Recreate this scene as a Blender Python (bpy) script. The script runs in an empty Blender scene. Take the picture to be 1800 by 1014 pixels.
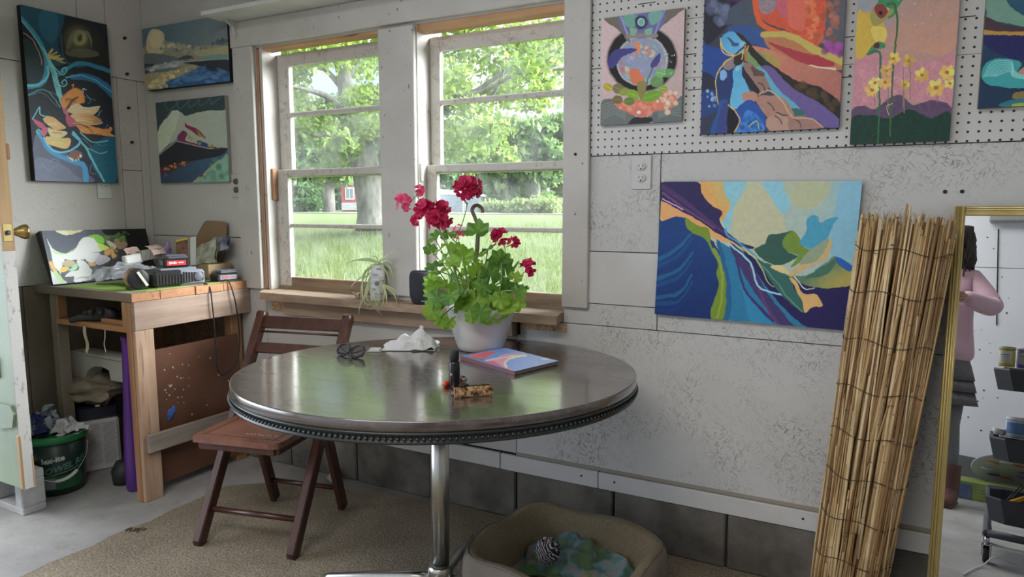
import bpy, bmesh, math, random
import numpy as np
from mathutils import Vector, Matrix

random.seed(7)
SC = bpy.context.scene
COL = SC.collection
PI = math.pi
V = Vector

# ---------------------------------------------------------------- camera model (also used to place things on known planes)
FPX = 1206.0
YAW, PITCH = 0.4825, 0.1201
CAM = V((3.3375, -2.325, 1.243))
_f = V((-math.sin(YAW) * math.cos(PITCH), math.cos(YAW) * math.cos(PITCH), -math.sin(PITCH)))
_r = V((math.cos(YAW), math.sin(YAW), 0))
_u = _r.cross(_f)


def ray(u, v):
    return _r * ((u - 900) / FPX) + _u * (-(v - 507) / FPX) + _f


def onX(u, v, x=0.0):
    d = ray(u, v)
    return CAM + d * ((x - CAM.x) / d.x)


def onY(u, v, y=0.0):
    d = ray(u, v)
    return CAM + d * ((y - CAM.y) / d.y)


def onZ(u, v, z=0.0):
    d = ray(u, v)
    return CAM + d * ((z - CAM.z) / d.z)


# ---------------------------------------------------------------- object helpers
def tag(o, label=None, cat=None, group=None, kind=None):
    if label:
        o['label'] = label
    if cat:
        o['category'] = cat
    if group:
        o['group'] = group
    if kind:
        o['kind'] = kind
    return o


def empty(name, loc=(0, 0, 0), label=None, cat=None, group=None, rot=None):
    o = bpy.data.objects.new(name, None)
    o.empty_display_size = .05
    COL.objects.link(o)
    o.location = loc
    if rot:
        o.rotation_euler = rot
    return tag(o, label, cat, group)


def copy_tree(o, parent=None):
    c = o.copy()
    COL.objects.link(c)
    if parent:
        c.parent = parent
    for ch in [x for x in COL.objects if x.parent == o]:
        copy_tree(ch, c)
    return c


class MB:
    """collects geometry; build() links it as one mesh object"""

    def __init__(s):
        s.v, s.f, s.mi, s.sm = [], [], [], []

    def add(s, verts, faces, mi=0, smooth=False):
        b = len(s.v)
        s.v += [tuple(p) for p in verts]
        for f in faces:
            s.f.append([b + i for i in f])
            s.mi.append(mi)
            s.sm.append(smooth)
        return s

    def box(s, c, size, rot=None, bev=0.0, mi=0):
        """axis-aligned (or rotated by a 3x3) box with chamfered edges"""
        hx, hy, hz = size[0] / 2, size[1] / 2, size[2] / 2
        b = min(bev, hx * .8, hy * .8, hz * .8)
        vs, fs = [], []
        if b <= 0:
            for z in (-1, 1):
                for y in (-1, 1):
                    for x in (-1, 1):
                        vs.append((x * hx, y * hy, z * hz))
            fs = [(0, 2, 3, 1), (4, 5, 7, 6), (0, 1, 5, 4), (2, 6, 7, 3), (0, 4, 6, 2), (1, 3, 7, 5)]
        else:
            idx = {}
            for z in (-1, 1):
                for y in (-1, 1):
                    for x in (-1, 1):
                        for a in range(3):
                            p = [x * (hx - b), y * (hy - b), z * (hz - b)]
                            p[a] = (x * hx, y * hy, z * hz)[a]
                            idx[(x, y, z, a)] = len(vs)
                            vs.append(p)
            g = idx.get
            S = (-1, 1)
            for q in S:
                fs.append([g((q, -1, -1, 0)), g((q, 1, -1, 0)), g((q, 1, 1, 0)), g((q, -1, 1, 0))][::q])
                fs.append([g((-1, q, -1, 1)), g((-1, q, 1, 1)), g((1, q, 1, 1)), g((1, q, -1, 1))][::q])
                fs.append([g((-1, -1, q, 2)), g((1, -1, q, 2)), g((1, 1, q, 2)), g((-1, 1, q, 2))][::q])
            for a in S:
                for c2 in S:
                    fs.append([g((a, c2, -1, 0)), g((a, c2, -1, 1)), g((a, c2, 1, 1)), g((a, c2, 1, 0))])
                    fs.append([g((a, -1, c2, 0)), g((a, 1, c2, 0)), g((a, 1, c2, 2)), g((a, -1, c2, 2))])
                    fs.append([g((-1, a, c2, 1)), g((-1, a, c2, 2)), g((1, a, c2, 2)), g((1, a, c2, 1))])
            for k in [(x, y, z) for x in S for y in S for z in S]:
                fs.append([g(k + (0,)), g(k + (1,)), g(k + (2,))])
        c = V(c)
        if rot is not None:
            vs = [c + rot @ V(p) for p in vs]
        else:
            vs = [c + V(p) for p in vs]
        return s.add(vs, fs, mi)

    def span(s, lo, hi, bev=0.0, mi=0):
        c = [(a + b) / 2 for a, b in zip(lo, hi)]
        return s.box(c, [abs(b - a) for a, b in zip(lo, hi)], None, bev, mi)

    def beam(s, p, q, w, t, up=(0, 0, 1), bev=0.0, mi=0):
        """rectangular bar from p to q: w along the side axis, t along 'up'"""
        p, q = V(p), V(q)
        d = q - p
        z = d.normalized()
        x = V(up).cross(z)
        if x.length < 1e-5:
            x = V((1, 0, 0)).cross(z)
        x.normalize()
        y = z.cross(x)
        R = Matrix((x, y, z)).transposed()
        return s.box((p + q) / 2, (w, t, d.length), R, bev, mi)

    def tube(s, pts, rad, seg=10, cap=True, mi=0, smooth=True, flat=1.0, up=None):
        pts = [V(p) for p in pts]
        n = len(pts)
        if not hasattr(rad, '__len__'):
            rad = [rad] * n
        T = []
        for i in range(n):
            a = pts[max(i - 1, 0)]
            b = pts[min(i + 1, n - 1)]
            d = (b - a)
            T.append(d.normalized() if d.length > 1e-9 else V((0, 0, 1)))
        u = V(up) if up else V((0, 0, 1))
        if abs(u.dot(T[0])) > .95:
            u = V((1, 0, 0))
        x = (u - T[0] * u.dot(T[0])).normalized()
        vs, fs = [], []
        for i in range(n):
            x = (x - T[i] * x.dot(T[i]))
            x = x.normalized() if x.length > 1e-9 else V((1, 0, 0))
            y = T[i].cross(x)
            for k in range(seg):
                a = 2 * PI * k / seg
                vs.append(pts[i] + (x * math.cos(a) + y * math.sin(a) * flat) * rad[i])
        for i in range(n - 1):
            for k in range(seg):
                k2 = (k + 1) % seg
                fs.append((i * seg + k, i * seg + k2, (i + 1) * seg + k2, (i + 1) * seg + k))
        if cap:
            fs.append(tuple(range(seg))[::-1])
            fs.append(tuple((n - 1) * seg + k for k in range(seg)))
        return s.add(vs, fs, mi, smooth)

    def lathe(s, prof, seg=32, c=(0, 0, 0), mi=0, smooth=True, sx=1.0, sy=1.0, R=None):
        """prof: list of (r, z)"""
        c = V(c)
        vs, fs = [], []
        for r, z in prof:
            for k in range(seg):
                a = 2 * PI * k / seg
                p = V((r * math.cos(a) * sx, r * math.sin(a) * sy, z))
                vs.append(c + (R @ p if R is not None else p))
        for i in range(len(prof) - 1):
            for k in range(seg):
                k2 = (k + 1) % seg
                fs.append((i * seg + k, i * seg + k2, (i + 1) * seg + k2, (i + 1) * seg + k))
        if prof[0][0] > 1e-6:
            fs.append(tuple(range(seg))[::-1])
        if prof[-1][0] > 1e-6:
            fs.append(tuple((len(prof) - 1) * seg + k for k in range(seg)))
        return s.add(vs, fs, mi, smooth)

    def prism(s, poly, t, O=(0, 0, 0), X=(1, 0, 0), Y=(0, 1, 0), mi=0, smooth=False):
        """2-D outline extruded by t along X x Y"""
        O, X, Y = V(O), V(X), V(Y)
        N = X.cross(Y).normalized()
        n = len(poly)
        vs = [O + X * a + Y * b for a, b in poly] + [O + X * a + Y * b + N * t for a, b in poly]
        fs = [tuple(range(n))[::-1], tuple(range(n, 2 * n))]
        for i in range(n):
            j = (i + 1) % n
            fs.append((i, j, n + j, n + i))
        return s.add(vs, fs, mi, smooth)

    def grid(s, fn, nu, nv, mi=0, smooth=True, closeu=False):
        vs = []
        for j in range(nv + 1):
            for i in range(nu + (0 if closeu else 1)):
                vs.append(fn(i / nu, j / nv))
        w = nu if closeu else nu + 1
        fs = []
        for j in range(nv):
            for i in range(nu):
                i2 = (i + 1) % w if closeu else i + 1
                fs.append((j * w + i, j * w + i2, (j + 1) * w + i2, (j + 1) * w + i))
        return s.add(vs, fs, mi, smooth)

    def sphere(s, c, r, seg=16, rings=10, mi=0, sc=(1, 1, 1)):
        prof = []
        for i in range(rings + 1):
            a = -PI / 2 + PI * i / rings
            prof.append((max(math.cos(a), 0) * r, math.sin(a) * r))
        c = V(c)
        vs, fs = [], []
        for q, z in prof:
            for k in range(seg):
                a = 2 * PI * k / seg
                vs.append(c + V((q * math.cos(a) * sc[0], q * math.sin(a) * sc[1], z * sc[2])))
        for i in range(rings):
            for k in range(seg):
                k2 = (k + 1) % seg
                fs.append((i * seg + k, i * seg + k2, (i + 1) * seg + k2, (i + 1) * seg + k))
        return s.add(vs, fs, mi, True)

    def build(s, name, mats, parent=None, loc=None, merge=False):
        me = bpy.data.meshes.new(name)
        o = (V(loc) if loc is not None else V((0, 0, 0)))
        vs = [(p[0] - o.x, p[1] - o.y, p[2] - o.z) for p in s.v] if loc is not None else s.v
        me.from_pydata(vs, [], s.f)
        if not isinstance(mats, (list, tuple)):
            mats = [mats]
        for m in mats:
            me.materials.append(m)
        me.polygons.foreach_set('material_index', s.mi)
        me.polygons.foreach_set('use_smooth', s.sm)
        if merge:
            bm = bmesh.new()
            bm.from_mesh(me)
            bmesh.ops.remove_doubles(bm, verts=bm.verts, dist=1e-5)
            bmesh.ops.recalc_face_normals(bm, faces=bm.faces)
            bm.to_mesh(me)
            bm.free()
        me.update()
        ob = bpy.data.objects.new(name, me)
        COL.objects.link(ob)
        if parent:
            ob.parent = parent
        if loc is not None:
            ob.location = o
        return ob


def crom(pts, n=8, closed=False):
    """Catmull-Rom through points (any dimension)"""
    P = [tuple(map(float, p)) for p in pts]
    m = len(P)
    out = []
    rng = range(m) if closed else range(m - 1)
    for i in rng:
        if closed:
            p0, p1, p2, p3 = P[(i - 1) % m], P[i], P[(i + 1) % m], P[(i + 2) % m]
        else:
            p0, p1, p2, p3 = P[max(i - 1, 0)], P[i], P[i + 1], P[min(i + 2, m - 1)]
        for k in range(n):
            t = k / n
            out.append(tuple(.5 * ((2 * b) + (-a + c) * t + (2 * a - 5 * b + 4 * c - d) * t * t + (-a + 3 * b - 3 * c + d) * t ** 3)
                             for a, b, c, d in zip(p0, p1, p2, p3)))
    if not closed:
        out.append(P[-1])
    return out


def rotz(a):
    return Matrix.Rotation(a, 3, 'Z')


def frame(x, y):
    x = V(x).normalized()
    z = x.cross(V(y)).normalized()
    y = z.cross(x)
    return Matrix((x, y, z)).transposed()


def text_mesh(txt, size, fn, name, m, parent=None, bold=0.0, align='CENTER', sx=1.0, shear=0.0):
    """lettering as a mesh; fn maps flat (x, y, depth) to space"""
    cu = bpy.data.curves.new(name, 'FONT')
    cu.body = txt
    cu.size = size
    cu.align_x = align
    cu.align_y = 'CENTER'
    cu.offset = bold
    cu.shear = shear
    cu.resolution_u = 2
    tmp = bpy.data.objects.new(name + '_tmp', cu)
    COL.objects.link(tmp)
    dg = bpy.context.evaluated_depsgraph_get()
    me = bpy.data.meshes.new_from_object(tmp.evaluated_get(dg))
    bpy.data.objects.remove(tmp)
    bpy.data.curves.remove(cu)
    bm = bmesh.new()
    bm.from_mesh(me)
    bmesh.ops.remove_doubles(bm, verts=bm.verts, dist=1e-6)
    bmesh.ops.triangulate(bm, faces=bm.faces)
    for v in bm.verts:
        v.co = fn(v.co.x * sx, v.co.y, 0.0)
    bm.to_mesh(me)
    bm.free()
    me.materials.clear()
    me.materials.append(m)
    o = bpy.data.objects.new(name, me)
    COL.objects.link(o)
    if parent:
        o.parent = parent
        if parent.type == 'EMPTY':
            o.matrix_parent_inverse = parent.matrix_basis.inverted()
    return o


def skin_mesh(name, verts, edges, radii, mats, parent=None, sub=2, root=0):
    me = bpy.data.meshes.new(name + '_sk')
    me.from_pydata([tuple(v) for v in verts], edges, [])
    ob = bpy.data.objects.new(name + '_sk', me)
    COL.objects.link(ob)
    mod = ob.modifiers.new('s', 'SKIN')
    mod.use_smooth_shade = True
    sv = me.skin_vertices[0].data
    for i, r in enumerate(radii):
        rr = r if hasattr(r, '__len__') else (r, r)
        sv[i].radius = rr
        sv[i].use_root = (i == root)
    ss = ob.modifiers.new('b', 'SUBSURF')
    ss.levels = sub
    ss.render_levels = sub
    dg = bpy.context.evaluated_depsgraph_get()
    m2 = bpy.data.meshes.new_from_object(ob.evaluated_get(dg))
    bpy.data.objects.remove(ob)
    m2.materials.clear()
    for m in (mats if isinstance(mats, (list, tuple)) else [mats]):
        m2.materials.append(m)
    m2.polygons.foreach_set('use_smooth', [True] * len(m2.polygons))
    o = bpy.data.objects.new(name, m2)
    COL.objects.link(o)
    if parent:
        o.parent = parent
    return o


# ---------------------------------------------------------------- materials
def lin(c):
    def g(x):
        x = x / 255.0
        return x / 12.92 if x <= .04045 else ((x + .055) / 1.055) ** 2.4
    return tuple(g(x) for x in c)


class NT:
    def __init__(s, name):
        s.m = bpy.data.materials.new(name)
        s.m.use_nodes = True
        s.t = s.m.node_tree
        s.b = s.t.nodes['Principled BSDF']
        s.tc = None

    def n(s, kind, **kw):
        nd = s.t.nodes.new(kind)
        for k, val in kw.items():
            setattr(nd, k, val)
        return nd

    def l(s, a, b):
        s.t.links.new(a, b)

    def set(s, **kw):
        for k, val in kw.items():
            s.b.inputs[k.replace('_', ' ')].default_value = val
        return s

    def co(s, scale=(1, 1, 1), rot=(0, 0, 0), space='Object'):
        if s.tc is None:
            s.tc = s.n('ShaderNodeTexCoord')
        mp = s.n('ShaderNodeMapping')
        mp.inputs['Scale'].default_value = scale
        mp.inputs['Rotation'].default_value = rot
        s.l(s.tc.outputs[space], mp.inputs['Vector'])
        return mp.outputs['Vector']

    def noise(s, vec, scale=5.0, detail=4.0, rough=.55, dist=0.0):
        nd = s.n('ShaderNodeTexNoise')
        nd.inputs['Scale'].default_value = scale
        nd.inputs['Detail'].default_value = detail
        nd.inputs['Roughness'].default_value = rough
        nd.inputs['Distortion'].default_value = dist
        s.l(vec, nd.inputs['Vector'])
        return nd.outputs['Fac']

    def ramp(s, fac, stops, interp='LINEAR'):
        r = s.n('ShaderNodeValToRGB')
        r.color_ramp.interpolation = interp
        e = r.color_ramp.elements
        while len(e) < len(stops):
            e.new(.5)
        for el, (p, c) in zip(e, stops):
            el.position = p
            el.color = (c, c, c, 1) if not hasattr(c, '__len__') else tuple(c) + (1,)
        s.l(fac, r.inputs['Fac'])
        return r.outputs['Color']

    def mix(s, fac, a, b, mode='MIX'):
        mx = s.n('ShaderNodeMix', data_type='RGBA', blend_type=mode)
        for sock, val in ((mx.inputs[0], fac), (mx.inputs[6], a), (mx.inputs[7], b)):
            if hasattr(val, 'default_value') or hasattr(val, 'is_linked'):
                s.l(val, sock)
            elif hasattr(val, '__len__'):
                sock.default_value = tuple(val) + (1,)
            else:
                sock.default_value = val
        return mx.outputs[2]

    def math(s, op, a, b=0.0, c=0.0):
        nd = s.n('ShaderNodeMath', operation=op)
        for sock, val in zip(nd.inputs, (a, b, c)):
            if hasattr(val, 'is_linked'):
                s.l(val, sock)
            else:
                sock.default_value = val
        return nd.outputs[0]

    def base(s, out):
        s.l(out, s.b.inputs['Base Color'])
        return s

    def bump(s, h, strength=.3, dist=.01):
        b = s.n('ShaderNodeBump')
        b.inputs['Strength'].default_value = strength
        b.inputs['Distance'].default_value = dist
        s.l(h, b.inputs['Height'])
        s.l(b.outputs['Normal'], s.b.inputs['Normal'])
        return s


def plain(name, c, rough=.5, metal=0.0, c2=None, ns=20.0, lo=.35, hi=.65, bump=0.0, bs=None, sc=(1, 1, 1), spec=None, **kw):
    t = NT(name)
    t.set(Base_Color=tuple(c) + (1,), Roughness=rough, Metallic=metal)
    if spec is not None:
        t.b.inputs['Specular IOR Level'].default_value = spec
    for k, val in kw.items():
        t.b.inputs[k.replace('_', ' ')].default_value = val
    if c2 is not None:
        f = t.noise(t.co(sc), ns)
        t.base(t.ramp(f, [(lo, c), (hi, c2)]))
    if bump:
        f2 = t.noise(t.co(sc), bs or ns, 5)
        t.bump(f2, bump, .004)
    return t.m


def wood(name, c1, c2, along=0, scale=40.0, rough=.55, dark=None, bump=.25, stretch=14.0, spec=None, coat=0.0):
    """grain runs along the given object axis"""
    t = NT(name)
    sc = [1.0, 1.0, 1.0]
    sc[along] = 1.0 / stretch
    v = t.co(tuple(sc))
    g = t.noise(v, scale, 6, .6, .6)
    col = t.ramp(g, [(.3, c1), (.7, c2)])
    if dark is not None:
        g2 = t.noise(v, scale * 2.7, 3, .5, .2)
        col = t.mix(t.ramp(g2, [(.60, 0.0), (.70, 1.0)]), col, dark)
    big = t.noise(t.co(), 5.0, 2)
    col = t.mix(.35, col, t.ramp(big, [(.3, .45), (.7, 1.0)]), 'MULTIPLY')
    t.base(col)
    t.set(Roughness=rough)
    if spec is not None:
        t.b.inputs['Specular IOR Level'].default_value = spec
    if coat:
        t.b.inputs['Coat Weight'].default_value = coat
    t.bump(g, bump, .003)
    return t.m


def osb_white(name, base, scratch=.5, dirt=(.20, .18, .155), dens=.60, seed=0.0):
    """painted strand board: small dark slivers where the strands part"""
    t = NT(name)
    tot = None
    for k, (ang, off) in enumerate(((.25, 0), (.8, 5.5), (1.3, 3.1), (2.2, 7.7), (2.75, 11.3))):
        mp = t.n('ShaderNodeMapping')
        if t.tc is None:
            t.tc = t.n('ShaderNodeTexCoord')
        # works on walls facing y or x: use (x+y, z)
        mp.inputs['Location'].default_value = (off + seed, off, off)
        mp.inputs['Rotation'].default_value = (0, ang, 0)
        m2 = t.n('ShaderNodeMapping')
        m2.inputs['Scale'].default_value = (34, 34, 270)
        sep = t.n('ShaderNodeSeparateXYZ')
        t.l(t.tc.outputs['Object'], sep.inputs[0])
        cmb = t.n('ShaderNodeCombineXYZ')
        t.l(t.math('ADD', sep.outputs['X'], sep.outputs['Y']), cmb.inputs['X'])
        t.l(sep.outputs['Z'], cmb.inputs['Z'])
        t.l(cmb.outputs[0], mp.inputs['Vector'])
        t.l(mp.outputs['Vector'], m2.inputs['Vector'])
        f = t.noise(m2.outputs['Vector'], 1.0, 2.0, .4, 0.0)
        s1 = t.ramp(f, [(dens + .065, 0.0), (dens + .085, 1.0)])
        tot = s1 if tot is None else t.math('MAXIMUM', tot, s1)
    msk = t.ramp(t.noise(t.co(), 3.5, 3), [(.44, .05), (.62, 1.0)])
    amt = t.math('MULTIPLY', t.math('MULTIPLY', tot, msk), scratch)
    big = t.ramp(t.noise(t.co(), 2.2, 4), [(.3, tuple(b * .90 for b in base)), (.7, base)])
    sp = t.ramp(t.noise(t.co(), 55.0, 3, .6), [(.66, 0.0), (.72, .5)])
    col = t.mix(amt, big, dirt)
    col = t.mix(sp, col, tuple(d * 1.2 for d in dirt))
    t.base(col)
    t.set(Roughness=.7)
    h = t.math('SUBTRACT', t.noise(t.co(), 60.0, 4), tot)
    t.bump(h, .25, .002)
    return t.m


def glass(name, tint=(1, 1, 1), dirt=.06, rough=.0):
    t = NT(name)
    tr = t.n('ShaderNodeBsdfTransparent')
    tr.inputs['Color'].default_value = tuple(tint) + (1,)
    gl = t.n('ShaderNodeBsdfGlossy')
    gl.inputs['Roughness'].default_value = rough
    fr = t.n('ShaderNodeFresnel')
    fr.inputs['IOR'].default_value = 1.45
    mx = t.n('ShaderNodeMixShader')
    t.l(fr.outputs[0], mx.inputs[0])
    t.l(tr.outputs[0], mx.inputs[1])
    t.l(gl.outputs[0], mx.inputs[2])
    out = t.t.nodes['Material Output']
    if dirt:
        df = t.n('ShaderNodeBsdfTranslucent')
        df.inputs['Color'].default_value = (.8, .84, .84, 1)
        m2 = t.n('ShaderNodeMixShader')
        nz = t.noise(t.co(), 7.0, 5, .65)
        t.l(t.ramp(nz, [(.35, dirt * .3), (.75, dirt * 2)]), m2.inputs[0])
        t.l(mx.outputs[0], m2.inputs[1])
        t.l(df.outputs[0], m2.inputs[2])
        t.l(m2.outputs[0], out.inputs['Surface'])
    else:
        t.l(mx.outputs[0], out.inputs['Surface'])
    return t.m


def leafmat(name, c1, c2, ns=9.0, trans=.5, rough=.5, attr=None):
    t = NT(name)
    f = t.noise(t.co(), ns, 3)
    col = t.ramp(f, [(.35, c1), (.65, c2)])
    t.base(col)
    t.set(Roughness=rough)
    tl = t.n('ShaderNodeBsdfTranslucent')
    t.l(t.mix(.5, col, tuple(min(1, c * 1.7) for c in c2)), tl.inputs['Color'])
    mx = t.n('ShaderNodeMixShader')
    mx.inputs[0].default_value = trans
    t.l(t.b.outputs[0], mx.inputs[1])
    t.l(tl.outputs[0], mx.inputs[2])
    t.l(mx.outputs[0], t.t.nodes['Material Output'].inputs['Surface'])
    return t.m

SKY, SUN, DOOR, FILL, GLOW, EXPO = 1.15, 0.8, 95.0, 42.0, 24.0, 0.12
# ================================================================ MATERIALS
WHITE = (.66, .65, .63)
m_osb = osb_white('painted_strand_board', (.64, .635, .62), .80, dens=.583)
m_osb2 = osb_white('painted_strand_board_smooth', (.56, .54, .51), .35, dens=.61, seed=9.0)
m_panel = plain('painted_hardboard', (.66, .655, .64), .55, c2=(.60, .59, .57), ns=6, bump=.05, bs=80)
m_leftwall = osb_white('painted_left_boards', (.60, .57, .54), .4, (.30, .25, .2), dens=.60, seed=4.0)
m_trimw = NT('worn_white_paint')
_v = m_trimw.co()
_pe = m_trimw.ramp(m_trimw.noise(_v, 22, 5, .7), [(.68, 0.0), (.70, 1.0)])
_sp = m_trimw.ramp(m_trimw.noise(m_trimw.co((1, 1, .5)), 70, 2, .5), [(.71, 0.0), (.74, 1.0)])
_c = m_trimw.ramp(m_trimw.noise(_v, 4, 3), [(.3, (.50, .475, .435)), (.7, (.585, .57, .54))])
_c = m_trimw.mix(m_trimw.math('MULTIPLY', _pe, .75), _c, (.36, .27, .19))
m_trimw.base(m_trimw.mix(m_trimw.math('MULTIPLY', _sp, .8), _c, (.10, .07, .05)))
m_trimw.set(Roughness=.5).bump(m_trimw.noise(_v, 40, 4), .15, .002)
m_trimw = m_trimw.m
m_sash = NT('peeling_sash_paint')
_v = m_sash.co((1, 1, 1))
_pe = m_sash.ramp(m_sash.noise(_v, 38, 6, .8), [(.53, 0.0), (.66, .85)])
_wd = m_sash.ramp(m_sash.noise(m_sash.co((.15, 1, 1)), 60, 4), [(.3, (.24, .18, .125)), (.7, (.44, .37, .29))])
m_sash.base(m_sash.mix(_pe, (.60, .58, .54), _wd))
m_sash.set(Roughness=.6).bump(_pe, .3, .002)
m_sash = m_sash.m
m_dark = plain('dark_gap', (.03, .025, .02), .9)
m_pine_raw = wood('raw_orange_pine', (.50, .27, .12), (.62, .38, .20), 0, 30, .6, dark=(.28, .13, .05))
m_pine_z = wood('raw_jamb_pine', (.36, .17, .09), (.50, .27, .16), 2, 30, .6)
m_sill = wood('rough_sawn_sill', (.30, .20, .135), (.48, .36, .26), 0, 55, .75, bump=.5, stretch=6)
m_apron = wood('grey_pine_board', (.34, .235, .16), (.44, .32, .23), 0, 25, .7, dark=(.25, .15, .09))
m_rot = wood('weathered_bottom_rail', (.22, .14, .085), (.42, .31, .21), 0, 34, .75, bump=.5, stretch=9)
m_block = plain('concrete_block', (.10, .093, .08), .9, c2=(.205, .19, .165), ns=7, bump=.5, bs=90)
m_conc = NT('concrete_floor')
_v = m_conc.co()
_a = m_conc.ramp(m_conc.noise(_v, 3.0, 6, .6), [(.3, (.26, .25, .235)), (.7, (.42, .415, .41))])
_b = m_conc.ramp(m_conc.noise(_v, 14, 5, .7), [(.55, 0.0), (.75, .6)])
m_conc.base(m_conc.mix(_b, _a, (.22, .195, .16)))
m_conc.set(Roughness=.75).bump(m_conc.noise(_v, 60, 5), .3, .004)
m_conc = m_conc.m
m_graywall = plain('bare_grey_boards', (.17, .13, .10), .85, c2=(.28, .23, .185), ns=5, bump=.4, bs=40, sc=(1, 1, .35))
m_ceil = plain('ceiling_paint', (.62, .61, .59), .8)
m_glass = glass('window_glass', (.97, 1, .98), .06)


def osb_raw(name, a, b, c):
    t = NT(name)
    v = t.co((1, 1, 1))
    n1 = t.noise(v, 34, 3, .5, 2.5)
    n2 = t.noise(v, 22, 2, .5, 1.5)
    col = t.ramp(n1, [(.36, a), (.5, b), (.62, c)])
    t.base(t.mix(t.ramp(n2, [(.62, 0.0), (.68, .6)]), col, tuple(x * .35 for x in a)))
    t.set(Roughness=.7)
    return t.m


m_osbraw = osb_raw('raw_strand_board', (.40, .21, .11), (.54, .33, .19), (.66, .46, .29))
m_osbdark = osb_raw('dark_strand_board', (.16, .085, .045), (.22, .125, .07), (.28, .17, .10))

# ================================================================ ROOM SHELL
RX, RY, RZ = 5.0, -3.65, 2.6

b = MB()
b.span((-3.5, RY - .3, -.3), (RX + .12, 0.12, 0))
tag(b.build('floor', m_conc), kind='structure')
b = MB()
b.span((-.12, RY - .12, RZ), (RX + .12, .14, RZ + .1))
tag(b.build('ceiling', m_ceil), kind='structure')

# --- window wall: boards over a dark backing, with the double window opening
wall = empty('wall_back')
tag(wall, kind='structure')
g = .0015
b = MB()


def panel(x0, x1, z0, z1, mi=0, y=0.0, bev=.001):
    b.span((x0 + g, y, z0 + g), (x1 - g, .013, z1 - g), bev, mi)


panel(-.01, .80, 1.09, 2.6, 2)
panel(-.01, .80, .20, 1.09, 2)
panel(.80, 2.335, 1.955, 2.6, 2)
panel(.80, 2.14, .27, .835, 2)
panel(2.335, 2.69, .89, 1.08, 1, -.002)
panel(2.335, 2.69, .81, .89, 0)
panel(2.69, 5.0, .81, 1.418, 0)
panel(2.335, 2.69, 1.08, 1.418, 0)
panel(2.335, 5.0, 1.418, 2.6, 0)
panel(2.14, 3.46, .27, .81, 0)
panel(3.46, 5.0, .27, .81, 0)
panel(2.14, 2.335, .81, .8345, 0)
# backing and studs round the opening
b.span((-.12, .013, .2), (.795, .12, 2.6), mi=3)
b.span((2.42, .013, .2), (5.12, .12, 2.6), mi=3)
b.span((.795, .013, 1.965), (2.42, .12, 2.6), mi=3)
b.span((.795, .013, .2), (2.42, .12, .83), mi=3)
o = b.build('wall_boards', [m_osb, m_panel, m_osb2, m_dark], wall)
tag(o, kind='structure')
b = MB()
xj = 2.951 - .406 * 8
while xj < 5.1:
    b.span((max(xj + .004, -.1), -.004, 0), (min(xj + .402, 5.1), .11, .199), .006)
    xj += .406
b.span((-.1, .008, 0), (5.1, .115, .2), mi=1)
b.build('foundation_blocks', [m_block, m_dark], wall)
b = MB()
b.span((.70, -.012, .200), (2.07, .004, .264), .002)
b.span((2.074, -.012, .199), (2.955 - .47, .004, .263), .002)
b.span((2.488, -.012, .199), (5.0, .004, .262), .002)
for x in (1.62, 1.66, 2.42, 2.55, 3.19, 3.6):
    b.lathe([(.004, 0), (.004, .001)], 8, (x, -.0125, .236), mi=1, R=Matrix.Rotation(PI / 2, 3, 'X'))
bb = b.build('baseboard_back', [m_panel, m_dark])
tag(bb, kind='structure')
b = MB()
b.span((2.14, -.003, .264), (5.0, .004, .277), .001)
tag(b.build('ledge_shade_strip', plain('ledge_shade', (.33, .29, .24), .8)), kind='structure')  # brown strip along the baseboard top, the ledge's shadow put into its colour

# --- left wall with the open doorway
DY0, DY1 = -1.035, -3.58
lw = empty('wall_left')
tag(lw, kind='structure')
b = MB()


def lpanel(y0, y1, z0, z1, mi=0):
    b.span((-.013, y0 + g, z0 + g), (0, y1 - g, z1 - g), .001, mi)


lpanel(-.185, 0, 1.868, 2.6)
lpanel(-.32, -.185, 1.868, 2.6)
lpanel(-1.0, -.32, 1.868, 2.6)
lpanel(-1.0, -.15, .885, 1.868)
lpanel(-.15, -.045, 1.42, 1.868)
lpanel(-.15, -.045, .885, 1.42)
lpanel(-.045, 0, .885, 1.868)
lpanel(-1.0, -.65, 0, .885, 1)
lpanel(-.65, 0, 0, .885, 1)
lpanel(DY0, -1.0, 0, 2.6)
lpanel(RY, DY1, 0, 2.6)
b.span((-.013, DY1 + g, 2.12), (0, DY0 - g, 2.6))
b.span((-.12, RY, 0), (-.013, DY1, 2.6), mi=2)
b.span((-.12, DY1, 2.12), (-.013, DY0, 2.6), mi=2)
b.span((-.12, DY0, 0), (-.013, .013, 2.6), mi=2)
o = b.build('wall_boards', [m_leftwall, m_graywall, m_dark], lw)
b = MB()
b.span((0, -.80, .885), (.018, -.672, 2.3), .003)
tag(b.build('trim_2', m_trimw), kind='structure')
b = MB()
b.span((-.12, DY1, 0), (0.0, DY0, .19), .01)
tag(b.build('trim_3', plain('door_sill_concrete', (.5, .49, .48), .8, c2=(.4, .39, .38), ns=12)), kind='structure')

# --- walls behind the camera (seen in the mirror)
m_rear = plain('rear_wall_paint', (.76, .79, .84), .55, c2=(.72, .75, .80), ns=4)
rw = empty('wall_front')
tag(rw, kind='structure')
b = MB()
b.span((-.12, RY - .10, 0), (RX + .12, RY, 1.562), .001)
b.span((-.12, RY - .10, 1.566), (RX + .12, RY, 2.6), .001)
b.span((-.12, RY - .12, 0), (RX + .12, RY - .02, 2.6), mi=1)
b.build('wall_boards', [m_rear, m_dark], rw)
b = MB()
for (x, z, r) in [(3.70, 1.25, .006), (3.56, 1.78, .005), (3.60, 1.70, .004), (3.56, .98, .005), (3.60, .70, .006), (3.57, .62, .005), (3.66, 1.5, .004), (3.68, .66, .004), (3.52, .5, .005), (3.60, .42, .006)]:
    b.lathe([(r, 0), (r * .6, .002)], 7, (x, RY + .001, z), R=Matrix.Rotation(-PI / 2, 3, 'X'))
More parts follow.
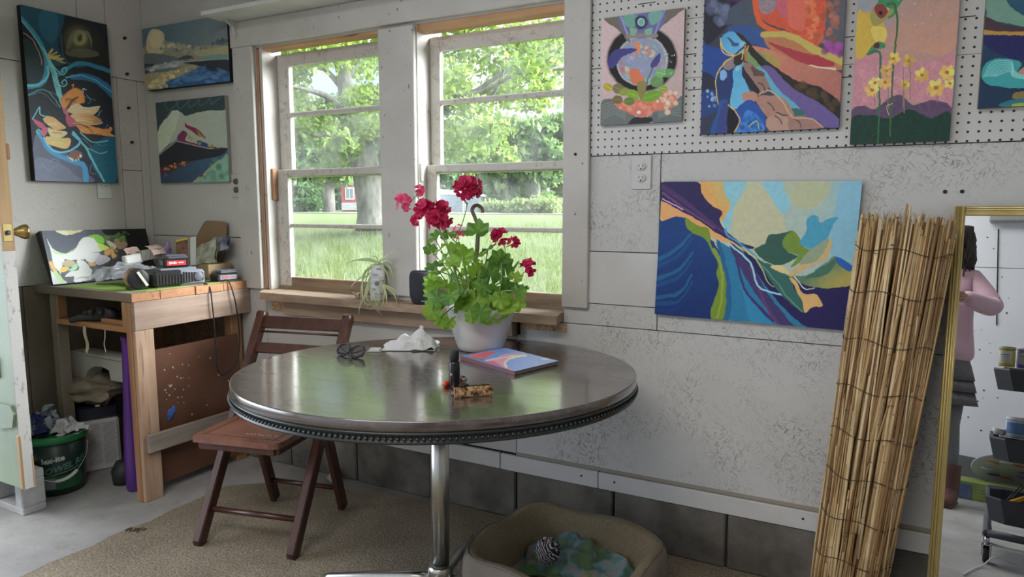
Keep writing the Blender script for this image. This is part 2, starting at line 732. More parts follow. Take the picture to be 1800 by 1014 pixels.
b.tube([(3.62, RY + .006, 1.84), (3.635, RY + .006, 1.45), (3.648, RY + .006, 1.16)], .0035, 6)
b.build('wall_marks', m_dark, rw)
b = MB()
b.span((RX, RY, 0), (RX + .12, .12, 2.6))
tag(b.build('wall_right', m_ceil), kind='structure')

# ================================================================ WINDOW TRIM
b = MB()
b.span((.668, -.022, .852), (.795, 0, 1.964), .003)
tag(b.build('trim_4', m_trimw), kind='structure')
b = MB()
b.span((.66, -.026, 1.964), (2.445, 0, 2.075), .003)
tag(b.build('trim_5', m_trimw), kind='structure')
b = MB()
b.span((2.337, -.022, .872), (2.437, 0, 1.964), .003)
b.span((2.337, -.022, 2.0751), (2.437, 0, 2.6), .003)
tag(b.build('trim_6', m_trimw), kind='structure')
b = MB()
b.span((1.515, -.022, .868), (1.690, -.002, 1.952), .003)
tag(b.build('trim_7', m_trimw), kind='structure')
b = MB()
b.span((1.535, -.001, .84), (1.672, .12, 1.964), .002)
tag(b.build('trim_8', m_trimw), kind='structure')


def make_window(name, x0, x1, gx0, gx1, ztop, first):
    w = empty(name, ((x0 + x1) / 2, .08, .85))
    tag(w, kind='structure')

    def part(nm, mb, mats, par=None):
        ob = mb.build(nm, mats)
        ob.parent = par or w
        ob.matrix_parent_inverse = Matrix.Translation(-V(((x0 + x1) / 2, .08, .85))) if (par is None) else Matrix.Translation(-V(((x0 + x1) / 2, .08, .85)))
        return ob
    # jamb liners and raw wood strips
    j = MB()
    j.span((x0 - .018, .004, .85), (x0, .12, 1.962), .001)
    j.span((x1, .004, .85), (x1 + .018, .12, 1.962), .001)
    part('jamb', j, m_trimw)
    j = MB()
    j.span((x0 - .002, .006, ztop), (x1 + .002, .070, 1.962), .001)
    part('head_strip', j, m_pine_raw)
    if first:
        j = MB()
        j.span((x0 - .03, -.004, .853), (x0 - .0185, .012, 1.95), .001)
        part('jamb_edge', j, m_pine_z)
    # upper sash
    s = MB()
    yu0, yu1 = .092, .118
    zu = ztop - .006
    s.span((x0, yu0, 1.375), (gx0, yu1, zu), .003)
    s.span((gx1, yu0, 1.375), (x1, yu1, zu), .003)
    s.span((gx0, yu0, zu - .058), (gx1, yu1, zu), .003)
    s.span((gx0, yu0, 1.375), (gx1, yu1, 1.408), .003)
    s.span((gx0, yu0 - .002, 1.652), (gx1, yu1 - .004, 1.674), .004)
    for q in (gx0, gx1):
        s.span((q - .004, yu0 - .004, 1.40), (q + .004, yu0 + .01, zu - .05), .002)
    part('upper_sash', s, m_sash)
    s = MB()
    yl0, yl1 = .062, .090
    s.span((x0 - .004, yl0, .862), (gx0 - .003, yl1, 1.410), .003)
    s.span((gx1 + .003, yl0, .862), (x1 + .004, yl1, 1.410), .003)
    s.span((gx0 - .003, yl0 - .003, 1.380), (gx1 + .003, yl1, 1.410), .003)
    s.span((gx0 - .003, yl0 + .004, 1.141), (gx1 + .003, yl1 - .002, 1.160), .004)
    for q in (gx0 - .003, gx1 + .003):
        s.span((q - .004, yl0 - .003, .915), (q + .004, yl0 + .01, 1.385), .002)
    part('lower_sash', s, m_sash)
    s = MB()
    s.span((gx0 - .003, yl0, .850), (gx1 + .003, yl1, .907), .003)
    s.span((x0, .05, .847), (x1, .12, .863), .002)
    part('bottom_rail', s, m_rot)
    p = MB()
    p.add([(gx0, .105, 1.40), (gx1, .105, 1.40), (gx1, .105, zu - .05), (gx0, .105, zu - .05)], [(0, 1, 2, 3)])
    p.add([(gx0, .078, .90), (gx1, .078, .90), (gx1, .078, 1.385), (gx0, .078, 1.385)], [(0, 1, 2, 3)])
    part('pane', p, m_glass)
    if not first:
        k = MB()
        k.span((x0 - .006, .010, 1.34), (x0 + .008, .028, 1.415), .003)
        part('sash_stop', k, m_sash)
    else:
        k = MB()
        k.span((x0 - .004, .030, 1.27), (x0 + .012, .058, 1.415), .002)
        part('sash_stop', k, m_pine_z)
    return w


make_window('window_1', .832, 1.535, .905, 1.47, 1.945, True)
make_window('window_2', 1.690, 2.42, 1.738, 2.36, 1.930, False)

# sill board and apron
b = MB()
b.prism([(.862, -.097), (2.348, -.094), (2.350, -.080), (2.334, -.0235), (2.334, .058), (.80, .058), (.80, -.0235)], .034, (0, 0, .815))
tag(b.build('window_sill', m_sill), kind='structure')
b = MB()
b.span((.846, -.012, .755), (.946, -.001, .812), .001)
b.span((2.158, -.006, .775), (2.350, -.001, .808), .001)
tag(b.build('trim_9', m_osbraw), kind='structure')
b = MB()
b.span((.947, -.040, .744), (2.143, -.001, .812), .003)
tag(b.build('ledge_shade_strip0', m_apron), kind='structure')
b = MB()
b.span((2.1445, -.003, .75), (2.157, -.0005, .81), 0)
tag(b.build('ledge_shade_strip1', m_dark), kind='structure')

# ================================================================ OUTDOORS


def zg(x, y):
    if y < 1:
        return -.30
    if y < 14:
        return -.30 + 1.18 * (1 - ((14 - y) / 13) ** 1.35)
    if y < 34:
        return .88 - .13 * (y - 14) / 20
    return .75 - .0008 * (y - 34)


def onD(u, v, d):
    return CAM + ray(u, v) * d


m_grass = NT('meadow_ground')
_v = m_grass.co()
_a = m_grass.ramp(m_grass.noise(_v, .35, 5, .6), [(.3, (.090, .135, .032)), (.7, (.135, .18, .055))])
_b = m_grass.ramp(m_grass.noise(_v, 9, 4, .7), [(.3, (.09, .13, .03)), (.7, (.175, .21, .085))])
m_grass.base(m_grass.mix(.5, _a, _b))
m_grass.set(Roughness=.9)
m_grass = m_grass.m
b = MB()


def gfn(u, v):
    y = .16 + 130 * v ** 2.2
    x = -90 + 130 * u
    return V((x, y, zg(x, y)))


b.grid(gfn, 26, 60)
tag(b.build('lawn', m_grass), 'green lawn rising away behind the house windows', 'lawn', kind='structure')

# gravel lane
b = MB()


def lane(u, v):
    x = -70 + 80 * u
    y = 30 + 5.5 * v + .03 * (x + 30)
    return V((x, y, zg(x, y) + .03 + .06 * math.sin(PI * v)))


b.grid(lane, 20, 4)
tag(b.build('gravel_lane', plain('gravel', (.30, .29, .27), .9, c2=(.38, .37, .34), ns=3)), 'pale gravel lane crossing the lawn in front of the red cabin', 'lane', kind='structure')

# tall meadow grass (uncountable)
rng = np.random.default_rng(3)
b = MB()
vs, fs = [], []
for k in range(15000):
    d = 7.5 + 8.0 * rng.random() ** 1.5
    u = rng.uniform(480, 1010)
    p = onD(u, 430, d)
    z = zg(p.x, p.y)
    h = rng.uniform(.06, .20) * (1.4 if rng.random() < .15 else 1)
    a = rng.uniform(0, PI)
    w = .006
    dx, dy = math.cos(a) * w, math.sin(a) * w
    lx, ly = rng.normal(0, .05, 2)
    i = len(vs)
    vs += [(p.x - dx, p.y - dy, z - .01), (p.x + dx, p.y + dy, z - .01), (p.x + lx, p.y + ly, z + h)]
    fs.append((i, i + 1, i + 2))
b.add(vs, fs)
tag(b.build('meadow_grass', leafmat('grass_blades', (.115, .17, .04), (.20, .245, .085), 2.0, .4)), 'tall grass blades growing on the lawn outside the windows', 'grass', kind='stuff')


def leaf_cloud(mb, blobs, size, n_per, seed=1, flat=.75):
    """blobs: (centre, radius) ; leaves as folded quads scattered mostly near the blob surface"""
    r = np.random.default_rng(seed)
    vs, fs = [], []
    for (c, R) in blobs:
        n = int(n_per)
        dirs = r.normal(size=(n, 3))
        dirs /= np.linalg.norm(dirs, axis=1, keepdims=True)
        rad = R * (r.random(n) ** .45)
        rad *= 1 + .25 * np.sin(dirs[:, 0] * 7 + c[0]) * np.sin(dirs[:, 2] * 6 + c[1])
        pos = np.array(c)[None] + dirs * rad[:, None] * np.array([1, 1, flat])
        A = r.normal(size=(n, 3))
        A /= np.linalg.norm(A, axis=1, keepdims=True)
        B = np.cross(A, r.normal(size=(n, 3)))
        B /= np.linalg.norm(B, axis=1, keepdims=True)
        s = size * r.uniform(.6, 1.3, n)[:, None]
        P0 = pos - A * s * .9
        P1 = pos + B * s * .55 + A * s * .1
        P2 = pos + A * s
        P3 = pos - B * s * .55 + A * s * .1
        for q in range(n):
            i = len(vs)
            vs += [tuple(P0[q]), tuple(P1[q]), tuple(P2[q]), tuple(P3[q])]
            fs.append((i, i + 1, i + 2, i + 3))
    mb.add(vs, fs)


m_bark = plain('grey_bark', (.13, .12, .105), .9, c2=(.24, .225, .205), ns=14, bump=.8, bs=16, sc=(1, 1, .3))
m_leafA = leafmat('spring_leaves', (.125, .225, .035), (.25, .335, .07), .8, .55)
m_leafB = leafmat('mid_green_leaves', (.10, .19, .06), (.20, .30, .10), .35, .45)
m_leafC = leafmat('fir_green_leaves', (.065, .14, .055), (.125, .22, .085), .35, .4)

# the big tree in front of the windows
DT = 15.0
t = empty('maple_tree', onD(652, 395, DT), 'large grey two stemmed tree nearest the left window', 'tree')
ti = Matrix.Translation(-t.location)


def tpart(nm, mb, mats, root):
    ob = mb.build(nm, mats)
    ob.parent = root
    ob.matrix_parent_inverse = Matrix.Translation(-root.location)
    return ob


b = MB()
K = DT / FPX
pts = crom([(657, 404), (655, 375), (650, 340), (643, 300), (634, 255), (617, 205), (602, 120), (592, 60), (585, -20)], 5)
rr = np.interp(np.linspace(0, 1, len(pts)), [0, .12, .25, .4, .55, .7, 1], [33, 27, 25, 25, 21, 14, 8]) * K
b.tube([onD(u, v, DT) for u, v in pts], rr, 14)
pts = crom([(672, 402), (674, 350), (677, 300), (682, 250), (690, 190), (700, 120), (706, 40)], 5)
b.tube([onD(u, v, DT + .5) for u, v in pts], np.linspace(19, 8, len(pts)) * K, 12)
tpart('trunk', b, m_bark, t)
for (br, r0, dd) in [([(640, 290), (610, 245), (575, 235), (555, 238), (520, 225)], 9, -.6), ([(612, 200), (575, 170), (540, 158), (505, 150)], 8, -1.0), ([(606, 160), (575, 125), (545, 105), (500, 60)], 6, .6),
                     ([(676, 300), (720, 240), (770, 200), (830, 165), (900, 120), (1000, 78)], 11, -1.5), ([(690, 200), (760, 170), (840, 165), (910, 130), (1010, 120)], 7, -3.0),
                     ([(700, 130), (780, 90), (860, 60), (960, 20)], 7, 1.0), ([(600, 150), (640, 90), (660, 30)], 6, .4), ([(690, 260), (800, 230), (870, 160), (890, 100)], 6, -2.5)]:
    b = MB()
    pp = crom(br, 5)
    n = len(pp)
    b.tube([onD(u, v, DT + dd * (i / n)) for i, (u, v) in enumerate(pp)], np.linspace(r0, 1.5, n) * K, 7)
    tpart('branch', b, m_bark, t)
b = MB()
blobs = []
rr = np.random.default_rng(11)
for (u, v, d, R) in [(520, 110, 14, .75), (560, 90, 13, .7), (530, 170, 15, .7), (560, 205, 16, .65), (600, 80, 16, .8), (640, 110, 17, .75), (655, 160, 14, .55), (625, 190, 13.5, .5), (520, 235, 14, .55), (560, 265, 15.5, .5),
                     (610, 245, 14, .45), (660, 230, 14, .5), (500, 60, 14, .9), (580, 30, 15, .9), (690, 60, 14, .9), (600, 285, 17, .45),
                     (790, 130, 13, .65), (800, 180, 14, .6), (830, 225, 13.2, .62), (870, 250, 13.5, .55), (790, 235, 14, .6), (860, 90, 15, .8), (920, 80, 16, .8), (970, 100, 15, .8), (900, 160, 16, .6), (960, 180, 17, .6), (840, 60, 14, .8), (990, 50, 15, .9), (820, 270, 15, .5), (930, 130, 14, .5)]:
    for q in range(3):
        c = onD(u + rr.normal(0, 16), v + rr.normal(0, 14), d + rr.normal(0, .8))
        blobs.append((tuple(c), R * rr.uniform(.6, 1.0)))
leaf_cloud(b, blobs, .085, 170, 5, .7)
tpart('leaves', b, m_leafA, t)

# trees of the wood edge, each with its own trunk and crown
wood_edge = [
    # u, v_base, depth, crown top v, half width px, material, label
    (515, 366, 58, 215, 42, m_leafC, 'dark green tree at the far left of the wood edge'),
    (560, 366, 62, 190, 46, m_leafB, 'mid green tree right of the far left wood edge tree'),
    (578, 362, 44, 250, 30, m_leafB, 'tree with a bare grey trunk standing left of the red cabin'),
    (645, 366, 66, 180, 52, m_leafC, 'dark tree behind the red cabin'),
    (700, 366, 64, 200, 46, m_leafB, 'tree behind the middle post between the windows'),
    (770, 362, 62, 190, 50, m_leafC, 'dark tree behind the grey house'),
    (835, 362, 64, 235, 44, m_leafB, 'tree right of the pole behind the grey house'),
    (885, 360, 50, 215, 46, m_leafB, 'rounded green tree right of the grey house'),
    (940, 360, 46, 205, 50, m_leafB, 'widest rounded tree in the right window'),
    (1000, 360, 50, 190, 52, m_leafB, 'rounded tree at the right edge of the right window'),
    (480, 366, 60, 170, 52, m_leafB, 'tree half hidden by the left window jamb'),
]
for i, (u, vb, d, vt, hw, mm, lab) in enumerate(wood_edge):
    base = onD(u, vb, d)
    base.z = zg(base.x, base.y)
    t = empty('woodland_tree', base, lab, 'tree', 'trees along the wood edge')
    b = MB()
    top = onD(u, vt, d)
    H = top.z - base.z
    b.tube([base + V((0, 0, -.2)), base + V((.1, 0, H * .4)), base + V((0, 0, H * .85))], [.42, .3, .08], 8)
    tpart('trunk', b, m_bark, t)
    b = MB()
    W = hw * d / FPX
    r2 = np.random.default_rng(40 + i)
    bl = []
    for q in range(16):
        f = .03 + .92 * r2.random() if i != 2 else .45 + .5 * r2.random()
        ww = W * (1 - .55 * abs(f - .4))
        bl.append(((base.x + r2.uniform(-1, 1) * ww, base.y + r2.uniform(-.6, .6) * ww, base.z + H * f), W * r2.uniform(.42, .62)))
    leaf_cloud(b, bl, .34, 190, 60 + i, .8)
    tpart('leaves', b, mm, t)

b = MB()
r2 = np.random.default_rng(5)
bl = []
for k in range(80):
    c = onD(150 + 1400 * k / 79 + r2.normal(0, 8), 360, 84 + r2.uniform(-5, 5))
    for q in range(2):
        bl.append(((c.x, c.y, zg(c.x, c.y) + r2.uniform(.5, 8.5)), r2.uniform(2.2, 3.4)))
leaf_cloud(b, bl, .75, 85, 91, 1.0)
tag(b.build('distant_woods', m_leafC), 'dense dark woods filling the horizon far behind the separate trees', 'woods', kind='stuff')

for i, (u, v, d, w, h, lab) in enumerate([(880, 362, 40, 2.0, .75, 'pale green bush at the edge of the lawn right of the grey house'), (940, 362, 38, 2.3, .9, 'broad pale bush beneath the rounded trees'), (530, 367, 46, 2.4, 1.0, 'dark bush under the trees left of the red cabin'), (990, 362, 39, 2.0, .85, 'bush at the right edge of the lawn')]):
    c = onD(u, v, d)
    c.z = zg(c.x, c.y)
    b = MB()
    leaf_cloud(b, [((c.x + q * w * .45, c.y, c.z + h * .45), h * .8) for q in (-1, -.4, .3, 1)], .14, 330, 80 + i)
    tag(b.build('bush', leafmat('bush_leaves', (.19, .27, .09), (.30, .36, .15), .8, .5) if i != 2 else m_leafC), lab, 'bush', 'bushes at the lawn edge')

# red cabin
d = 50.0
p0 = onD(601, 374, d)
p1 = onD(650, 374, d)
xx = (p1 - p0).normalized()
xx.z = 0
yy = V((-xx.y, xx.x, 0))
W, D, H = 2.05, 1.9, 2.15
base = V((p0.x, p0.y, p0.z))
cab = empty('red_cabin', base, 'small red cabin with white framed window across the lane', 'cabin')
R = frame(xx, yy)
m_red = wood('red_siding', (.42, .07, .09), (.52, .11, .13), 0, 8, .7)


def cpart(nm, mb, mats, root=None):
    ob = mb.build(nm, mats)
    ob.parent = root or cab
    ob.matrix_parent_inverse = Matrix.Translation(-(root or cab).location)
    return ob


def cbox(mb, lo, hi, bev=0.01):
    c = [(a + q) / 2 for a, q in zip(lo, hi)]
    mb.box(base + R @ V(c), [abs(q - a) for a, q in zip(lo, hi)], R, bev)


b = MB(); cbox(b, (0, 0, -.3), (W, D, H)); cpart('walls', b, m_red)
b = MB(); cbox(b, (-.18, -.2, H), (W + .18, D + .2, H + .16)); cbox(b, (-.1, .1, H + .16), (W + .1, D - .1, H + .35)); cpart('roof', b, plain('grey_shingle', (.50, .50, .52), .8))
b = MB(); cbox(b, (.28, -.06, .95), (.95, 0, 1.85)); f_ = cpart('window_frame', b, plain('white_casing', (.75, .75, .75), .6))
b = MB(); cbox(b, (.36, -.08, 1.05), (.58, -.05, 1.75)); cbox(b, (.64, -.08, 1.05), (.87, -.05, 1.75)); cpart('window_pane', b, plain('cabin_pane', (.22, .28, .30), .2))
b = MB(); cbox(b, (0, -.05, .18), (W, 0, .72)); cpart('shingle_band', b, plain('pale_shingles', (.58, .58, .60), .8, c2=(.42, .42, .44), ns=3, sc=(1, 1, 3)))

# grey house
d = 46.0
p0 = onD(778, 366, d)
p1 = onD(846, 366, d)
xx = (p1 - p0); xx.z = 0; xx.normalize()
R = frame(xx, V((-xx.y, xx.x, 0)))
base = V((p0.x - .5, p0.y, zg(p0.x, p0.y)))
cab = empty('grey_house', base, 'blue grey sided house behind the geranium', 'house')
W, D, H = 3.0, 4.0, 1.25
b = MB(); cbox(b, (-1, 0, -.3), (W, D, H)); cpart('walls', b, wood('blue_grey_siding', (.27, .31, .37), (.35, .39, .45), 0, 6, .7, bump=.1))
b = MB()
b.prism([(-1.2, H), (W + .25, H - .15), (W + .25, H + .0), (-1.2, H + .55)], -D, base, R @ V((1, 0, 0)), V((0, 0, 1)))
cpart('roof', b, plain('pale_roof', (.72, .74, .78), .7))
b = MB(); cbox(b, (.1, -.05, .55), (.6, 0, 1.05)); cpart('window_pane', b, plain('house_pane', (.3, .36, .42), .2))
for xa in (1.9, -.45):
    b = MB(); cbox(b, (xa, -.06, -.2), (xa + .08, 0, H - .1)); cpart('corner_post', b, plain('corner_white', (.72, .74, .76), .7))

# pole
b = MB()
p = onD(813, 362, 40); p.z = zg(p.x, p.y)
tp = onD(812, 215, 40)
b.tube([p, V((p.x, p.y, tp.z))], [.085, .07], 10)
b.box((p.x, p.y, tp.z - .3), (.9, .08, .08), None, .01)
tag(b.build('utility_pole', plain('pale_pole', (.45, .46, .48), .8)), 'pale utility pole beside the grey house in the right window', 'pole')
# ================================================================ PAINTINGS (brushed in numpy onto a fine vertex grid)


def part(nm, mb, mats, root, **kw):
    ob = mb.build(nm, mats, **kw)
    ob.parent = root
    if root.type == 'EMPTY':
        ob.matrix_parent_inverse = root.matrix_basis.inverted()
    return ob


def inside(X, Y, P):
    r = np.zeros(X.shape, bool)
    n = len(P)
    j = n - 1
    for i in range(n):
        xi, yi = P[i]
        xj, yj = P[j]
        if yi != yj:
            c = ((yi > Y) != (yj > Y)) & (X < (xj - xi) * (Y - yi) / (yj - yi) + xi)
            r ^= c
        j = i
    return r


def vnoise(X, Y, s, seed):
    r = np.random.default_rng(seed)
    T = r.random((64, 64))
    x, y = X / s, Y / s
    xi, yi = np.floor(x).astype(int), np.floor(y).astype(int)
    fx, fy = x - xi, y - yi
    fx = fx * fx * (3 - 2 * fx)
    fy = fy * fy * (3 - 2 * fy)
    g = lambda a, q: T[a % 64, q % 64]
    return (g(xi, yi) * (1 - fx) + g(xi + 1, yi) * fx) * (1 - fy) + (g(xi, yi + 1) * (1 - fx) + g(xi + 1, yi + 1) * fx) * fy


class Paint:
    """corners in trace coordinates (tl, tr, br, bl); shapes are given in the same coordinates"""

    def __init__(s, corn, nx, ny, bg, gain=.30, seed=1, wob=.35):
        s.nx, s.ny, s.gain, s.seed = nx, ny, gain, seed
        (a, b2, c, d) = [np.array(p, float) for p in corn]
        # homography unit square -> quad
        dx1, dx2, dx3 = b2[0] - c[0], d[0] - c[0], a[0] - b2[0] + c[0] - d[0]
        dy1, dy2, dy3 = b2[1] - c[1], d[1] - c[1], a[1] - b2[1] + c[1] - d[1]
        den = dx1 * dy2 - dx2 * dy1
        g_ = (dx3 * dy2 - dx2 * dy3) / den
        h_ = (dx1 * dy3 - dx3 * dy1) / den
        u, v = np.meshgrid(np.linspace(0, 1, nx + 1), np.linspace(0, 1, ny + 1))
        w = g_ * u + h_ * v + 1
        s.X0 = ((b2[0] - a[0] + g_ * b2[0]) * u + (d[0] - a[0] + h_ * d[0]) * v + a[0]) / w
        s.Y0 = ((b2[1] - a[1] + g_ * b2[1]) * u + (d[1] - a[1] + h_ * d[1]) * v + a[1]) / w
        sc = np.hypot(*(c - a)) / 60.0
        s.sc = sc
        s.X = s.X0 + (vnoise(s.X0, s.Y0, sc * 2, seed) - .5) * sc * wob + (vnoise(s.X0, s.Y0, sc * .8, seed + 1) - .5) * sc * wob * .5
        s.Y = s.Y0 + (vnoise(s.X0, s.Y0, sc * 2, seed + 2) - .5) * sc * wob + (vnoise(s.X0, s.Y0, sc * .8, seed + 3) - .5) * sc * wob * .5
        s.c = np.zeros(s.X.shape + (3,)) + np.array(lin(bg))
        s.k = 0

    def _put(s, m, col, a=1.0, col2=None, p=None, nz=.10):
        s.k += 1
        c = np.array(lin(col))
        if col2 is not None:
            (x0, y0), (x1, y1) = p
            t = ((s.X0 - x0) * (x1 - x0) + (s.Y0 - y0) * (y1 - y0)) / ((x1 - x0) ** 2 + (y1 - y0) ** 2)
            t = np.clip(t + (vnoise(s.X0, s.Y0, s.sc * 3, s.seed + s.k) - .5) * .25, 0, 1)[..., None]
            c = c * (1 - t) + np.array(lin(col2)) * t
        else:
            c = np.broadcast_to(c, s.c.shape)
        nz *= .45
        n = 1 + nz * 2 * (vnoise(s.X0 * 1.0 + s.Y0 * .4, s.Y0 - s.X0 * .4, s.sc * .9, s.seed + s.k * 3) - .5) + nz * (vnoise(s.X0, s.Y0, s.sc * .35, s.seed + s.k) - .5)
        c = c * n[..., None]
        al = (m.astype(float) * a)[..., None] if m.dtype == bool else (m * a)[..., None]
        s.c = s.c * (1 - al) + c * al

    def fill(s, pts, col, col2=None, p=None, a=1.0, sm=5, nz=.12):
        P = crom(pts, sm, True) if sm else pts
        s._put(inside(s.X, s.Y, P), col, a, col2, p, nz)

    def all(s, col, col2=None, p=None, nz=.12):
        s._put(np.ones(s.X.shape, bool), col, 1, col2, p, nz)

    def stroke(s, pts, w, col, w2=None, a=1.0, sm=6, soft=.35):
        P = np.array(crom(pts, sm)) if sm and len(pts) > 2 else np.array(pts, float)
        w2 = w if w2 is None else w2
        D = np.full(s.X.shape, 1e9)
        n = len(P) - 1
        m = max(w, w2) * 1.5 + 1
        for i in range(n):
            ax, ay = P[i]
            bx, by = P[i + 1]
            W = (w + (w2 - w) * (i + .5) / n) / 2
            sel = (s.X > min(ax, bx) - m) & (s.X < max(ax, bx) + m) & (s.Y > min(ay, by) - m) & (s.Y < max(ay, by) + m)
            if not sel.any():
                continue
            x, y = s.X[sel], s.Y[sel]
            L = (bx - ax) ** 2 + (by - ay) ** 2 + 1e-9
            t = np.clip(((x - ax) * (bx - ax) + (y - ay) * (by - ay)) / L, 0, 1)
            d = np.hypot(x - ax - t * (bx - ax), y - ay - t * (by - ay)) / max(W, 1e-6)
            D[sel] = np.minimum(D[sel], d)
        mk = np.clip((1 + soft - D) / soft, 0, 1)
        s._put(mk, col, a, nz=.08)

    def ell(s, x, y, rx, ry, col, ang=0.0, a=1.0, soft=.08):
        ca, sa = math.cos(ang), math.sin(ang)
        dx, dy = s.X - x, s.Y - y
        d = np.hypot((dx * ca + dy * sa) / rx, (-dx * sa + dy * ca) / ry)
        s._put(np.clip((1 + soft / 2 - d) / soft, 0, 1), col, a, nz=.08)

    def dabs(s, pts, col, n, r0, r1, spread, a=.8, seed=0, elong=1.0, ang=0.0):
        """loose brush dabs scattered along a path"""
        r = np.random.default_rng(seed + s.seed)
        P = np.array(crom(pts, 10)) if len(pts) > 2 else np.array(pts, float)
        for q in range(n):
            p = P[r.integers(len(P))] + r.normal(0, spread, 2)
            rr = r.uniform(r0, r1)
            cc = tuple(np.clip(np.array(col) * r.uniform(.75, 1.2), 0, 255))
            s.ell(p[0], p[1], rr * elong, rr, cc, ang + r.normal(0, .4), a, .6)

    def colors(s):
        return np.clip(s.c / s.gain, 0.004, .92)


m_paint = NT('acrylic_paint')
_at = m_paint.n('ShaderNodeAttribute', attribute_name='paint')
m_paint.base(_at.outputs['Color'])
m_paint.set(Roughness=.45)
m_paint.b.inputs['Specular IOR Level'].default_value = .25
m_paint.bump(m_paint.noise(m_paint.co(), 420, 3), .12, .001)
m_paint = m_paint.m


def face_mesh(name, paint, O, U, W, root, bow=None):
    """grid of painted vertices: O top-left, U to the right, W downward"""
    nx, ny = paint.nx, paint.ny
    u, v = np.meshgrid(np.linspace(0, 1, nx + 1), np.linspace(0, 1, ny + 1))
    co = np.array(O)[None, None] + u[..., None] * np.array(U) + v[..., None] * np.array(W)
    me = bpy.data.meshes.new(name)
    nv = (nx + 1) * (ny + 1)
    nf = nx * ny
    i, j = np.meshgrid(np.arange(nx), np.arange(ny))
    a = (j * (nx + 1) + i).ravel()
    q = np.stack([a, a + nx + 1, a + nx + 2, a + 1], 1).astype(np.int32)
    me.vertices.add(nv)
    me.vertices.foreach_set('co', co.reshape(-1).astype(np.float32))
    me.loops.add(nf * 4)
    me.loops.foreach_set('vertex_index', q.ravel())
    me.polygons.add(nf)
    me.polygons.foreach_set('loop_start', np.arange(0, nf * 4, 4, dtype=np.int32))
    me.update(calc_edges=True)
    me.validate()
    at = me.color_attributes.new('paint', 'FLOAT_COLOR', 'POINT')
    c = np.ones((nv, 4), np.float32)
    c[:, :3] = paint.colors().reshape(-1, 3)
    at.data.foreach_set('color', c.ravel())
    me.materials.append(m_paint)
    ob = bpy.data.objects.new(name, me)
    COL.objects.link(ob)
    ob.parent = root
    if root.type == 'EMPTY':
        ob.matrix_parent_inverse = root.matrix_basis.inverted()
    return ob


def canvas(label, paint, O, U, W, depth, edge_col, group):
    """stretched canvas: O = front top-left corner, U across, W down; body goes back by depth"""
    O, U, W = V(O), V(U), V(W)
    N = U.cross(W).normalized()      # points into the wall (away from the viewer) for right-handed U, W
    c = O + U * .5 + W + N * depth
    root = empty('canvas_painting', c, label, 'painting', group)
    R = frame(U, W)
    b = MB()
    b.box(O + U * .5 + W * .5 + N * (depth * .5 + .0006), (U.length, W.length, depth), R, .002)
    part('canvas_edge', b, plain('canvas_edge', tuple(lin(edge_col)), .7), root)
    face_mesh('painted_face', paint, O, U, W, root)
    return root


PG = 'stretched canvas paintings'
# ---- 1  tall dark painting on the left wall (trace coordinates: 2.982 x photo)
P = Paint([(103, 30), (550, 122), (620, 958), (188, 948)], 230, 440, (28, 31, 36), .46, 3, wob=.3)
P.all((26, 29, 34), (42, 46, 60), ((300, 500), (300, 950)))
P.fill([(100, 30), (300, 60), (330, 100), (300, 230), (330, 330), (250, 330), (180, 200), (110, 110)], (30, 62, 76))
P.fill([(215, 60), (290, 75), (300, 150), (275, 230), (225, 200), (200, 130)], (38, 78, 96), a=.8)
P.fill([(120, 210), (200, 250), (250, 330), (235, 420), (160, 440), (130, 330)], (34, 50, 52), a=.9)
P.fill([(320, 160), (420, 125), (520, 180), (570, 330), (480, 330), (380, 330), (310, 240)], (34, 34, 34))
P.ell(405, 215, 95, 105, (40, 40, 36), .2, .9, .5)
P.ell(400, 205, 62, 70, (72, 70, 55), .2, .8, .5)
P.ell(410, 195, 36, 40, (118, 116, 82), .2, .9, .4)
P.ell(410, 192, 14, 20, (60, 58, 44), .3)
for a0 in range(5):
    P.stroke([(340 + 10 * a0, 270 - 14 * a0), (370, 170 + 9 * a0), (430 + 6 * a0, 160), (470, 210 + 8 * a0)], 5, (96, 94, 72), a=.6)
P.fill([(340, 270), (420, 250), (490, 260), (510, 285), (440, 300), (360, 290)], (78, 76, 62), a=.8)
P.stroke([(315, 180), (330, 300), (400, 345), (470, 330)], 7, (40, 70, 90), a=.8)
P.stroke([(300, 390), (400, 330), (500, 345), (575, 370)], 18, (40, 100, 122))
P.stroke([(380, 400), (460, 400), (540, 440), (590, 490)], 26, (42, 84, 116), 36)
P.stroke([(340, 405), (430, 392), (520, 430), (585, 480)], 5, (70, 140, 160))
P.stroke([(110, 100), (170, 170), (225, 260), (240, 360), (215, 440), (140, 455)], 16, (52, 112, 132), 22)
P.stroke([(108, 108), (180, 200), (250, 310), (300, 430), (330, 560)], 8, (78, 140, 150))
for k in range(5):
    P.stroke([(225 + 4 * k, 250 + 8 * k), (262 + 6 * k, 370), (290 + 5 * k, 470), (322, 560)], 3.5, (98, 156, 160))
P.stroke([(140, 450), (200, 445), (245, 400), (248, 350)], 9, (86, 158, 176))
P.stroke([(120, 178), (170, 215), (205, 290), (215, 340)], 4, (150, 110, 100))
for k in range(9):
    P.stroke([(245, 300), (265 + 9 * k, 262 + 8 * k - (14 if k % 2 else 0))], 7, (160, 136, 74), 3)
for (cx, cy) in ((322, 378), (345, 440)):
    P.stroke([(270, cy - 40), (300, cy - 5), (325, cy + 14), (345, cy - 8), (335, cy - 26), (318, cy - 14), (326, cy)], 4, (92, 168, 166))
P.stroke([(140, 500), (220, 470), (270, 500), (310, 560)], 5, (64, 116, 132))
P.fill([(190, 700), (260, 770), (380, 820), (450, 900), (480, 958), (190, 950)], (76, 80, 96))
P.fill([(190, 830), (300, 850), (380, 900), (420, 958), (190, 950)], (92, 96, 116), a=.8)
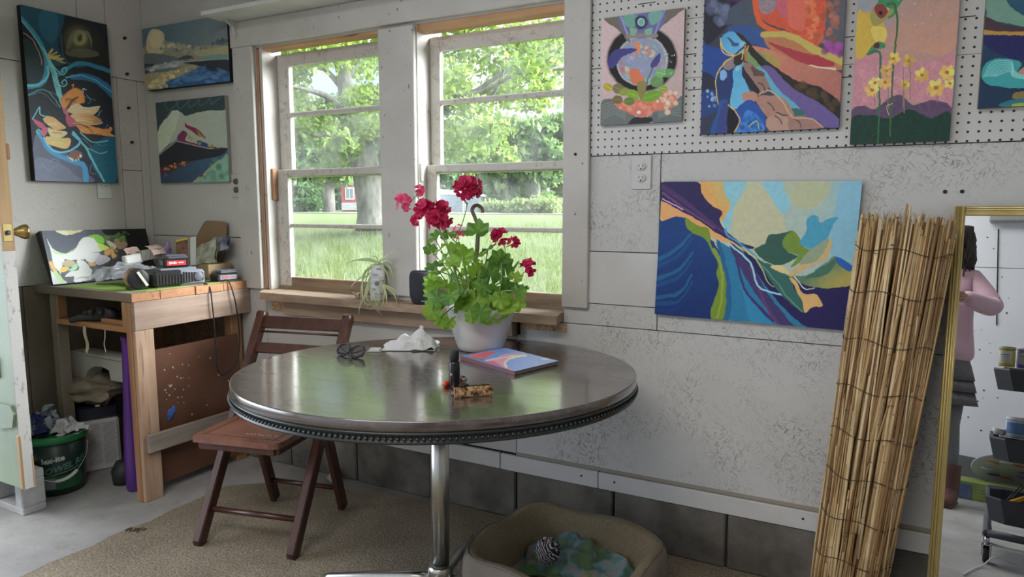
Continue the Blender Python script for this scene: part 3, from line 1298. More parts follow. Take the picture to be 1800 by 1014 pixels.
P.fill([(480, 760), (600, 700), (620, 860), (600, 958), (530, 940), (480, 850)], (26, 74, 92))
P.stroke([(200, 690), (260, 790), (380, 845), (440, 870), (450, 958)], 14, (62, 120, 160), 26)
P.stroke([(230, 720), (280, 790), (360, 790), (420, 740), (380, 690)], 9, (90, 152, 180))
P.stroke([(380, 700), (440, 760), (490, 850), (545, 950)], 12, (80, 150, 164), 8)
P.stroke([(420, 690), (480, 740), (560, 730)], 5, (86, 150, 160))
P.stroke([(450, 770), (520, 800), (560, 790)], 4, (80, 150, 150))
P.stroke([(170, 625), (205, 560), (210, 600), (260, 610)], 5, (90, 158, 170))
# petals
P.fill([(313, 520), (345, 480), (385, 455), (432, 480), (440, 530), (410, 545), (350, 590), (325, 570)], (178, 116, 62))
P.fill([(350, 575), (400, 540), (440, 560), (520, 552), (480, 600), (400, 600)], (190, 150, 112))
P.fill([(365, 600), (430, 590), (490, 600), (535, 640), (440, 650), (385, 635)], (192, 150, 108), (150, 110, 70), ((370, 600), (500, 640)))
P.fill([(380, 640), (450, 650), (540, 672), (582, 660), (566, 690), (600, 712), (520, 700), (440, 695), (395, 660)], (178, 110, 62))
P.stroke([(350, 570), (380, 520), (405, 505)], 14, (70, 60, 48), 6)
P.stroke([(390, 640), (450, 660), (480, 690)], 10, (84, 66, 46), 5)
P.fill([(322, 560), (350, 580), (355, 610), (330, 590)], (150, 84, 92))
P.fill([(345, 600), (385, 620), (392, 655), (362, 660), (345, 630)], (146, 70, 88))
P.fill([(225, 620), (270, 610), (310, 640), (345, 668), (290, 680), (245, 650)], (196, 140, 96))
P.fill([(245, 670), (290, 680), (352, 690), (320, 720), (270, 720)], (190, 160, 120))
P.fill([(240, 715), (300, 722), (366, 724), (352, 775), (300, 770), (250, 750)], (186, 150, 100))
P.fill([(172, 625), (215, 640), (235, 665), (205, 668)], (152, 76, 94))
P.fill([(220, 670), (250, 672), (235, 712), (215, 700)], (156, 80, 100))
P.ell(395, 810, 36, 26, (86, 80, 76))
P.ell(393, 812, 22, 14, (120, 70, 66))
P.dabs([(360, 820), (395, 838), (425, 815)], (190, 180, 160), 22, 3, 5, 4)
P.stroke([(205, 700), (190, 690), (200, 676), (214, 690)], 4, (90, 150, 160))
_x = np.random.default_rng(77)
for (x0, y0, x1, y1, x2, y2) in [(330, 560, 300, 500, 250, 480), (150, 500, 220, 490, 300, 560), (420, 470, 440, 500, 500, 520), (450, 490, 470, 520, 455, 540), (530, 575, 510, 600, 530, 620), (500, 560, 520, 590, 500, 606), (560, 650, 540, 690, 560, 700), (220, 860, 260, 890, 310, 850), (310, 850, 280, 830, 260, 850), (480, 860, 470, 900, 500, 910), (500, 740, 530, 760, 560, 750), (430, 720, 470, 760, 480, 790), (150, 580, 130, 640, 150, 650)]:
    P.stroke([(x0, y0), (x1, y1), (x2, y2)], 2.2, (84, 130, 136), 1.2)
for (cx, cy, L, c) in [(370, 520, 60, (80, 60, 44)), (430, 575, 90, (226, 190, 150)), (440, 620, 90, (222, 186, 140)), (470, 680, 100, (210, 140, 84)), (280, 648, 60, (226, 180, 140)), (300, 745, 60, (222, 186, 136)), (300, 696, 50, (170, 130, 84))]:
    for k in range(7):
        a = _x.normal(0, 5)
        P.stroke([(cx - L / 2, cy + a), (cx, cy + a - 6 + k * 2), (cx + L / 2, cy + a * 1.6 + k * 2)], 2.4, tuple(np.clip(np.array(c) * _x.uniform(.75, 1.05), 0, 255)), 1.0, a=.7)
P.stroke([(315, 525), (345, 482), (385, 457), (430, 480), (438, 528)], 3, (150, 84, 40))
P.stroke([(350, 575), (400, 541), (440, 560), (520, 552)], 2.5, (230, 200, 170))
P.stroke([(380, 640), (450, 650), (535, 640)], 2.5, (230, 190, 150))
P.stroke([(570, 662), (582, 672), (568, 690), (600, 712)], 5, (200, 130, 80))
P.stroke([(432, 480), (428, 462), (446, 468)], 3, (180, 180, 170))
P.stroke([(375, 455), (380, 440), (370, 444)], 4, (178, 116, 62))
canvas('tall dark canvas with orange flowers and teal vines on left wall', P, (.036, -.582, 2.103), (0, .379, 0), (0, .004, -.750), .034, (14, 14, 16), PG)

# ---- 2  seascape in the corner (7.8 x photo, origin 245,30)
P = Paint([(35, 160), (1193, -25), (1248, 880), (88, 992)], 250, 170, (70, 86, 92), .42, 5)
P.all((62, 80, 88), (84, 94, 96), ((300, 100), (1100, 350)))
P.fill([(40, 420), (400, 330), (620, 400), (1220, 400), (1230, 600), (60, 700)], (108, 104, 88), nz=.25)
P.fill([(100, 300), (160, 170), (240, 165), (330, 220), (350, 350), (330, 470), (200, 515), (110, 460)], (146, 134, 108), nz=.25)
P.ell(225, 300, 95, 120, (158, 146, 116), 0, .8, .4)
P.dabs([(390, 350), (470, 390), (560, 400), (640, 420), (780, 430)], (128, 124, 104), 40, 12, 30, 22)
P.dabs([(1050, 370), (1130, 330), (1190, 350)], (60, 66, 70), 25, 10, 24, 22)
P.dabs([(330, 430), (500, 450), (720, 430), (900, 440)], (92, 98, 98), 36, 10, 22, 16)
P.fill([(760, 470), (1000, 430), (1220, 400), (1228, 510), (900, 540), (780, 520)], (122, 118, 92))
P.fill([(60, 510), (300, 500), (560, 560), (700, 600), (460, 640), (70, 780)], (74, 80, 84), nz=.25)
P.fill([(540, 570), (620, 525), (700, 530), (745, 565)], (52, 60, 62))
P.fill([(840, 545), (1020, 520), (1228, 515), (1230, 570), (1000, 585), (860, 572)], (86, 108, 108))
P.fill([(560, 600), (1232, 575), (1234, 596), (700, 615)], (112, 116, 108))
P.fill([(60, 640), (250, 640), (200, 700), (75, 760)], (36, 42, 50))
P.dabs([(150, 700), (300, 660), (460, 640), (560, 620)], (126, 130, 130), 40, 8, 26, 14, elong=2.2, ang=-.2)
P.fill([(600, 620), (860, 604), (1234, 592), (1246, 760), (1000, 740), (860, 680), (740, 650)], (40, 42, 48), nz=.2)
P.fill([(80, 780), (380, 740), (600, 690), (720, 650), (800, 680), (640, 780), (480, 880), (330, 980), (90, 990)], (120, 112, 88), nz=.3)
P.fill([(400, 870), (620, 790), (830, 690), (1000, 740), (1246, 765), (1248, 890), (360, 975)], (40, 66, 98), nz=.3)
P.dabs([(450, 900), (700, 800), (950, 820), (1150, 850)], (66, 96, 128), 70, 8, 26, 40, .6, elong=2.6)
P.dabs([(150, 900), (300, 850), (430, 790), (620, 730)], (158, 142, 106), 50, 10, 28, 24, .8)
P.dabs([(120, 950), (260, 900), (350, 940)], (150, 138, 112), 30, 10, 26, 20)
canvas('seascape canvas with clouds and shore in corner above white peak painting', P, (.056, -.037, 2.116), (.608, 0, -.004), (.003, 0, -.297), .036, (10, 10, 12), PG)

# ---- 3  small canvas with white peak (5.48 x photo, origin 270,160)
P = Paint([(22, 118), (680, 40), (742, 876), (65, 886)], 190, 210, (60, 66, 66), .37, 6)
P.all((128, 132, 118), (116, 124, 116), ((100, 300), (650, 500)))
P.fill([(20, 110), (700, 30), (690, 172), (560, 180), (420, 205), (310, 235), (260, 200), (180, 190), (110, 260), (35, 370)], (40, 52, 54))
for k in range(5):
    P.stroke([(110 + 110 * k, 115 - 10 * k), (150 + 100 * k, 190 - 16 * k), (240 + 100 * k, 100 - 10 * k)], 12, (62, 76, 76), a=.6)
P.fill([(35, 370), (110, 260), (180, 195), (140, 290), (60, 380)], (50, 64, 50))
P.fill([(45, 380), (150, 230), (190, 190), (250, 210), (180, 420), (60, 600)], (138, 144, 128))
P.fill([(55, 605), (230, 470), (520, 545), (640, 540), (718, 545), (715, 600), (560, 690), (300, 690), (60, 740)], (32, 34, 38))
P.fill([(225, 470), (275, 380), (320, 400), (310, 470), (420, 500), (560, 520), (640, 555), (540, 545), (400, 520)], (86, 40, 66))
P.fill([(420, 470), (520, 500), (600, 545), (560, 560), (440, 520)], (40, 50, 82))
P.dabs([(320, 440), (380, 460), (480, 500), (600, 545)], (110, 104, 60), 18, 6, 14, 12)
P.fill([(300, 300), (330, 325), (400, 350), (470, 405), (500, 448), (420, 420), (350, 370), (305, 340)], (98, 36, 58))
P.fill([(410, 370), (500, 448), (430, 430)], (96, 100, 50), sm=0)
P.stroke([(60, 600), (130, 540), (225, 470)], 16, (92, 96, 92))
P.stroke([(230, 478), (400, 520), (560, 550)], 7, (120, 116, 110))
P.fill([(65, 800), (300, 690), (640, 620), (715, 560), (720, 610), (560, 720), (380, 876), (65, 886)], (40, 50, 62), (46, 68, 90), ((100, 840), (700, 620)))
P.fill([(62, 740), (180, 700), (350, 670), (240, 740), (100, 810), (66, 830)], (58, 38, 38))
P.dabs([(90, 770), (160, 730), (230, 710), (310, 690)], (130, 84, 50), 16, 6, 14, 10)
P.dabs([(90, 830), (110, 800)], (50, 60, 110), 6, 8, 14, 8)
P.fill([(400, 876), (560, 740), (650, 660), (720, 610), (742, 876)], (92, 120, 104))
P.dabs([(520, 830), (600, 770), (680, 720), (690, 830)], (76, 108, 94), 24, 18, 34, 30)
P.stroke([(390, 870), (480, 800), (640, 660)], 9, (120, 116, 80))
P.fill([(430, 840), (470, 795), (480, 820)], (86, 40, 50), sm=0)
canvas('small square canvas with white folded peak on dark green in corner', P, (.104, -.021, 1.757), (.502, 0, 0), (.005, 0, -.400), .020, (150, 148, 140), PG)

# ---- 4  white lily canvas leaning on the workbench (9 x photo, origin 65,395)
P = Paint([(60, 82), (1700, 66), (1860, 835), (265, 905)], 240, 120, (70, 72, 78), .38, 8, wob=.4)
P.all((72, 74, 82), (28, 28, 28), ((700, 300), (1500, 200)))
P.fill([(1180, 70), (1700, 66), (1800, 420), (1700, 500), (1300, 330)], (18, 18, 18))
P.fill([(280, 80), (680, 78), (560, 130), (440, 155), (350, 130)], (150, 150, 120))
P.fill([(280, 80), (420, 78), (480, 150), (400, 150)], (170, 160, 140))
P.fill([(150, 210), (230, 360), (400, 440), (560, 390), (660, 230), (740, 190), (860, 210), (960, 300), (900, 420), (760, 440), (700, 540), (450, 540), (420, 530), (360, 680), (380, 770), (260, 600), (210, 420)], (168, 166, 180))
P.fill([(150, 210), (240, 390), (420, 440), (600, 350), (500, 420), (390, 460), (250, 420)], (128, 160, 104))
P.fill([(225, 420), (330, 470), (420, 530), (350, 690), (280, 600)], (178, 180, 186))
P.fill([(640, 260), (720, 195), (830, 200), (800, 330), (740, 440), (690, 530), (560, 540), (470, 470), (590, 400)], (180, 174, 192))
P.fill([(780, 380), (820, 260), (870, 230), (930, 280), (1000, 400), (930, 435), (820, 425)], (196, 188, 204))
P.fill([(710, 510), (760, 440), (900, 440), (960, 460), (900, 570), (790, 590)], (192, 178, 188))
P.fill([(760, 190), (880, 150), (1000, 200), (1020, 290), (930, 290), (860, 220)], (96, 140, 58))
P.fill([(930, 300), (1030, 320), (1100, 380), (1010, 410), (940, 370)], (140, 158, 66))
P.fill([(1030, 220), (1100, 260), (1220, 340), (1180, 400), (1100, 340)], (130, 132, 108))
P.fill([(1180, 240), (1300, 220), (1400, 330), (1280, 400), (1200, 330)], (110, 92, 74))
P.dabs([(1050, 450), (1150, 420), (1180, 490)], (150, 116, 74), 30, 14, 34, 24)
P.dabs([(1050, 180), (1200, 150), (1350, 200)], (60, 86, 40), 40, 8, 24, 40, elong=2, ang=.6)
P.fill([(1000, 70), (1260, 70), (1200, 160), (1050, 160)], (24, 24, 22))
P.fill([(940, 480), (1050, 500), (1120, 560), (960, 640), (880, 580)], (150, 148, 156))
P.fill([(450, 540), (560, 560), (600, 640), (480, 640), (380, 610)], (136, 128, 108))
P.fill([(370, 660), (440, 640), (500, 660), (460, 720), (365, 725)], (196, 140, 80))
P.fill([(195, 555), (250, 580), (310, 700), (290, 735), (225, 660)], (190, 128, 80))
P.fill([(490, 700), (600, 600), (610, 680), (500, 720)], (120, 156, 128))
P.fill([(600, 560), (700, 560), (790, 650), (880, 790), (830, 850), (580, 880), (560, 800), (440, 800), (520, 720), (640, 690)], (192, 190, 188))
P.fill([(640, 690), (740, 680), (820, 740), (780, 830), (660, 800)], (188, 186, 210))
P.ell(645, 750, 50, 26, (200, 176, 176), .2, .7, .6)
P.fill([(780, 600), (890, 600), (880, 650), (810, 650)], (182, 128, 84))
P.fill([(220, 700), (280, 740), (400, 830), (460, 890), (270, 905)], (192, 196, 186))
P.fill([(260, 690), (330, 740), (450, 880), (390, 880), (290, 780)], (134, 164, 116))
P.fill([(850, 700), (1000, 660), (1110, 830), (860, 850)], (76, 78, 88))
P.stroke([(60, 100), (120, 300), (180, 520), (205, 560)], 10, (80, 84, 92))
P.stroke([(700, 555), (640, 600), (660, 690)], 10, (140, 180, 160), a=.7)
_O = V((.042, -.573, 1.131)); _U = V((0, .498, -.004)); _W = V((.100, -.024, -.2345))
canvas('white lily canvas leaning against left wall on workbench', P, _O, _U, _W, .034, (20, 20, 22), PG)

# ---- 5  pink canvas with glass globe (3.38 x photo, origin 1020,0)
P = Paint([(135, 105), (620, 42), (604, 712), (132, 738)], 200, 250, (160, 140, 140), .47, 9, wob=.4)
P.all((170, 148, 150), (150, 132, 130), ((150, 200), (600, 600)))
P.ell(372, 345, 205, 195, (22, 22, 22))
P.ell(372, 358, 152, 148, (150, 148, 150), 0, 1, .05)
P.ell(372, 358, 143, 140, (112, 122, 140), 0, 1, .08)
P.fill([(145, 105), (240, 90), (300, 230), (280, 235), (240, 180)], (90, 86, 76))
P.fill([(500, 60), (618, 44), (540, 110), (470, 170), (450, 225), (430, 215)], (88, 84, 76))
P.fill([(240, 90), (500, 56), (450, 200), (300, 215)], (84, 88, 128))
P.fill([(255, 95), (340, 85), (330, 150), (280, 150)], (88, 130, 120))
P.fill([(410, 75), (485, 62), (465, 130), (420, 140)], (92, 134, 126))
P.stroke([(245, 95), (290, 210)], 8, (130, 124, 160))
P.stroke([(498, 60), (445, 205)], 8, (120, 116, 150))
P.ell(366, 128, 38, 42, (52, 48, 72)); P.ell(366, 128, 22, 24, (140, 180, 170)); P.ell(366, 128, 17, 19, (86, 140, 130))
P.stroke([(290, 215), (370, 205), (450, 210)], 22, (112, 106, 102))
P.fill([(300, 160), (340, 170), (330, 205), (305, 200)], (104, 140, 110))
P.fill([(390, 175), (430, 160), (425, 200), (395, 200)], (104, 140, 120))
rnd_ = np.random.default_rng(5)
for k in range(46):
    a, q = rnd_.uniform(0, 6.28), rnd_.uniform(.1, .92) ** .7
    x, y = 372 + 135 * q * math.cos(a), 358 + 132 * q * math.sin(a)
    P.ell(x, y, rnd_.uniform(6, 16), rnd_.uniform(6, 22), [(170, 110, 80), (120, 150, 140), (140, 130, 170), (160, 90, 80), (96, 116, 150), (176, 160, 120)][k % 6], a, .75)
for k in range(14):
    a = k * .45
    P.stroke([(372, 420), (372 + 70 * math.cos(a), 370 + 60 * math.sin(a)), (372 + 138 * math.cos(a + .2), 358 + 134 * math.sin(a + .2))], 3, (130, 126, 170), a=.7)
P.fill([(335, 240), (360, 260), (355, 320), (340, 300)], (176, 112, 80))
P.fill([(300, 420), (340, 400), (385, 470), (350, 500), (310, 480)], (170, 96, 66))
P.fill([(175, 350), (215, 290), (340, 285), (310, 310), (250, 340), (210, 395), (178, 390)], (54, 52, 104))
P.fill([(425, 370), (475, 310), (472, 370), (430, 400)], (56, 54, 106))
P.stroke([(440, 390), (410, 460), (385, 570)], 5, (60, 70, 60))
P.fill([(135, 600), (230, 580), (300, 620), (330, 690), (300, 730), (132, 738)], (84, 90, 88))
P.fill([(420, 660), (560, 600), (606, 570), (604, 712), (440, 722)], (80, 88, 88))
P.fill([(330, 690), (430, 690), (420, 722), (300, 732)], (34, 38, 40))
for k in range(6):
    P.stroke([(140, 620 + 18 * k), (210, 600 + 14 * k), (280, 640 + 12 * k)], 4, (120, 124, 118), a=.6)
    P.stroke([(470, 650 + 10 * k), (530, 630 + 8 * k), (600, 600 + 16 * k)], 4, (114, 120, 116), a=.6)
P.fill([(215, 600), (300, 590), (420, 570), (510, 540), (575, 570), (550, 630), (440, 660), (370, 692), (300, 665), (230, 630)], (168, 98, 84), nz=.25)
P.dabs([(260, 620), (340, 640), (430, 620)], (196, 110, 90), 26, 8, 16, 16)
P.dabs([(480, 590), (540, 580), (520, 620)], (190, 150, 130), 24, 8, 16, 18)
P.ell(355, 660, 14, 10, (190, 170, 170))
for (x, y, rx, ry, a, c) in [(175, 510, 30, 22, .5, (140, 132, 50)), (235, 520, 34, 30, .2, (96, 92, 60)), (320, 555, 42, 28, .4, (104, 134, 46)), (265, 540, 26, 22, -.4, (110, 120, 50)), (430, 565, 62, 30, -.3, (92, 128, 44)), (495, 520, 28, 20, .2, (110, 132, 54)), (460, 480, 40, 34, -.5, (86, 116, 74)), (525, 430, 36, 26, -.2, (80, 124, 74)), (480, 430, 30, 30, .3, (100, 140, 90)), (300, 595, 34, 22, 0, (84, 100, 50)), (230, 585, 30, 26, 0, (92, 84, 56))]:
    P.ell(x, y, rx, ry, c, a, 1, .15)
    P.stroke([(x - rx * .8 * math.cos(a), y - rx * .8 * math.sin(a)), (x + rx * .8 * math.cos(a), y + rx * .8 * math.sin(a))], 3, tuple(int(q * 1.3) for q in c), a=.7)
P.fill([(345, 490), (395, 480), (385, 570), (360, 575)], (112, 104, 60))
for k in range(16):
    P.ell(rnd_.uniform(500, 565), rnd_.uniform(290, 440), 3, 3, (170, 170, 170))
canvas('pink canvas with glass globe and plants, leftmost on the white pegboard', P, (2.4800, -.0263, 1.8765), (.282, 0, .0005), (0, 0, -.358), .018, (150, 142, 138), PG)

# ---- 6  geode canvas (photo coordinates)
def q6(pts, s=4.222, ox=1225.0, oy=0.0):
    return [(ox + x / s, oy + y / s) for x, y in pts]
P = Paint([(1241, -48), (1483.5, -60), (1475, 222), (1231, 237)], 250, 300, (40, 44, 60), .56, 12)
P.all((46, 52, 70), (70, 66, 72), ((1240, 60), (1480, 20)))
P.fill(q6([(60, -200), (420, -200), (400, 40), (260, 80), (250, 170), (190, 250), (60, 300)]), (30, 30, 44))
P.dabs(q6([(80, 40), (140, 60), (200, 90), (220, 130), (200, 180)]), (84, 92, 116), 26, 5, 8, 5, .8)
P.dabs(q6([(250, -40), (330, 0), (380, 20)]), (78, 44, 96), 18, 5, 9, 5, .7)
P.fill(q6([(250, 90), (430, 20), (450, 120), (570, 230), (570, 270), (300, 220)]), (62, 72, 86))
P.fill([(1283, 50), (1330, 52), (1362, 75), (1440, 110), (1478, 150), (1478, 175), (1420, 140), (1360, 95), (1300, 70)], (44, 72, 124))
P.fill([(1326, -60), (1430, -60), (1450, 30), (1445, 80), (1425, 90), (1392, 65), (1350, 45), (1330, 20)], (178, 74, 52), nz=.25)
P.fill([(1331, -50), (1360, -50), (1368, 20), (1340, 26)], (128, 112, 120), nz=.4)
P.fill([(1366, -60), (1400, -60), (1390, 20), (1384, 40), (1370, 25)], (168, 84, 96))
P.fill([(1390, -60), (1425, -60), (1418, 50), (1405, 62), (1388, 42)], (186, 92, 76))
P.dabs([(1422, 5), (1428, 30), (1432, 55), (1430, 75)], (196, 104, 70), 40, 2, 5, 4)
P.fill([(1450, -60), (1484, -60), (1478, 100), (1450, 80), (1455, 20)], (76, 78, 86))
P.dabs([(1450, 20), (1462, 50), (1450, 80)], (150, 90, 70), 24, 3, 6, 7, .6)
P.stroke([(1331, 5), (1340, 45), (1380, 66), (1430, 90)], 8, (196, 84, 44), 5)
P.fill([(1344, 66), (1355, 60), (1400, 72), (1440, 95), (1478, 112), (1478, 128), (1450, 125), (1400, 118), (1360, 92)], (156, 104, 72))
P.fill([(1355, 78), (1400, 95), (1450, 108), (1465, 122), (1425, 120), (1385, 100)], (146, 50, 62))
P.stroke([(1346, 66), (1390, 70), (1440, 98), (1478, 114)], 8, (168, 150, 80), 12)
P.stroke([(1425, 122), (1466, 128)], 4, (186, 178, 160))
P.dabs([(1450, 90), (1465, 95), (1472, 100)], (130, 62, 126), 18, 3, 6, 5)
P.fill([(1320, 85), (1360, 92), (1420, 120), (1478, 135), (1476, 182), (1440, 165), (1400, 145), (1360, 125), (1330, 105)], (176, 112, 92), (150, 96, 88), ((1340, 100), (1470, 160)))
P.fill([(1308, 88), (1340, 96), (1365, 120), (1350, 135), (1325, 118)], (104, 128, 84))
P.fill([(1345, 92), (1368, 104), (1378, 120), (1360, 118)], (150, 128, 72))
P.fill([(1296, 62), (1315, 70), (1340, 100), (1400, 142), (1440, 155), (1476, 180), (1475, 210), (1430, 190), (1385, 160), (1350, 125), (1320, 95)], (38, 34, 34), nz=.3)
P.dabs([(1400, 150), (1440, 170), (1468, 190)], (70, 56, 40), 26, 3, 7, 5, .6)
P.fill([(1340, 125), (1360, 120), (1400, 158), (1440, 180), (1475, 208), (1475, 222), (1440, 218), (1405, 200), (1370, 165)], (92, 78, 128))
P.fill([(1335, 118), (1352, 128), (1375, 160), (1400, 180), (1412, 196), (1395, 202), (1378, 180), (1350, 145)], (84, 146, 168))
P.fill([(1396, 190), (1420, 196), (1415, 204), (1395, 203)], (52, 92, 90))
P.fill([(1231, 80), (1262, 85), (1290, 96), (1275, 120), (1260, 145), (1233, 135)], (30, 62, 128))
P.fill([(1231, 130), (1262, 140), (1265, 180), (1232, 200)], (34, 40, 58))
P.fill([(1231, 165), (1260, 160), (1265, 190), (1240, 205), (1231, 200)], (36, 58, 110))
P.dabs([(1240, 165), (1255, 170), (1250, 185)], (120, 150, 190), 12, 1.5, 3, 5)
P.fill(q6([(180, 290), (250, 240), (300, 262), (350, 305), (382, 340), (372, 395), (292, 415), (230, 388), (195, 340)]), (72, 138, 178), (96, 160, 196), ((1270, 70), (1310, 95)), sm=2)
P.fill(q6([(228, 280), (262, 292), (290, 322), (330, 330), (320, 352), (280, 350), (262, 318)]), (50, 78, 116), sm=2)
P.fill(q6([(330, 330), (372, 322), (380, 355), (345, 365)]), (120, 168, 200), sm=2)
P.stroke(q6([(375, 345), (350, 375), (300, 410)]), 3, (46, 50, 70))
P.fill([(1262, 130), (1275, 110), (1293, 104), (1296, 130), (1290, 165), (1280, 178), (1265, 172), (1260, 150)], (32, 50, 96))
P.fill([(1275, 112), (1292, 102), (1294, 120), (1278, 122)], (120, 110, 110))
P.fill([(1268, 126), (1276, 122), (1281, 132), (1276, 142), (1270, 140)], (110, 150, 190), sm=2)
P.stroke([(1293, 102), (1276, 112), (1262, 135), (1263, 170), (1266, 185)], 1.6, (190, 160, 90))
P.fill(q6([(322, 470), (350, 462), (372, 482), (352, 560), (415, 672), (352, 722), (385, 758), (300, 816), (262, 772), (286, 640), (282, 540), (305, 500)]), (78, 146, 184), (92, 160, 192), ((1300, 112), (1300, 190)), sm=2)
P.ell(1301, 120, 5, 7, (118, 166, 196), .3)
P.fill([(1310, 112), (1326, 112), (1330, 122), (1350, 137), (1358, 150), (1352, 165), (1335, 168), (1325, 150), (1312, 130)], (128, 102, 94), sm=1)
P.fill([(1326, 118), (1350, 132), (1342, 136), (1328, 130)], (96, 72, 68))
P.fill([(1310, 128), (1316, 128), (1340, 160), (1330, 162)], (38, 34, 40))
P.ell(1323, 171, 14, 11, (158, 118, 102))
P.fill(q6([(360, 500), (392, 560), (440, 640), (420, 660), (372, 590), (352, 540)]), (34, 36, 50), sm=2)
P.fill(q6([(430, 480), (470, 530), (530, 575), (440, 570)]), (84, 66, 62), sm=1)
P.fill([(1335, 175), (1355, 168), (1385, 175), (1400, 200), (1392, 212), (1375, 220), (1350, 200)], (146, 112, 100))
P.fill([(1352, 212), (1370, 200), (1385, 202), (1395, 226), (1360, 230)], (156, 124, 112))
P.fill([(1395, 204), (1425, 206), (1448, 222), (1396, 227)], (136, 106, 98))
P.stroke([(1340, 168), (1358, 160), (1380, 178), (1398, 205), (1430, 208), (1450, 222)], 1.8, (176, 150, 110))
P.stroke([(1370, 198), (1388, 202)], 2, (60, 50, 50))
P.fill([(1296, 198), (1320, 176), (1340, 188), (1352, 210), (1345, 232), (1305, 234)], (36, 72, 140))
P.fill([(1306, 220), (1318, 194), (1340, 206), (1348, 230), (1300, 234)], (60, 112, 178))
P.dabs([(1315, 225), (1325, 210), (1338, 222)], (36, 84, 150), 20, 3, 5, 6)
P.stroke([(1322, 222), (1335, 212), (1340, 226)], 1.5, (150, 160, 110))
P.fill([(1252, 236), (1262, 200), (1268, 178), (1284, 180), (1282, 236)], (38, 74, 130))
P.fill([(1264, 236), (1270, 190), (1284, 182), (1282, 236)], (50, 60, 110))
P.fill([(1284, 190), (1296, 196), (1304, 215), (1296, 234), (1283, 236)], (22, 24, 34))
P.stroke([(1284, 184), (1300, 200), (1306, 212), (1296, 232)], 1.6, (190, 160, 90))
P.stroke([(1268, 72), (1274, 92), (1290, 100), (1312, 97), (1320, 85)], 1.6, (186, 160, 96))
P.fill([(1296, 100), (1312, 98), (1310, 112), (1296, 118)], (40, 30, 30))
P.stroke([(1313, 84), (1316, 108)], 3.5, (150, 100, 60))
P.fill(q6([(292, 430), (360, 405), (352, 455), (300, 500), (286, 470)]), (44, 36, 38), sm=1)
P.stroke(q6([(362, 400), (356, 450)]), 1.6, (186, 160, 96))
P.stroke(q6([(180, 290), (200, 350), (235, 392), (292, 416), (372, 396)]), 1.6, (186, 160, 96))
for (x, y) in ((1376, 208), (1362, 186), (1410, 214), (1346, 152)):
    P.stroke([(x - 8, y - 5), (x, y), (x + 4, y + 9)], 1.6, (70, 56, 54))
canvas('blue and red geode canvas, second from left on the pegboard', P, (2.8245, -.0283, 1.979), (.4075, 0, .000), (0, 0, -.506), .020, (30, 30, 40), PG)

# ---- 7  yellow flowers on pink sky (3.38 x photo, origin 1440,0)
P = Paint([(222, -60), (835, -70), (770, 835), (173, 858)], 210, 290, (150, 120, 120), .50, 14)
P.all((110, 126, 138), (150, 118, 110), ((250, 0), (420, 280)))
P.fill([(500, -70), (830, -70), (800, 360), (600, 380), (430, 320), (500, 100)], (140, 116, 110), (162, 122, 104), ((600, 0), (700, 380)), a=.9)
P.fill([(205, 380), (420, 380), (640, 430), (790, 400), (780, 660), (480, 610), (190, 670)], (160, 112, 120), nz=.2)
for k in range(26):
    x, y = rnd_.uniform(210, 770), rnd_.uniform(440, 630)
    P.stroke([(x, y), (x + 16, y - 12), (x + 30, y), (x + 18, y + 12), (x + 8, y + 2)], 4, (184, 140, 150), a=.5)
P.fill([(185, 670), (260, 650), (330, 670), (420, 610), (490, 600), (560, 650), (660, 630), (770, 655), (765, 760), (185, 760)], (78, 62, 84), nz=.3)
P.fill([(180, 720), (300, 700), (420, 720), (540, 670), (660, 720), (770, 690), (770, 840), (173, 860)], (26, 50, 42), nz=.3)
P.fill([(205, 380), (215, 140), (260, 150), (300, 150), (360, 200), (395, 250), (385, 320), (320, 330), (270, 380)], (166, 140, 60))
P.fill([(300, 230), (390, 240), (386, 310), (330, 310)], (178, 158, 80))
P.fill([(320, 130), (360, 75), (420, 65), (440, 95), (480, 100), (534, 70), (470, 130), (440, 180), (390, 190), (350, 130)], (50, 112, 76))
P.fill([(300, 200), (300, 150), (340, 110), (390, 130), (440, 150), (400, 190), (360, 215), (320, 225)], (128, 120, 70))
P.fill([(325, 115), (375, 115), (400, 160), (360, 190), (330, 160)], (110, 48, 44))
P.ell(358, 160, 12, 12, (24, 20, 20))
P.stroke([(400, 118), (440, 120), (460, 180), (455, 300), (440, 440), (430, 650), (425, 810)], 14, (54, 84, 54), 8)
P.stroke([(280, 372), (340, 360), (362, 400), (358, 560), (358, 720), (350, 850)], 14, (48, 90, 66), 7)
P.fill([(300, 340), (340, 312), (384, 325), (380, 350), (330, 350), (270, 378)], (56, 110, 76))
P.ell(336, 330, 20, 16, (66, 40, 44))
for (x, y, r, c) in [(310, 565, 42, (196, 160, 90)), (390, 530, 36, (190, 150, 80)), (330, 530, 36, (200, 166, 100)), (400, 465, 34, (176, 144, 80)), (440, 405, 36, (176, 150, 76)), (530, 420, 36, (170, 140, 76)), (510, 545, 30, (186, 150, 76)), (610, 498, 40, (196, 160, 84)), (690, 565, 48, (198, 158, 84)), (755, 490, 42, (200, 160, 80)), (770, 545, 30, (206, 170, 100))]:
    for k in range(6):
        a = k * 1.05 + x
        P.ell(x + r * .6 * math.cos(a), y + r * .45 * math.sin(a), r * .55, r * .36, tuple(np.clip(np.array(c) * rnd_.uniform(.85, 1.12), 0, 255)), a, .95)
    P.ell(x, y, r * .3, r * .22, (150, 90, 50))
for (x, y, y2) in [(325, 590, 650), (500, 450, 660), (540, 450, 620), (505, 580, 690), (698, 610, 640), (410, 560, 670)]:
    P.stroke([(x, y), (x + 3, y2)], 5, (110, 104, 84))
P.stroke([(420, 700), (400, 660), (440, 640)], 3, (170, 160, 120))
for k in range(18):
    P.ell(rnd_.uniform(260, 700), rnd_.uniform(0, 240), 4, 4, (170, 170, 170), 0, .7)
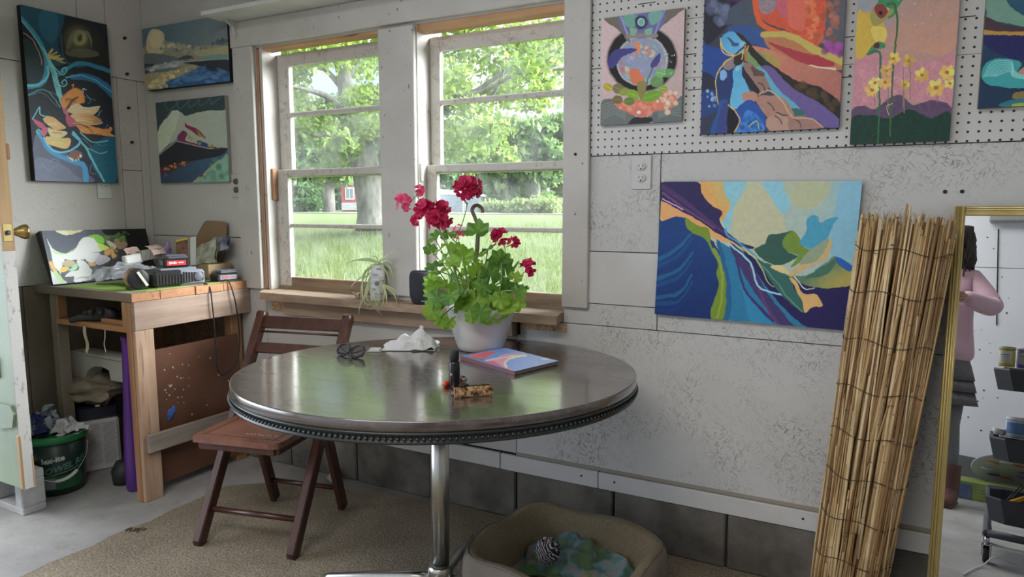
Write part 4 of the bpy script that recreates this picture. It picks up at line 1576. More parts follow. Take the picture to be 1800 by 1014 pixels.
canvas('canvas of drooping yellow flowers under pink sky, third from left on pegboard', P, (3.2635, -.0283, 1.903), (.2505, 0, 0), (0, 0, -.480), .020, (120, 104, 100), PG)

# ---- 8  swirling wave canvas at the right edge
P = Paint([(995, -110), (1500, -150), (1480, 610), (937, 640)], 220, 250, (30, 60, 80), .5, 15)
P.all((40, 76, 92), (26, 34, 60), ((1100, 0), (1100, 600)))
P.fill([(985, -120), (1050, -120), (1040, 60), (1100, 160), (1217, 210), (1480, 200), (1480, 260), (1180, 240), (1040, 200), (980, 170)], (92, 124, 110))
P.fill([(975, 170), (1050, 215), (1217, 240), (1480, 235), (1480, 275), (1217, 262), (972, 250)], (60, 44, 52))
P.stroke([(972, 246), (1060, 258), (1217, 262), (1400, 258)], 18, (150, 116, 56))
P.fill([(970, 262), (1217, 276), (1480, 270), (1480, 400), (1217, 380), (1110, 395), (1000, 340)], (32, 34, 74))
P.ell(1176, 318, 28, 26, (150, 146, 120)); P.ell(1176, 318, 12, 12, (186, 176, 120))
P.ell(1100, 36, 16, 14, (170, 160, 60))
P.fill([(1110, 0), (1180, 30), (1217, 70), (1180, 70), (1130, 40)], (160, 110, 90))
P.fill([(1160, 120), (1217, 70), (1300, 60), (1217, 100)], (150, 110, 90))
P.fill([(955, 480), (975, 400), (1050, 380), (1110, 410), (1100, 460), (1217, 470), (1480, 430), (1480, 520), (1100, 535), (1000, 520)], (52, 128, 132))
for k in range(7):
    P.stroke([(965 + 8 * k, 470), (1000 + 8 * k, 400 + 8 * k), (1070, 395 + 9 * k), (1090, 450 + 5 * k), (1217, 490 + 3 * k)], 5, (120, 176, 170), a=.6)
P.fill([(1110, 460), (1130, 420), (1217, 370), (1300, 380), (1300, 460)], (150, 112, 100))
P.stroke([(1140, 460), (1170, 410), (1217, 385)], 5, (100, 50, 60))
P.fill([(940, 600), (960, 520), (1060, 540), (1100, 600), (1080, 630), (938, 640)], (28, 46, 66))
P.fill([(1085, 560), (1217, 540), (1480, 530), (1480, 580), (1120, 600)], (110, 94, 58))
P.fill([(1060, 600), (1217, 580), (1480, 570), (1480, 620), (1060, 634)], (40, 96, 108))
P.stroke([(1080, 628), (1217, 605), (1400, 590)], 14, (126, 140, 60))
canvas('teal wave canvas cut by the right edge of photo, rightmost on pegboard', P, (3.5745, -.0303, 1.903), (.300, 0, 0), (0, 0, -.396), .022, (130, 116, 84), PG)

# ---- 9  large blue canvas (3.169 x photo, origin 1080,280)
P = Paint([(272, 125), (1388, 120), (1293, 948), (231, 856)], 350, 265, (40, 60, 90), .56, 21)
P.all((160, 164, 140), (128, 160, 166), ((700, 300), (1350, 300)))
P.fill([(470, 125), (640, 123), (640, 300), (600, 340), (540, 250), (480, 190)], (188, 142, 84))
P.fill([(540, 124), (640, 124), (650, 230), (600, 260)], (176, 150, 92))
P.fill([(620, 124), (740, 122), (690, 240), (660, 330), (640, 400), (610, 350), (650, 260), (622, 190)], (120, 168, 180))
P.fill([(840, 122), (1000, 122), (980, 260), (940, 300), (870, 200)], (120, 168, 182))
P.fill([(960, 122), (1200, 122), (1180, 220), (1060, 280), (980, 220)], (160, 160, 118), a=.7)
P.fill([(1280, 122), (1388, 120), (1360, 420), (1300, 560), (1200, 520), (1230, 300)], (112, 160, 182), a=.8)
P.fill([(690, 230), (800, 150), (900, 260), (960, 400), (850, 470), (780, 500), (690, 420), (660, 330)], (166, 164, 134), a=.8)
P.fill([(231, 856), (240, 520), (262, 340), (400, 320), (470, 420), (560, 460), (620, 640), (600, 884)], (28, 56, 106), (22, 44, 92), ((350, 450), (400, 800)))
for k in range(9):
    P.stroke([(250, 560 + 34 * k), (360, 490 + 42 * k), (440, 400 + 40 * k)], 22, [(36, 96, 130), (30, 74, 120), (24, 50, 100)][k % 3], 8, a=.6)
P.fill([(545, 882), (600, 884), (620, 700), (570, 450), (560, 440), (740, 560), (900, 760), (1080, 930), (900, 915)], (40, 104, 140))
P.fill([(600, 884), (640, 886), (650, 700), (600, 480), (580, 470), (600, 600), (615, 700)], (36, 84, 120))
P.fill([(640, 460), (760, 560), (850, 740), (960, 880), (1000, 925), (920, 910), (800, 760), (700, 600)], (58, 50, 92))
P.fill([(700, 480), (800, 560), (960, 640), (1100, 690), (1333, 700), (1293, 948), (1080, 930), (900, 780), (760, 570)], (36, 32, 74))
P.fill([(700, 640), (760, 760), (880, 905), (760, 895), (720, 760)], (44, 116, 152))
P.stroke([(680, 560), (740, 740), (880, 890)], 10, (52, 48, 96), 16)
P.stroke([(760, 600), (850, 820), (910, 910)], 10, (88, 56, 92), 12)
P.fill([(272, 125), (470, 125), (490, 190), (540, 250), (605, 290), (590, 340), (620, 390), (700, 460), (780, 485), (760, 500), (680, 470), (560, 400), (400, 300), (272, 240)], (42, 36, 74))
P.stroke([(272, 150), (400, 240), (540, 350), (680, 455)], 26, (66, 48, 88), 12)
P.stroke([(280, 190), (420, 290), (560, 380)], 14, (92, 62, 92), 8)
P.stroke([(275, 222), (390, 280)], 8, (180, 150, 190), 3)
P.fill([(266, 345), (268, 240), (330, 265), (400, 300), (470, 340), (560, 400), (690, 478), (640, 465), (560, 440), (470, 380), (400, 325), (330, 325)], (196, 142, 92))
P.fill([(405, 330), (470, 370), (530, 390), (545, 470), (575, 540), (610, 600), (625, 720), (610, 884), (545, 884), (550, 790), (585, 700), (570, 640), (580, 580), (545, 510), (520, 450), (440, 410), (405, 370)], (100, 124, 44))
P.stroke([(560, 500), (600, 600), (600, 760), (575, 880)], 16, (128, 148, 60), 10, a=.7)
P.stroke([(620, 390), (640, 430), (720, 480), (830, 580)], 12, (60, 130, 170), 5)
P.stroke([(640, 470), (760, 580), (800, 700), (860, 735), (940, 752)], 9, (130, 180, 210))
P.fill([(780, 505), (840, 470), (860, 425), (930, 410), (1000, 400), (960, 450), (960, 510), (1020, 545), (920, 590), (850, 570)], (46, 78, 70))
P.fill([(935, 455), (990, 400), (1030, 430), (1060, 490), (1100, 510), (1060, 560), (980, 600), (1020, 540), (960, 510)], (98, 122, 52))
P.fill([(1035, 465), (1070, 400), (1075, 340), (1105, 310), (1140, 320), (1150, 350), (1200, 330), (1250, 325), (1215, 380), (1190, 440), (1140, 500), (1090, 500)], (66, 134, 160))
P.fill([(1030, 580), (1100, 500), (1190, 445), (1215, 480), (1160, 560), (1080, 600)], (126, 140, 116))
P.fill([(1200, 450), (1212, 480), (1170, 560), (1080, 600), (1000, 650), (970, 640), (1030, 590), (1130, 560)], (172, 150, 108))
P.fill([(980, 655), (1080, 640), (1180, 570), (1240, 545), (1335, 630), (1333, 695), (1200, 715), (1100, 705)], (76, 108, 84), (150, 140, 76), ((1150, 580), (1250, 700)))
P.fill([(1090, 640), (1200, 570), (1240, 560), (1180, 640), (1060, 660)], (60, 96, 82))
P.fill([(1230, 545), (1280, 560), (1330, 600), (1300, 620), (1250, 590)], (40, 84, 150))
P.fill([(790, 560), (880, 590), (960, 640), (1000, 720), (1040, 760), (1060, 850), (980, 800), (900, 720), (850, 640)], (48, 88, 82))
P.stroke([(800, 570), (880, 650), (960, 760), (1040, 840)], 6, (86, 130, 110))
P.fill([(970, 655), (1010, 680), (1050, 740), (1120, 750), (1155, 810), (1100, 820), (1055, 850), (1040, 780), (1010, 720)], (186, 150, 96))
P.fill([(870, 600), (930, 590), (980, 630), (940, 630)], (186, 170, 120))
P.stroke([(690, 480), (800, 570), (860, 690), (890, 710)], 7, (150, 160, 100), 3)
P.stroke([(1000, 655), (1060, 715), (1110, 712)], 6, (196, 200, 190), 3)
canvas('large blue green canvas with unfurling leaves behind reed roll', P, (2.701, -.020, 1.323), (.602, 0, -.007), (-.0145, 0, -.452), .018, (40, 50, 70), PG)
# ================================================================ WALL FITTINGS
# pegboard with its grid of holes
t = NT('white_pegboard')
sep = t.n('ShaderNodeSeparateXYZ')
t.l(t.co(), sep.inputs[0])


def cell(sock, off):
    a = t.math('DIVIDE', t.math('SUBTRACT', sock, off), .0254)
    return t.math('SUBTRACT', t.math('FRACT', a), .5)


fx = cell(sep.outputs['X'], 2.44 - .0127)
fz = cell(sep.outputs['Z'], 1.93 - .0127)
dd = t.math('SQRT', t.math('ADD', t.math('MULTIPLY', fx, fx), t.math('MULTIPLY', fz, fz)))
hole = t.math('LESS_THAN', dd, .135)
_bg = t.ramp(t.noise(t.co(), 3.5, 4), [(.3, (.60, .595, .575)), (.7, (.66, .655, .64))])
t.base(t.mix(hole, _bg, (.012, .011, .010)))
t.set(Roughness=.45)
t.bump(t.math('MULTIPLY', hole, -1.0), .6, .004)
m_peg = t.m
pb = empty('pegboard', (3.2, -.002, 1.42), 'white pegboard strip full of small round holes behind the canvases', 'pegboard')
b = MB()
x0 = 2.4385
for (za, zb) in ((1.4185, 1.6575), (1.6582, 1.845), (1.8457, 2.25)):
    b.span((x0, -.0075, za), (4.9, -.0015, zb - .0004), .0006)
part('board', b, m_peg, pb)
b = MB()
for (xa, xb, z) in [(2.762, 2.80, 1.7315), (2.775, 2.825, 1.618), (2.44, 2.478, 1.7145), (3.518, 3.556, 1.757), (3.235, 3.26, 1.735), (2.60, 2.66, 1.9105), (3.23, 3.26, 1.62)]:
    b.span((xa, -.0079, z), (xb, -.0072, z + .0028))
tag(part('cracked_paint', b, m_dark, pb), kind='stuff')

# electrical outlets
m_plate = plain('outlet_plate', (.60, .60, .58), .4)
m_outl = plain('outlet_face', (.66, .66, .64), .35)


def outlet(px, pz, label, R=None, plate=True, dirty=False):
    o = empty('wall_outlet', (px, 0, pz), label, 'outlet', 'wall outlets')
    b = MB()
    b.box((px, -.004, pz), (.070, .006, .115), None, .002)
    part('cover_plate', b, m_plate if not dirty else plain('stained_plate', (.52, .50, .47), .6), o)
    for q in (-1, 1):
        b = MB()
        b.lathe([(0, 0), (.0168, 0), (.0175, .003), (.016, .006), (0, .006)], 22, (px, -.006, pz + q * .0195), R=Matrix.Rotation(PI / 2, 3, 'X'), sy=.84)
        f = part('socket_face', b, m_outl if not dirty else plain('burnt_face', (.12, .11, .10), .7), o)
        s = MB()
        for dx, h in ((-.0062, .0075), (.0062, .0062)):
            s.box((px + dx, -.0125, pz + q * .0195 + .003), (.0022, .001, h))
        s.lathe([(.0026, 0), (.0026, .001)], 10, (px, -.012, pz + q * .0195 - .0075), R=Matrix.Rotation(PI / 2, 3, 'X'))
        part('slots', s, m_dark, f)
    return o


outlet(2.6235, 1.3565, 'white duplex outlet below the pegboard above the large blue canvas')
outlet(.640, 1.338, 'stained duplex outlet beside the small white peak canvas', dirty=True)
o = empty('wall_outlet', (0, -.251, 1.342), 'white socket peeping out below the tall dark canvas', 'outlet', 'wall outlets')
b = MB(); b.box((.004, -.251, 1.335), (.006, .07, .115), None, .002); part('cover_plate', b, m_plate, o)
b = MB(); b.lathe([(0, 0), (.0175, 0), (.016, .005), (0, .005)], 20, (.007, -.251, 1.347), R=Matrix.Rotation(PI / 2, 3, 'Y')); f = part('socket_face', b, m_outl, o)
s = MB()
for q in (-1, 1):
    s.box((.0125, -.251 + q * .006, 1.350), (.001, .0022, .007))
s.box((.0125, -.251, 1.340), (.001, .004, .004))
part('slots', s, m_dark, f)

# screws left in the walls
for i, (y, z) in enumerate([(-.099, 2.066), (-.099, 1.894), (-.102, 1.728), (-.096, 1.560)]):
    b = MB()
    b.tube([(.0, y, z), (.018, y, z)], [.003, .0028], 6)
    b.lathe([(.0065, 0), (.005, .004)], 8, (.016, y, z), R=Matrix.Rotation(PI / 2, 3, 'Y'))
    b.lathe([(.008, 0), (.006, .0015)], 8, (.0005, y + .004, z), R=Matrix.Rotation(PI / 2, 3, 'Y'))
    tag(b.build('screw', m_dark), ['topmost', 'second from top', 'third from top', 'lowest'][i] + ' black screw in the left wall near the corner', 'screw', 'screws in the left wall')

for (u, v, lab) in [(1661, 337, 'left of two black screw heads in the wall above the mirror'), (1691, 336.5, 'right of two black screw heads in the wall above the mirror'), (1011.5, 271, 'black screw in the white board right of the window')]:
    p = onY(u, v, -.022 if u < 1100 else 0)
    b = MB()
    b.lathe([(.0055, 0), (.0055, .002), (.003, .004), (0, .004)], 9, p, R=Matrix.Rotation(PI / 2, 3, 'X'))
    tag(b.build('screw', m_dark), lab, 'screw', 'screws in the window wall')

# shelf over the window
sh = empty('wall_shelf', (1.6, 0, 2.075), 'white painted shelf board over the window header', 'shelf')
b = MB(); b.prism([(.66, -.172), (3.0, -.172), (3.0, 0), (.66, 0)], .017, (0, 0, 2.0755)); part('shelf_board', b, plain('shelf_paint', (.66, .65, .62), .5, c2=(.58, .57, .54), ns=8), sh)
b = MB()
b.prism([(0, 0), (-.055, 0), (-.050, -.010), (-.02, -.025), (-.012, -.06), (-.004, -.07), (0, -.07)], .016, (.70, -.0265, 2.075), (0, 1, 0), (0, 0, 1)); part('bracket', b, m_trimw, sh)

# ================================================================ DOOR (open, seen edge-on at the left)
m_green = wood('pale_green_paint', (.27, .33, .24), (.32, .385, .28), 2, 14, .5, bump=.1)
m_edge = NT('peeling_door_edge')
_v = m_edge.co((1, 1, .5))
_pe = m_edge.ramp(m_edge.noise(_v, 26, 5, .7), [(.56, 0.0), (.60, 1.0)])
m_edge.base(m_edge.mix(m_edge.math('MULTIPLY', _pe, .6), (.58, .57, .56), (.22, .20, .18)))
m_edge.set(Roughness=.6)
m_edge = m_edge.m
m_barewood = wood('bare_door_wood', (.42, .26, .12), (.55, .37, .19), 2, 22, .6)
m_brass = plain('polished_brass', (.78, .55, .20), .22, 1.0, c2=(.62, .42, .16), ns=30)
DX = .655
d = empty('door_1', (0, -1.0, .215))
tag(d, kind='structure')
b = MB(); b.span((-.09, -1.030, .215), (DX - .004, -.992, 2.15), .003); part('door_slab', b, m_green, d)
b = MB()
b.span((DX - .004, -1.031, .215), (DX, -.991, 1.085), .001)
part('edge_paint', b, m_edge, d)
b = MB(); b.span((DX - .0045, -1.0315, 1.085), (DX + .0005, -.9905, 2.15), .001); b.span((DX - .02, -1.0335, .215), (DX + .001, -1.024, .42), .004); b.span((DX - .03, -1.0, .215), (DX + .0012, -.9895, .33), .004); part('bare_wood', b, m_barewood, d)
b = MB()
b.span((.10, -1.040, .62), (DX - .09, -1.030, .70), .006)
b.span((.10, -1.040, 1.02), (DX - .09, -1.030, 1.10), .006)
b.prism([(DX - .12, .43), (DX - .02, .45), (DX - .005, .50), (DX - .02, .53), (DX - .12, .53)], .012, (0, -1.03, 0), (1, 0, 0), (0, 0, 1)); part('raised_panel', b, m_green, d)
kb = MB()
kb.lathe([(.027, 0), (.029, .003), (.020, .008), (.0115, .012), (.0105, .026), (.014, .034), (.022, .050), (.0275, .062), (.0270, .069), (.020, .074), (0, .075)], 28, (DX - .055, -.992, 1.149), R=Matrix.Rotation(-PI / 2, 3, 'X'))
part('door_knob', kb, m_brass, d)
b = MB(); b.span((DX - .0, -1.0255, 1.118), (DX + .0022, -.9965, 1.180), .001); lp = part('latch_plate', b, plain('old_brass', (.42, .33, .14), .45, .8), d)
b = MB(); b.box((DX + .006, -1.011, 1.149), (.012, .012, .016), None, .003); part('latch', b, plain('latch_steel', (.10, .10, .11), .35, .9), lp)
b = MB(); b.box((DX - .01, -.988, 1.43), (.03, .010, .055), None, .003); part('strike_wood', b, m_pine_z, d)

# concrete block by the door
b = MB()
bx0, bx1, by0, by1, bz = .0, .372, -.905, -.815, .175
b.span((bx0, by0, 0), (bx1, by1, .03), .004)
b.span((bx0, by0, bz - .035), (bx1, by1, bz), .004)
b.span((bx1 - .05, by0, .03), (bx1, by1, bz - .035), .004)
b.span((bx1 - .235, by0, .03), (bx1 - .19, by1, bz - .035), .004)
b.span((bx0, by0, .03), (bx0 + .02, by1, bz - .035), .004)
b.span((bx0 + .01, by1 - .02, .02), (bx1 - .01, by1 - .012, bz - .02))
tag(b.build('concrete_block', plain('white_washed_block', (.52, .52, .52), .85, c2=(.40, .40, .39), ns=18, bump=.4, bs=120)), 'whitewashed hollow concrete block under the open green door', 'block')
b = MB()
b.box((.21, -.797, .33), (.06, .030, .085), rotz(.1), .003)
b.box((.205, -.797, .2375), (.03, .028, .125), None, .002)
tag(b.build('wood_offcut', plain('white_offcut', (.66, .65, .64), .6)), 'white painted wood offcut standing between door edge and green bucket', 'offcut')

# ================================================================ WORKBENCH
wb = empty('workbench', (.36, -.32, 0), 'rough timber workbench in the corner under the canvases', 'workbench')
m_top = wood('bench_plank', (.38, .17, .075), (.52, .26, .12), 0, 22, .6, dark=(.25, .11, .05))
m_topg = wood('grey_bench_plank', (.17, .12, .09), (.27, .20, .16), 0, 20, .7)
m_gray = wood('weathered_board', (.29, .195, .145), (.47, .345, .275), 1, 26, .75, bump=.5, dark=(.26, .18, .14))
m_stud = wood('orange_stud', (.34, .16, .08), (.47, .25, .13), 2, 24, .6)
m_studp = wood('pale_stud', (.42, .26, .17), (.56, .38, .27), 2, 22, .65, dark=(.28, .16, .10))
m_ply = plain('brown_hardboard', (.115, .050, .030), .45, c2=(.165, .075, .045), ns=5)
m_graystrip = wood('grey_rail', (.24, .19, .16), (.38, .33, .29), 1, 30, .8, bump=.4)
BX, BY = .695, -.600
for i, (ya, yb) in enumerate([(BY - .004, -.475), (-.475, -.305), (-.305, -.155), (-.155, -.003)]):
    b = MB(); b.span((.004, ya + .0015, .852), (BX + (.001 if i != 2 else .004), yb - .0015, .8885), .002); part('top_plank', b, m_topg if i == 0 else m_top, wb)
b = MB(); b.span((BX - .0025, BY - .002, .853), (BX + .0025, -.477, .888), .001); part('plank_end', b, m_top, wb)
b = MB(); b.span((.004, BY + .002, .8886), (BX - .02, -.01, .8894)); part('bench_paper', b, plain('bench_paper_grey', (.30, .29, .27), .7), wb)
b = MB(); b.span((BX - .022, BY + .006, .733), (BX, -.004, .8515), .002); part('apron_board', b, m_gray, wb)
b = MB()
b.span((BX - .052, BY, 0), (BX - .020, BY + .055, .8515), .003); part('leg', b, m_stud, wb)
b = MB(); b.span((BX - .0195, BY + .004, 0), (BX - .001, BY + .088, .7325), .003); part('leg_facing', b, m_studp, wb)
b = MB(); b.span((.09, BY + .01, .0), (.135, BY + .06, .8515), .003); part('leg', b, m_graywall, wb)
b = MB(); b.span((BX - .10, -.08, 0), (BX - .05, -.02, .8515), .003); part('leg', b, m_stud, wb)
b = MB(); b.span((.02, -.08, 0), (.07, -.02, .8515), .003); part('leg', b, m_stud, wb)
b = MB(); b.span((.136, BY + .012, .7455), (.150, BY + .05, .8515), .001); part('shelf_cleat', b, m_stud, wb)
b = MB(); b.span((BX - .078, BY + .004, .7455), (BX - .055, BY + .04, .8515), .001); part('shelf_cleat', b, m_stud, wb)
b = MB(); b.span((.14, BY + .004, .722), (BX - .056, BY + .03, .745), .002); part('shelf_rail', b, m_top, wb)
b = MB(); b.span((.14, BY + .03, .728), (BX - .056, -.03, .742), .001); part('lower_shelf', b, m_topg, wb)
b = MB()
b.prism([(-.505, .040), (-.035, .040), (-.055, .632), (-.505, .632)], .008, (BX - .048, 0, 0), (0, 1, 0), (0, 0, 1)); part('side_panel', b, m_ply, wb)
b = MB()
b.beam((BX + .012, BY + .02, .252), (BX + .012, -.04, .245), .020, .078, bev=.003); part('side_rail', b, m_graystrip, wb)
b = MB(); b.span((.01, -.026, .02), (BX - .06, -.012, .72)); part('back_panel', b, m_osbdark, wb)
b = MB(); b.span((.006, BY + .1, 0), (.014, -.03, .72)); part('end_panel', b, m_graywall, wb)
m_wht = plain('splash_white', (.6, .6, .58), .5)
b = MB()
_q = np.random.default_rng(8)
for k in range(34):
    y = -.45 + abs(_q.normal(0, .05)); z = .45 + _q.normal(0, .06)
    if k > 24:
        y, z = _q.uniform(-.5, -.1), _q.uniform(.3, .6)
    r = _q.uniform(.0012, .005)
    b.lathe([(r, 0), (r * .5, .0008)], 7, (BX - .0398, y, z), R=Matrix.Rotation(PI / 2, 3, 'Y'), sx=_q.uniform(.6, 1.8))
tag(part('paint_spatter', b, m_wht, wb), kind='stuff')
b = MB()
for (y, z, r, s2) in [(-.432, .335, .018, 1.5), (-.415, .350, .012, 1.8), (-.44, .32, .011, 1.2)]:
    b.lathe([(r, 0), (r * .6, .001)], 10, (BX - .0398, y, z), R=Matrix.Rotation(PI / 2, 3, 'Y'), sx=s2)
part('blue_paint_blot', b, plain('blue_blot', (.06, .13, .38), .5), wb)

# masking tape and string hanging beneath
b = MB()
b.grid(lambda u, v: V((.36 + .012 * math.sin(v * 4) + (u - .5) * .022, BY - .002 - .006 * math.sin(v * 6), .722 - .115 * v + .01 * math.sin(u * 3))), 2, 12)
tag(b.build('tape_strip', plain('masking_tape', (.55, .46, .32), .6)), 'loose strip of cream masking tape hanging under bench shelf', 'tape')
b = MB(); b.tube(crom([(.485, BY + .01, .722), (.49, BY + .005, .69), (.482, BY + .004, .66), (.488, BY + .006, .625)], 5), .0018, 6)
tag(b.build('string', plain('white_string', (.6, .58, .55), .8)), 'short white string dangling under the bench shelf', 'string')

# ---------------------------------------------------------------- things on the workbench
ZB = .8895
mat_ = MB(); mat_.prism([(.205, -.585), (.60, -.58), (.672, -.52), (.672, -.03), (.20, -.03)], .002, (0, 0, ZB)); tag(mat_.build('craft_mat', plain('lime_green_mat', (.24, .40, .06), .6, c2=(.30, .46, .08), ns=12)), 'lime green mat lying across the workbench top', 'mat')
ZM = ZB + .0021
m_blk = plain('black_plastic', (.018, .018, .02), .35)
m_blkr = plain('black_rubber', (.022, .022, .024), .6)
m_steel = plain('brushed_steel', (.62, .60, .58), .25, 1.0)

# tape measure
tm = empty('tape_measure', (.60, -.49, ZM), 'copper and black tape measure standing on bench corner', 'tape measure')
pc = onX(232, 507, .63)
cx, cy = .600, -.512
R = rotz(-.30)
ax = R @ V((0, -1, 0))
b = MB()
Rl = frame(R @ V((0, 1, 0)), V((0, 0, 1)))
b.lathe([(.0, -.026), (.036, -.026), (.044, -.024), (.045, -.015), (.045, .015), (.044, .024), (.036, .026), (0, .026)], 32, (cx, cy, ZM + .047), R=Rl)
part('drum', b, plain('copper_band', (.50, .30, .20), .3, .9), tm)
for q in (-1, 1):
    b = MB(); b.lathe([(.0, 0), (.042, 0), (.043, .003), (.036, .006), (0, .007)], 24, V((cx, cy, ZM + .047)) + Rl @ V((0, 0, q * .0245)), R=Rl @ (Matrix.Identity(3) if q > 0 else Matrix.Rotation(PI, 3, 'X')))
    part('side_cap', b, m_blk, tm)
b = MB(); b.box((cx, cy, ZM + .008), (.050, .074, .016), R, .003); part('foot', b, m_blk, tm)
b = MB(); p = V((cx, cy, ZM + .047)) + Rl @ V((0, 0, .0345)); b.beam(p + R @ V((0, -.004, .030)), p + R @ V((.006, .030, -.030)), .011, .003, Rl @ V((0, 0, 1)), .001)
part('tag_strip', b, plain('ivory_tag', (.7, .7, .58), .5), tm)


def battery(name, loc, rz, label, red=True):
    o = empty(name, loc, label, 'battery', 'cordless tool batteries')
    R = rotz(rz)
    L = V(loc)
    f = lambda p: L + R @ V(p)
    b = MB()
    b.box(f((0, 0, .020)), (.105, .072, .034), R, .006); b.box(f((0, 0, .0015 + .0015)), (.100, .068, .004), R, .001); part('case', b, m_blk, o)
    b = MB()
    b.box(f((.01, 0, .043)), (.080, .050, .012), R, .003)
    for k in (-1, 1):
        b.box(f((.008, k * .022, .051)), (.075, .006, .006), R, .001)
    for k in range(3):
        b.box(f((.034, -.012 + .012 * k, .051)), (.03, .004, .006), R, .001)
    part('rail_top', b, plain('battery_grey', (.10, .11, .13), .4), o)
    b = MB(); b.box(f((.0, -.0365, .020)), (.078, .002, .022), R, .0005)
    lb = part('label_band', b, plain('red_label', (.62, .05, .05), .4) if red else plain('grey_label', (.22, .23, .26), .4), o)
    s_ = MB()
    for k in range(5):
        s_.box(f((-.028 + .0065 * k, -.0378, .0205 + .001 * (k % 2))), (.0045, .0008, .011 - .002 * (k % 3)), R)
    s_.box(f((.018, -.0378, .0215)), (.022, .0008, .004), R)
    part('label_print', s_, plain('label_white', (.8, .72, .72), .5) if red else plain('label_red', (.6, .06, .06), .5), lb)
    return o


# charger with battery on top
cl = V((.600, -.330, ZM))
cr = 1.30
R = rotz(cr)
KC = 1.28
fC = lambda p: cl + R @ (V(p) * KC)
kc = lambda q: tuple(x * KC for x in q)
ch = empty('battery_charger', cl, 'grey and black ribbed battery charger on the green mat', 'charger')
b = MB()
b.box(fC((0, 0, .028)), kc((.165, .105, .052)), R, .010); b.box(fC((.0, 0, .003)), kc((.15, .09, .006)), R, .002)
part('case', b, plain('charger_grey', (.21, .23, .27), .4), ch)
b = MB(); b.box(fC((-.042, 0, .030)), kc((.092, .109, .054)), R, .008); part('front_case', b, m_blk, ch)
b = MB()
for k in range(9):
    b.box(fC((-.078 + .010 * k, -.0545, .026)), kc((.005, .004, .034)), R, .001)
for k in range(8):
    b.box(fC((.010 + .009 * k, -.0535, .030)), kc((.004, .004, .040 - .002 * k)), R, .001)
for k in range(8):
    b.box(fC((-.088, -.040 + .0115 * k, .026)), kc((.005, .006, .034)), R, .001)
part('vent_ribs', b, m_dark, ch)
b = MB(); b.lathe([(0, 0), (.020, 0), (.021, .004), (.016, .006), (0, .006)], 22, fC((.058, -.0525, .030)), R=R @ Matrix.Rotation(PI / 2, 3, 'X')); part('round_boss', b, plain('boss_grey', (.12, .13, .16), .4), ch)
b = MB(); b.box(fC((.0, .0, .0565)), kc((.12, .07, .012)), R, .003); part('battery_dock', b, plain('dock_grey', (.20, .22, .26), .4), ch)
battery('tool_battery', fC((.00, 0, .0635)), cr - .12, 'black battery with red label sitting on the charger')
battery('tool_battery', (.645, -.105, ZM), 1.35, 'black battery lying alone at the far bench corner', False)

# charger cord down the front of the bench
b = MB()
pts = [fC((.080, 0, .03)), fC((.11, -.02, .012)), (.66, -.235, ZM + .006), (.700, -.232, .878), (.7075, -.23, .80), (.7065, -.225, .73), (.709, -.225, .62), (.716, -.23, .52), (.705, -.20, .465), (.705, -.15, .475), (.705, -.105, .52), (.71, -.09, .62), (.712, -.10, .75), (.7135, -.115, .83), (.700, -.13, .895), (.66, -.14, .8965), (.625, -.19, .8965), (.59, -.24, .90)]
b.tube(crom(pts, 6), .0032, 7)
tag(b.build('power_cord', m_blkr), 'black power cord looping down over the bench side panel', 'cord')

# dark round tray of odds and ends
b = MB()
b.lathe([(.0, .004), (.075, .004), (.092, .030), (.096, .031), (.080, .0), (.0, .0)], 36, (.40, -.33, ZM))
tag(b.build('bowl', plain('black_glass', (.02, .022, .028), .12)), 'shallow black bowl behind the tape measure and charger', 'bowl')
b = MB()
for k in range(7):
    a = k * .5
    b.beam((.30 + .02 * k, -.50 + .012 * k, ZM + .006 + .0005 * k), (.40 + .015 * k, -.47 + .01 * math.cos(a), ZM + .008 + .0005 * k), .010, .004, bev=.001)
tag(b.build('drill_bit_case', m_blkr), 'low black strip case lying in front of the lily canvas', 'case')


def crumple(fn, nu, nv, amp, s, seed):
    T = np.random.default_rng(seed).random((40, 40, 3)) - .5

    def w(x, y):
        xi, yi = int(math.floor(x)), int(math.floor(y))
        fx, fy = x - xi, y - yi
        g = lambda a, q: V(T[a % 40, q % 40])
        return (g(xi, yi) * (1 - fx) + g(xi + 1, yi) * fx) * (1 - fy) + (g(xi, yi + 1) * (1 - fx) + g(xi + 1, yi + 1) * fx) * fy

    def f(u, v):
        return fn(u, v) + (w(u * s, v * s) + w(u * s * 2.3 + 7, v * s * 2.3) * .5) * amp
    return f


m_film = NT('clear_plastic_film')
m_film.set(Base_Color=(.72, .73, .80, 1), Roughness=.12, Alpha=.30)
m_film.b.inputs['Specular IOR Level'].default_value = .9
m_film = m_film.m
# clear plastic bag, slumped over the bowl
b = MB()
b.grid(crumple(lambda u, v: V((.26 + .20 * u, -.55 + .32 * v, ZM + .022 + .075 * math.sin(PI * min(1, u * .75 + .12)) * math.sin(PI * v * .9 + .2))), 40, 40, .030, 9, 3), 40, 40)
tag(b.build('plastic_bag', m_film), 'crumpled clear plastic bag lying on bench before lily canvas', 'bag')
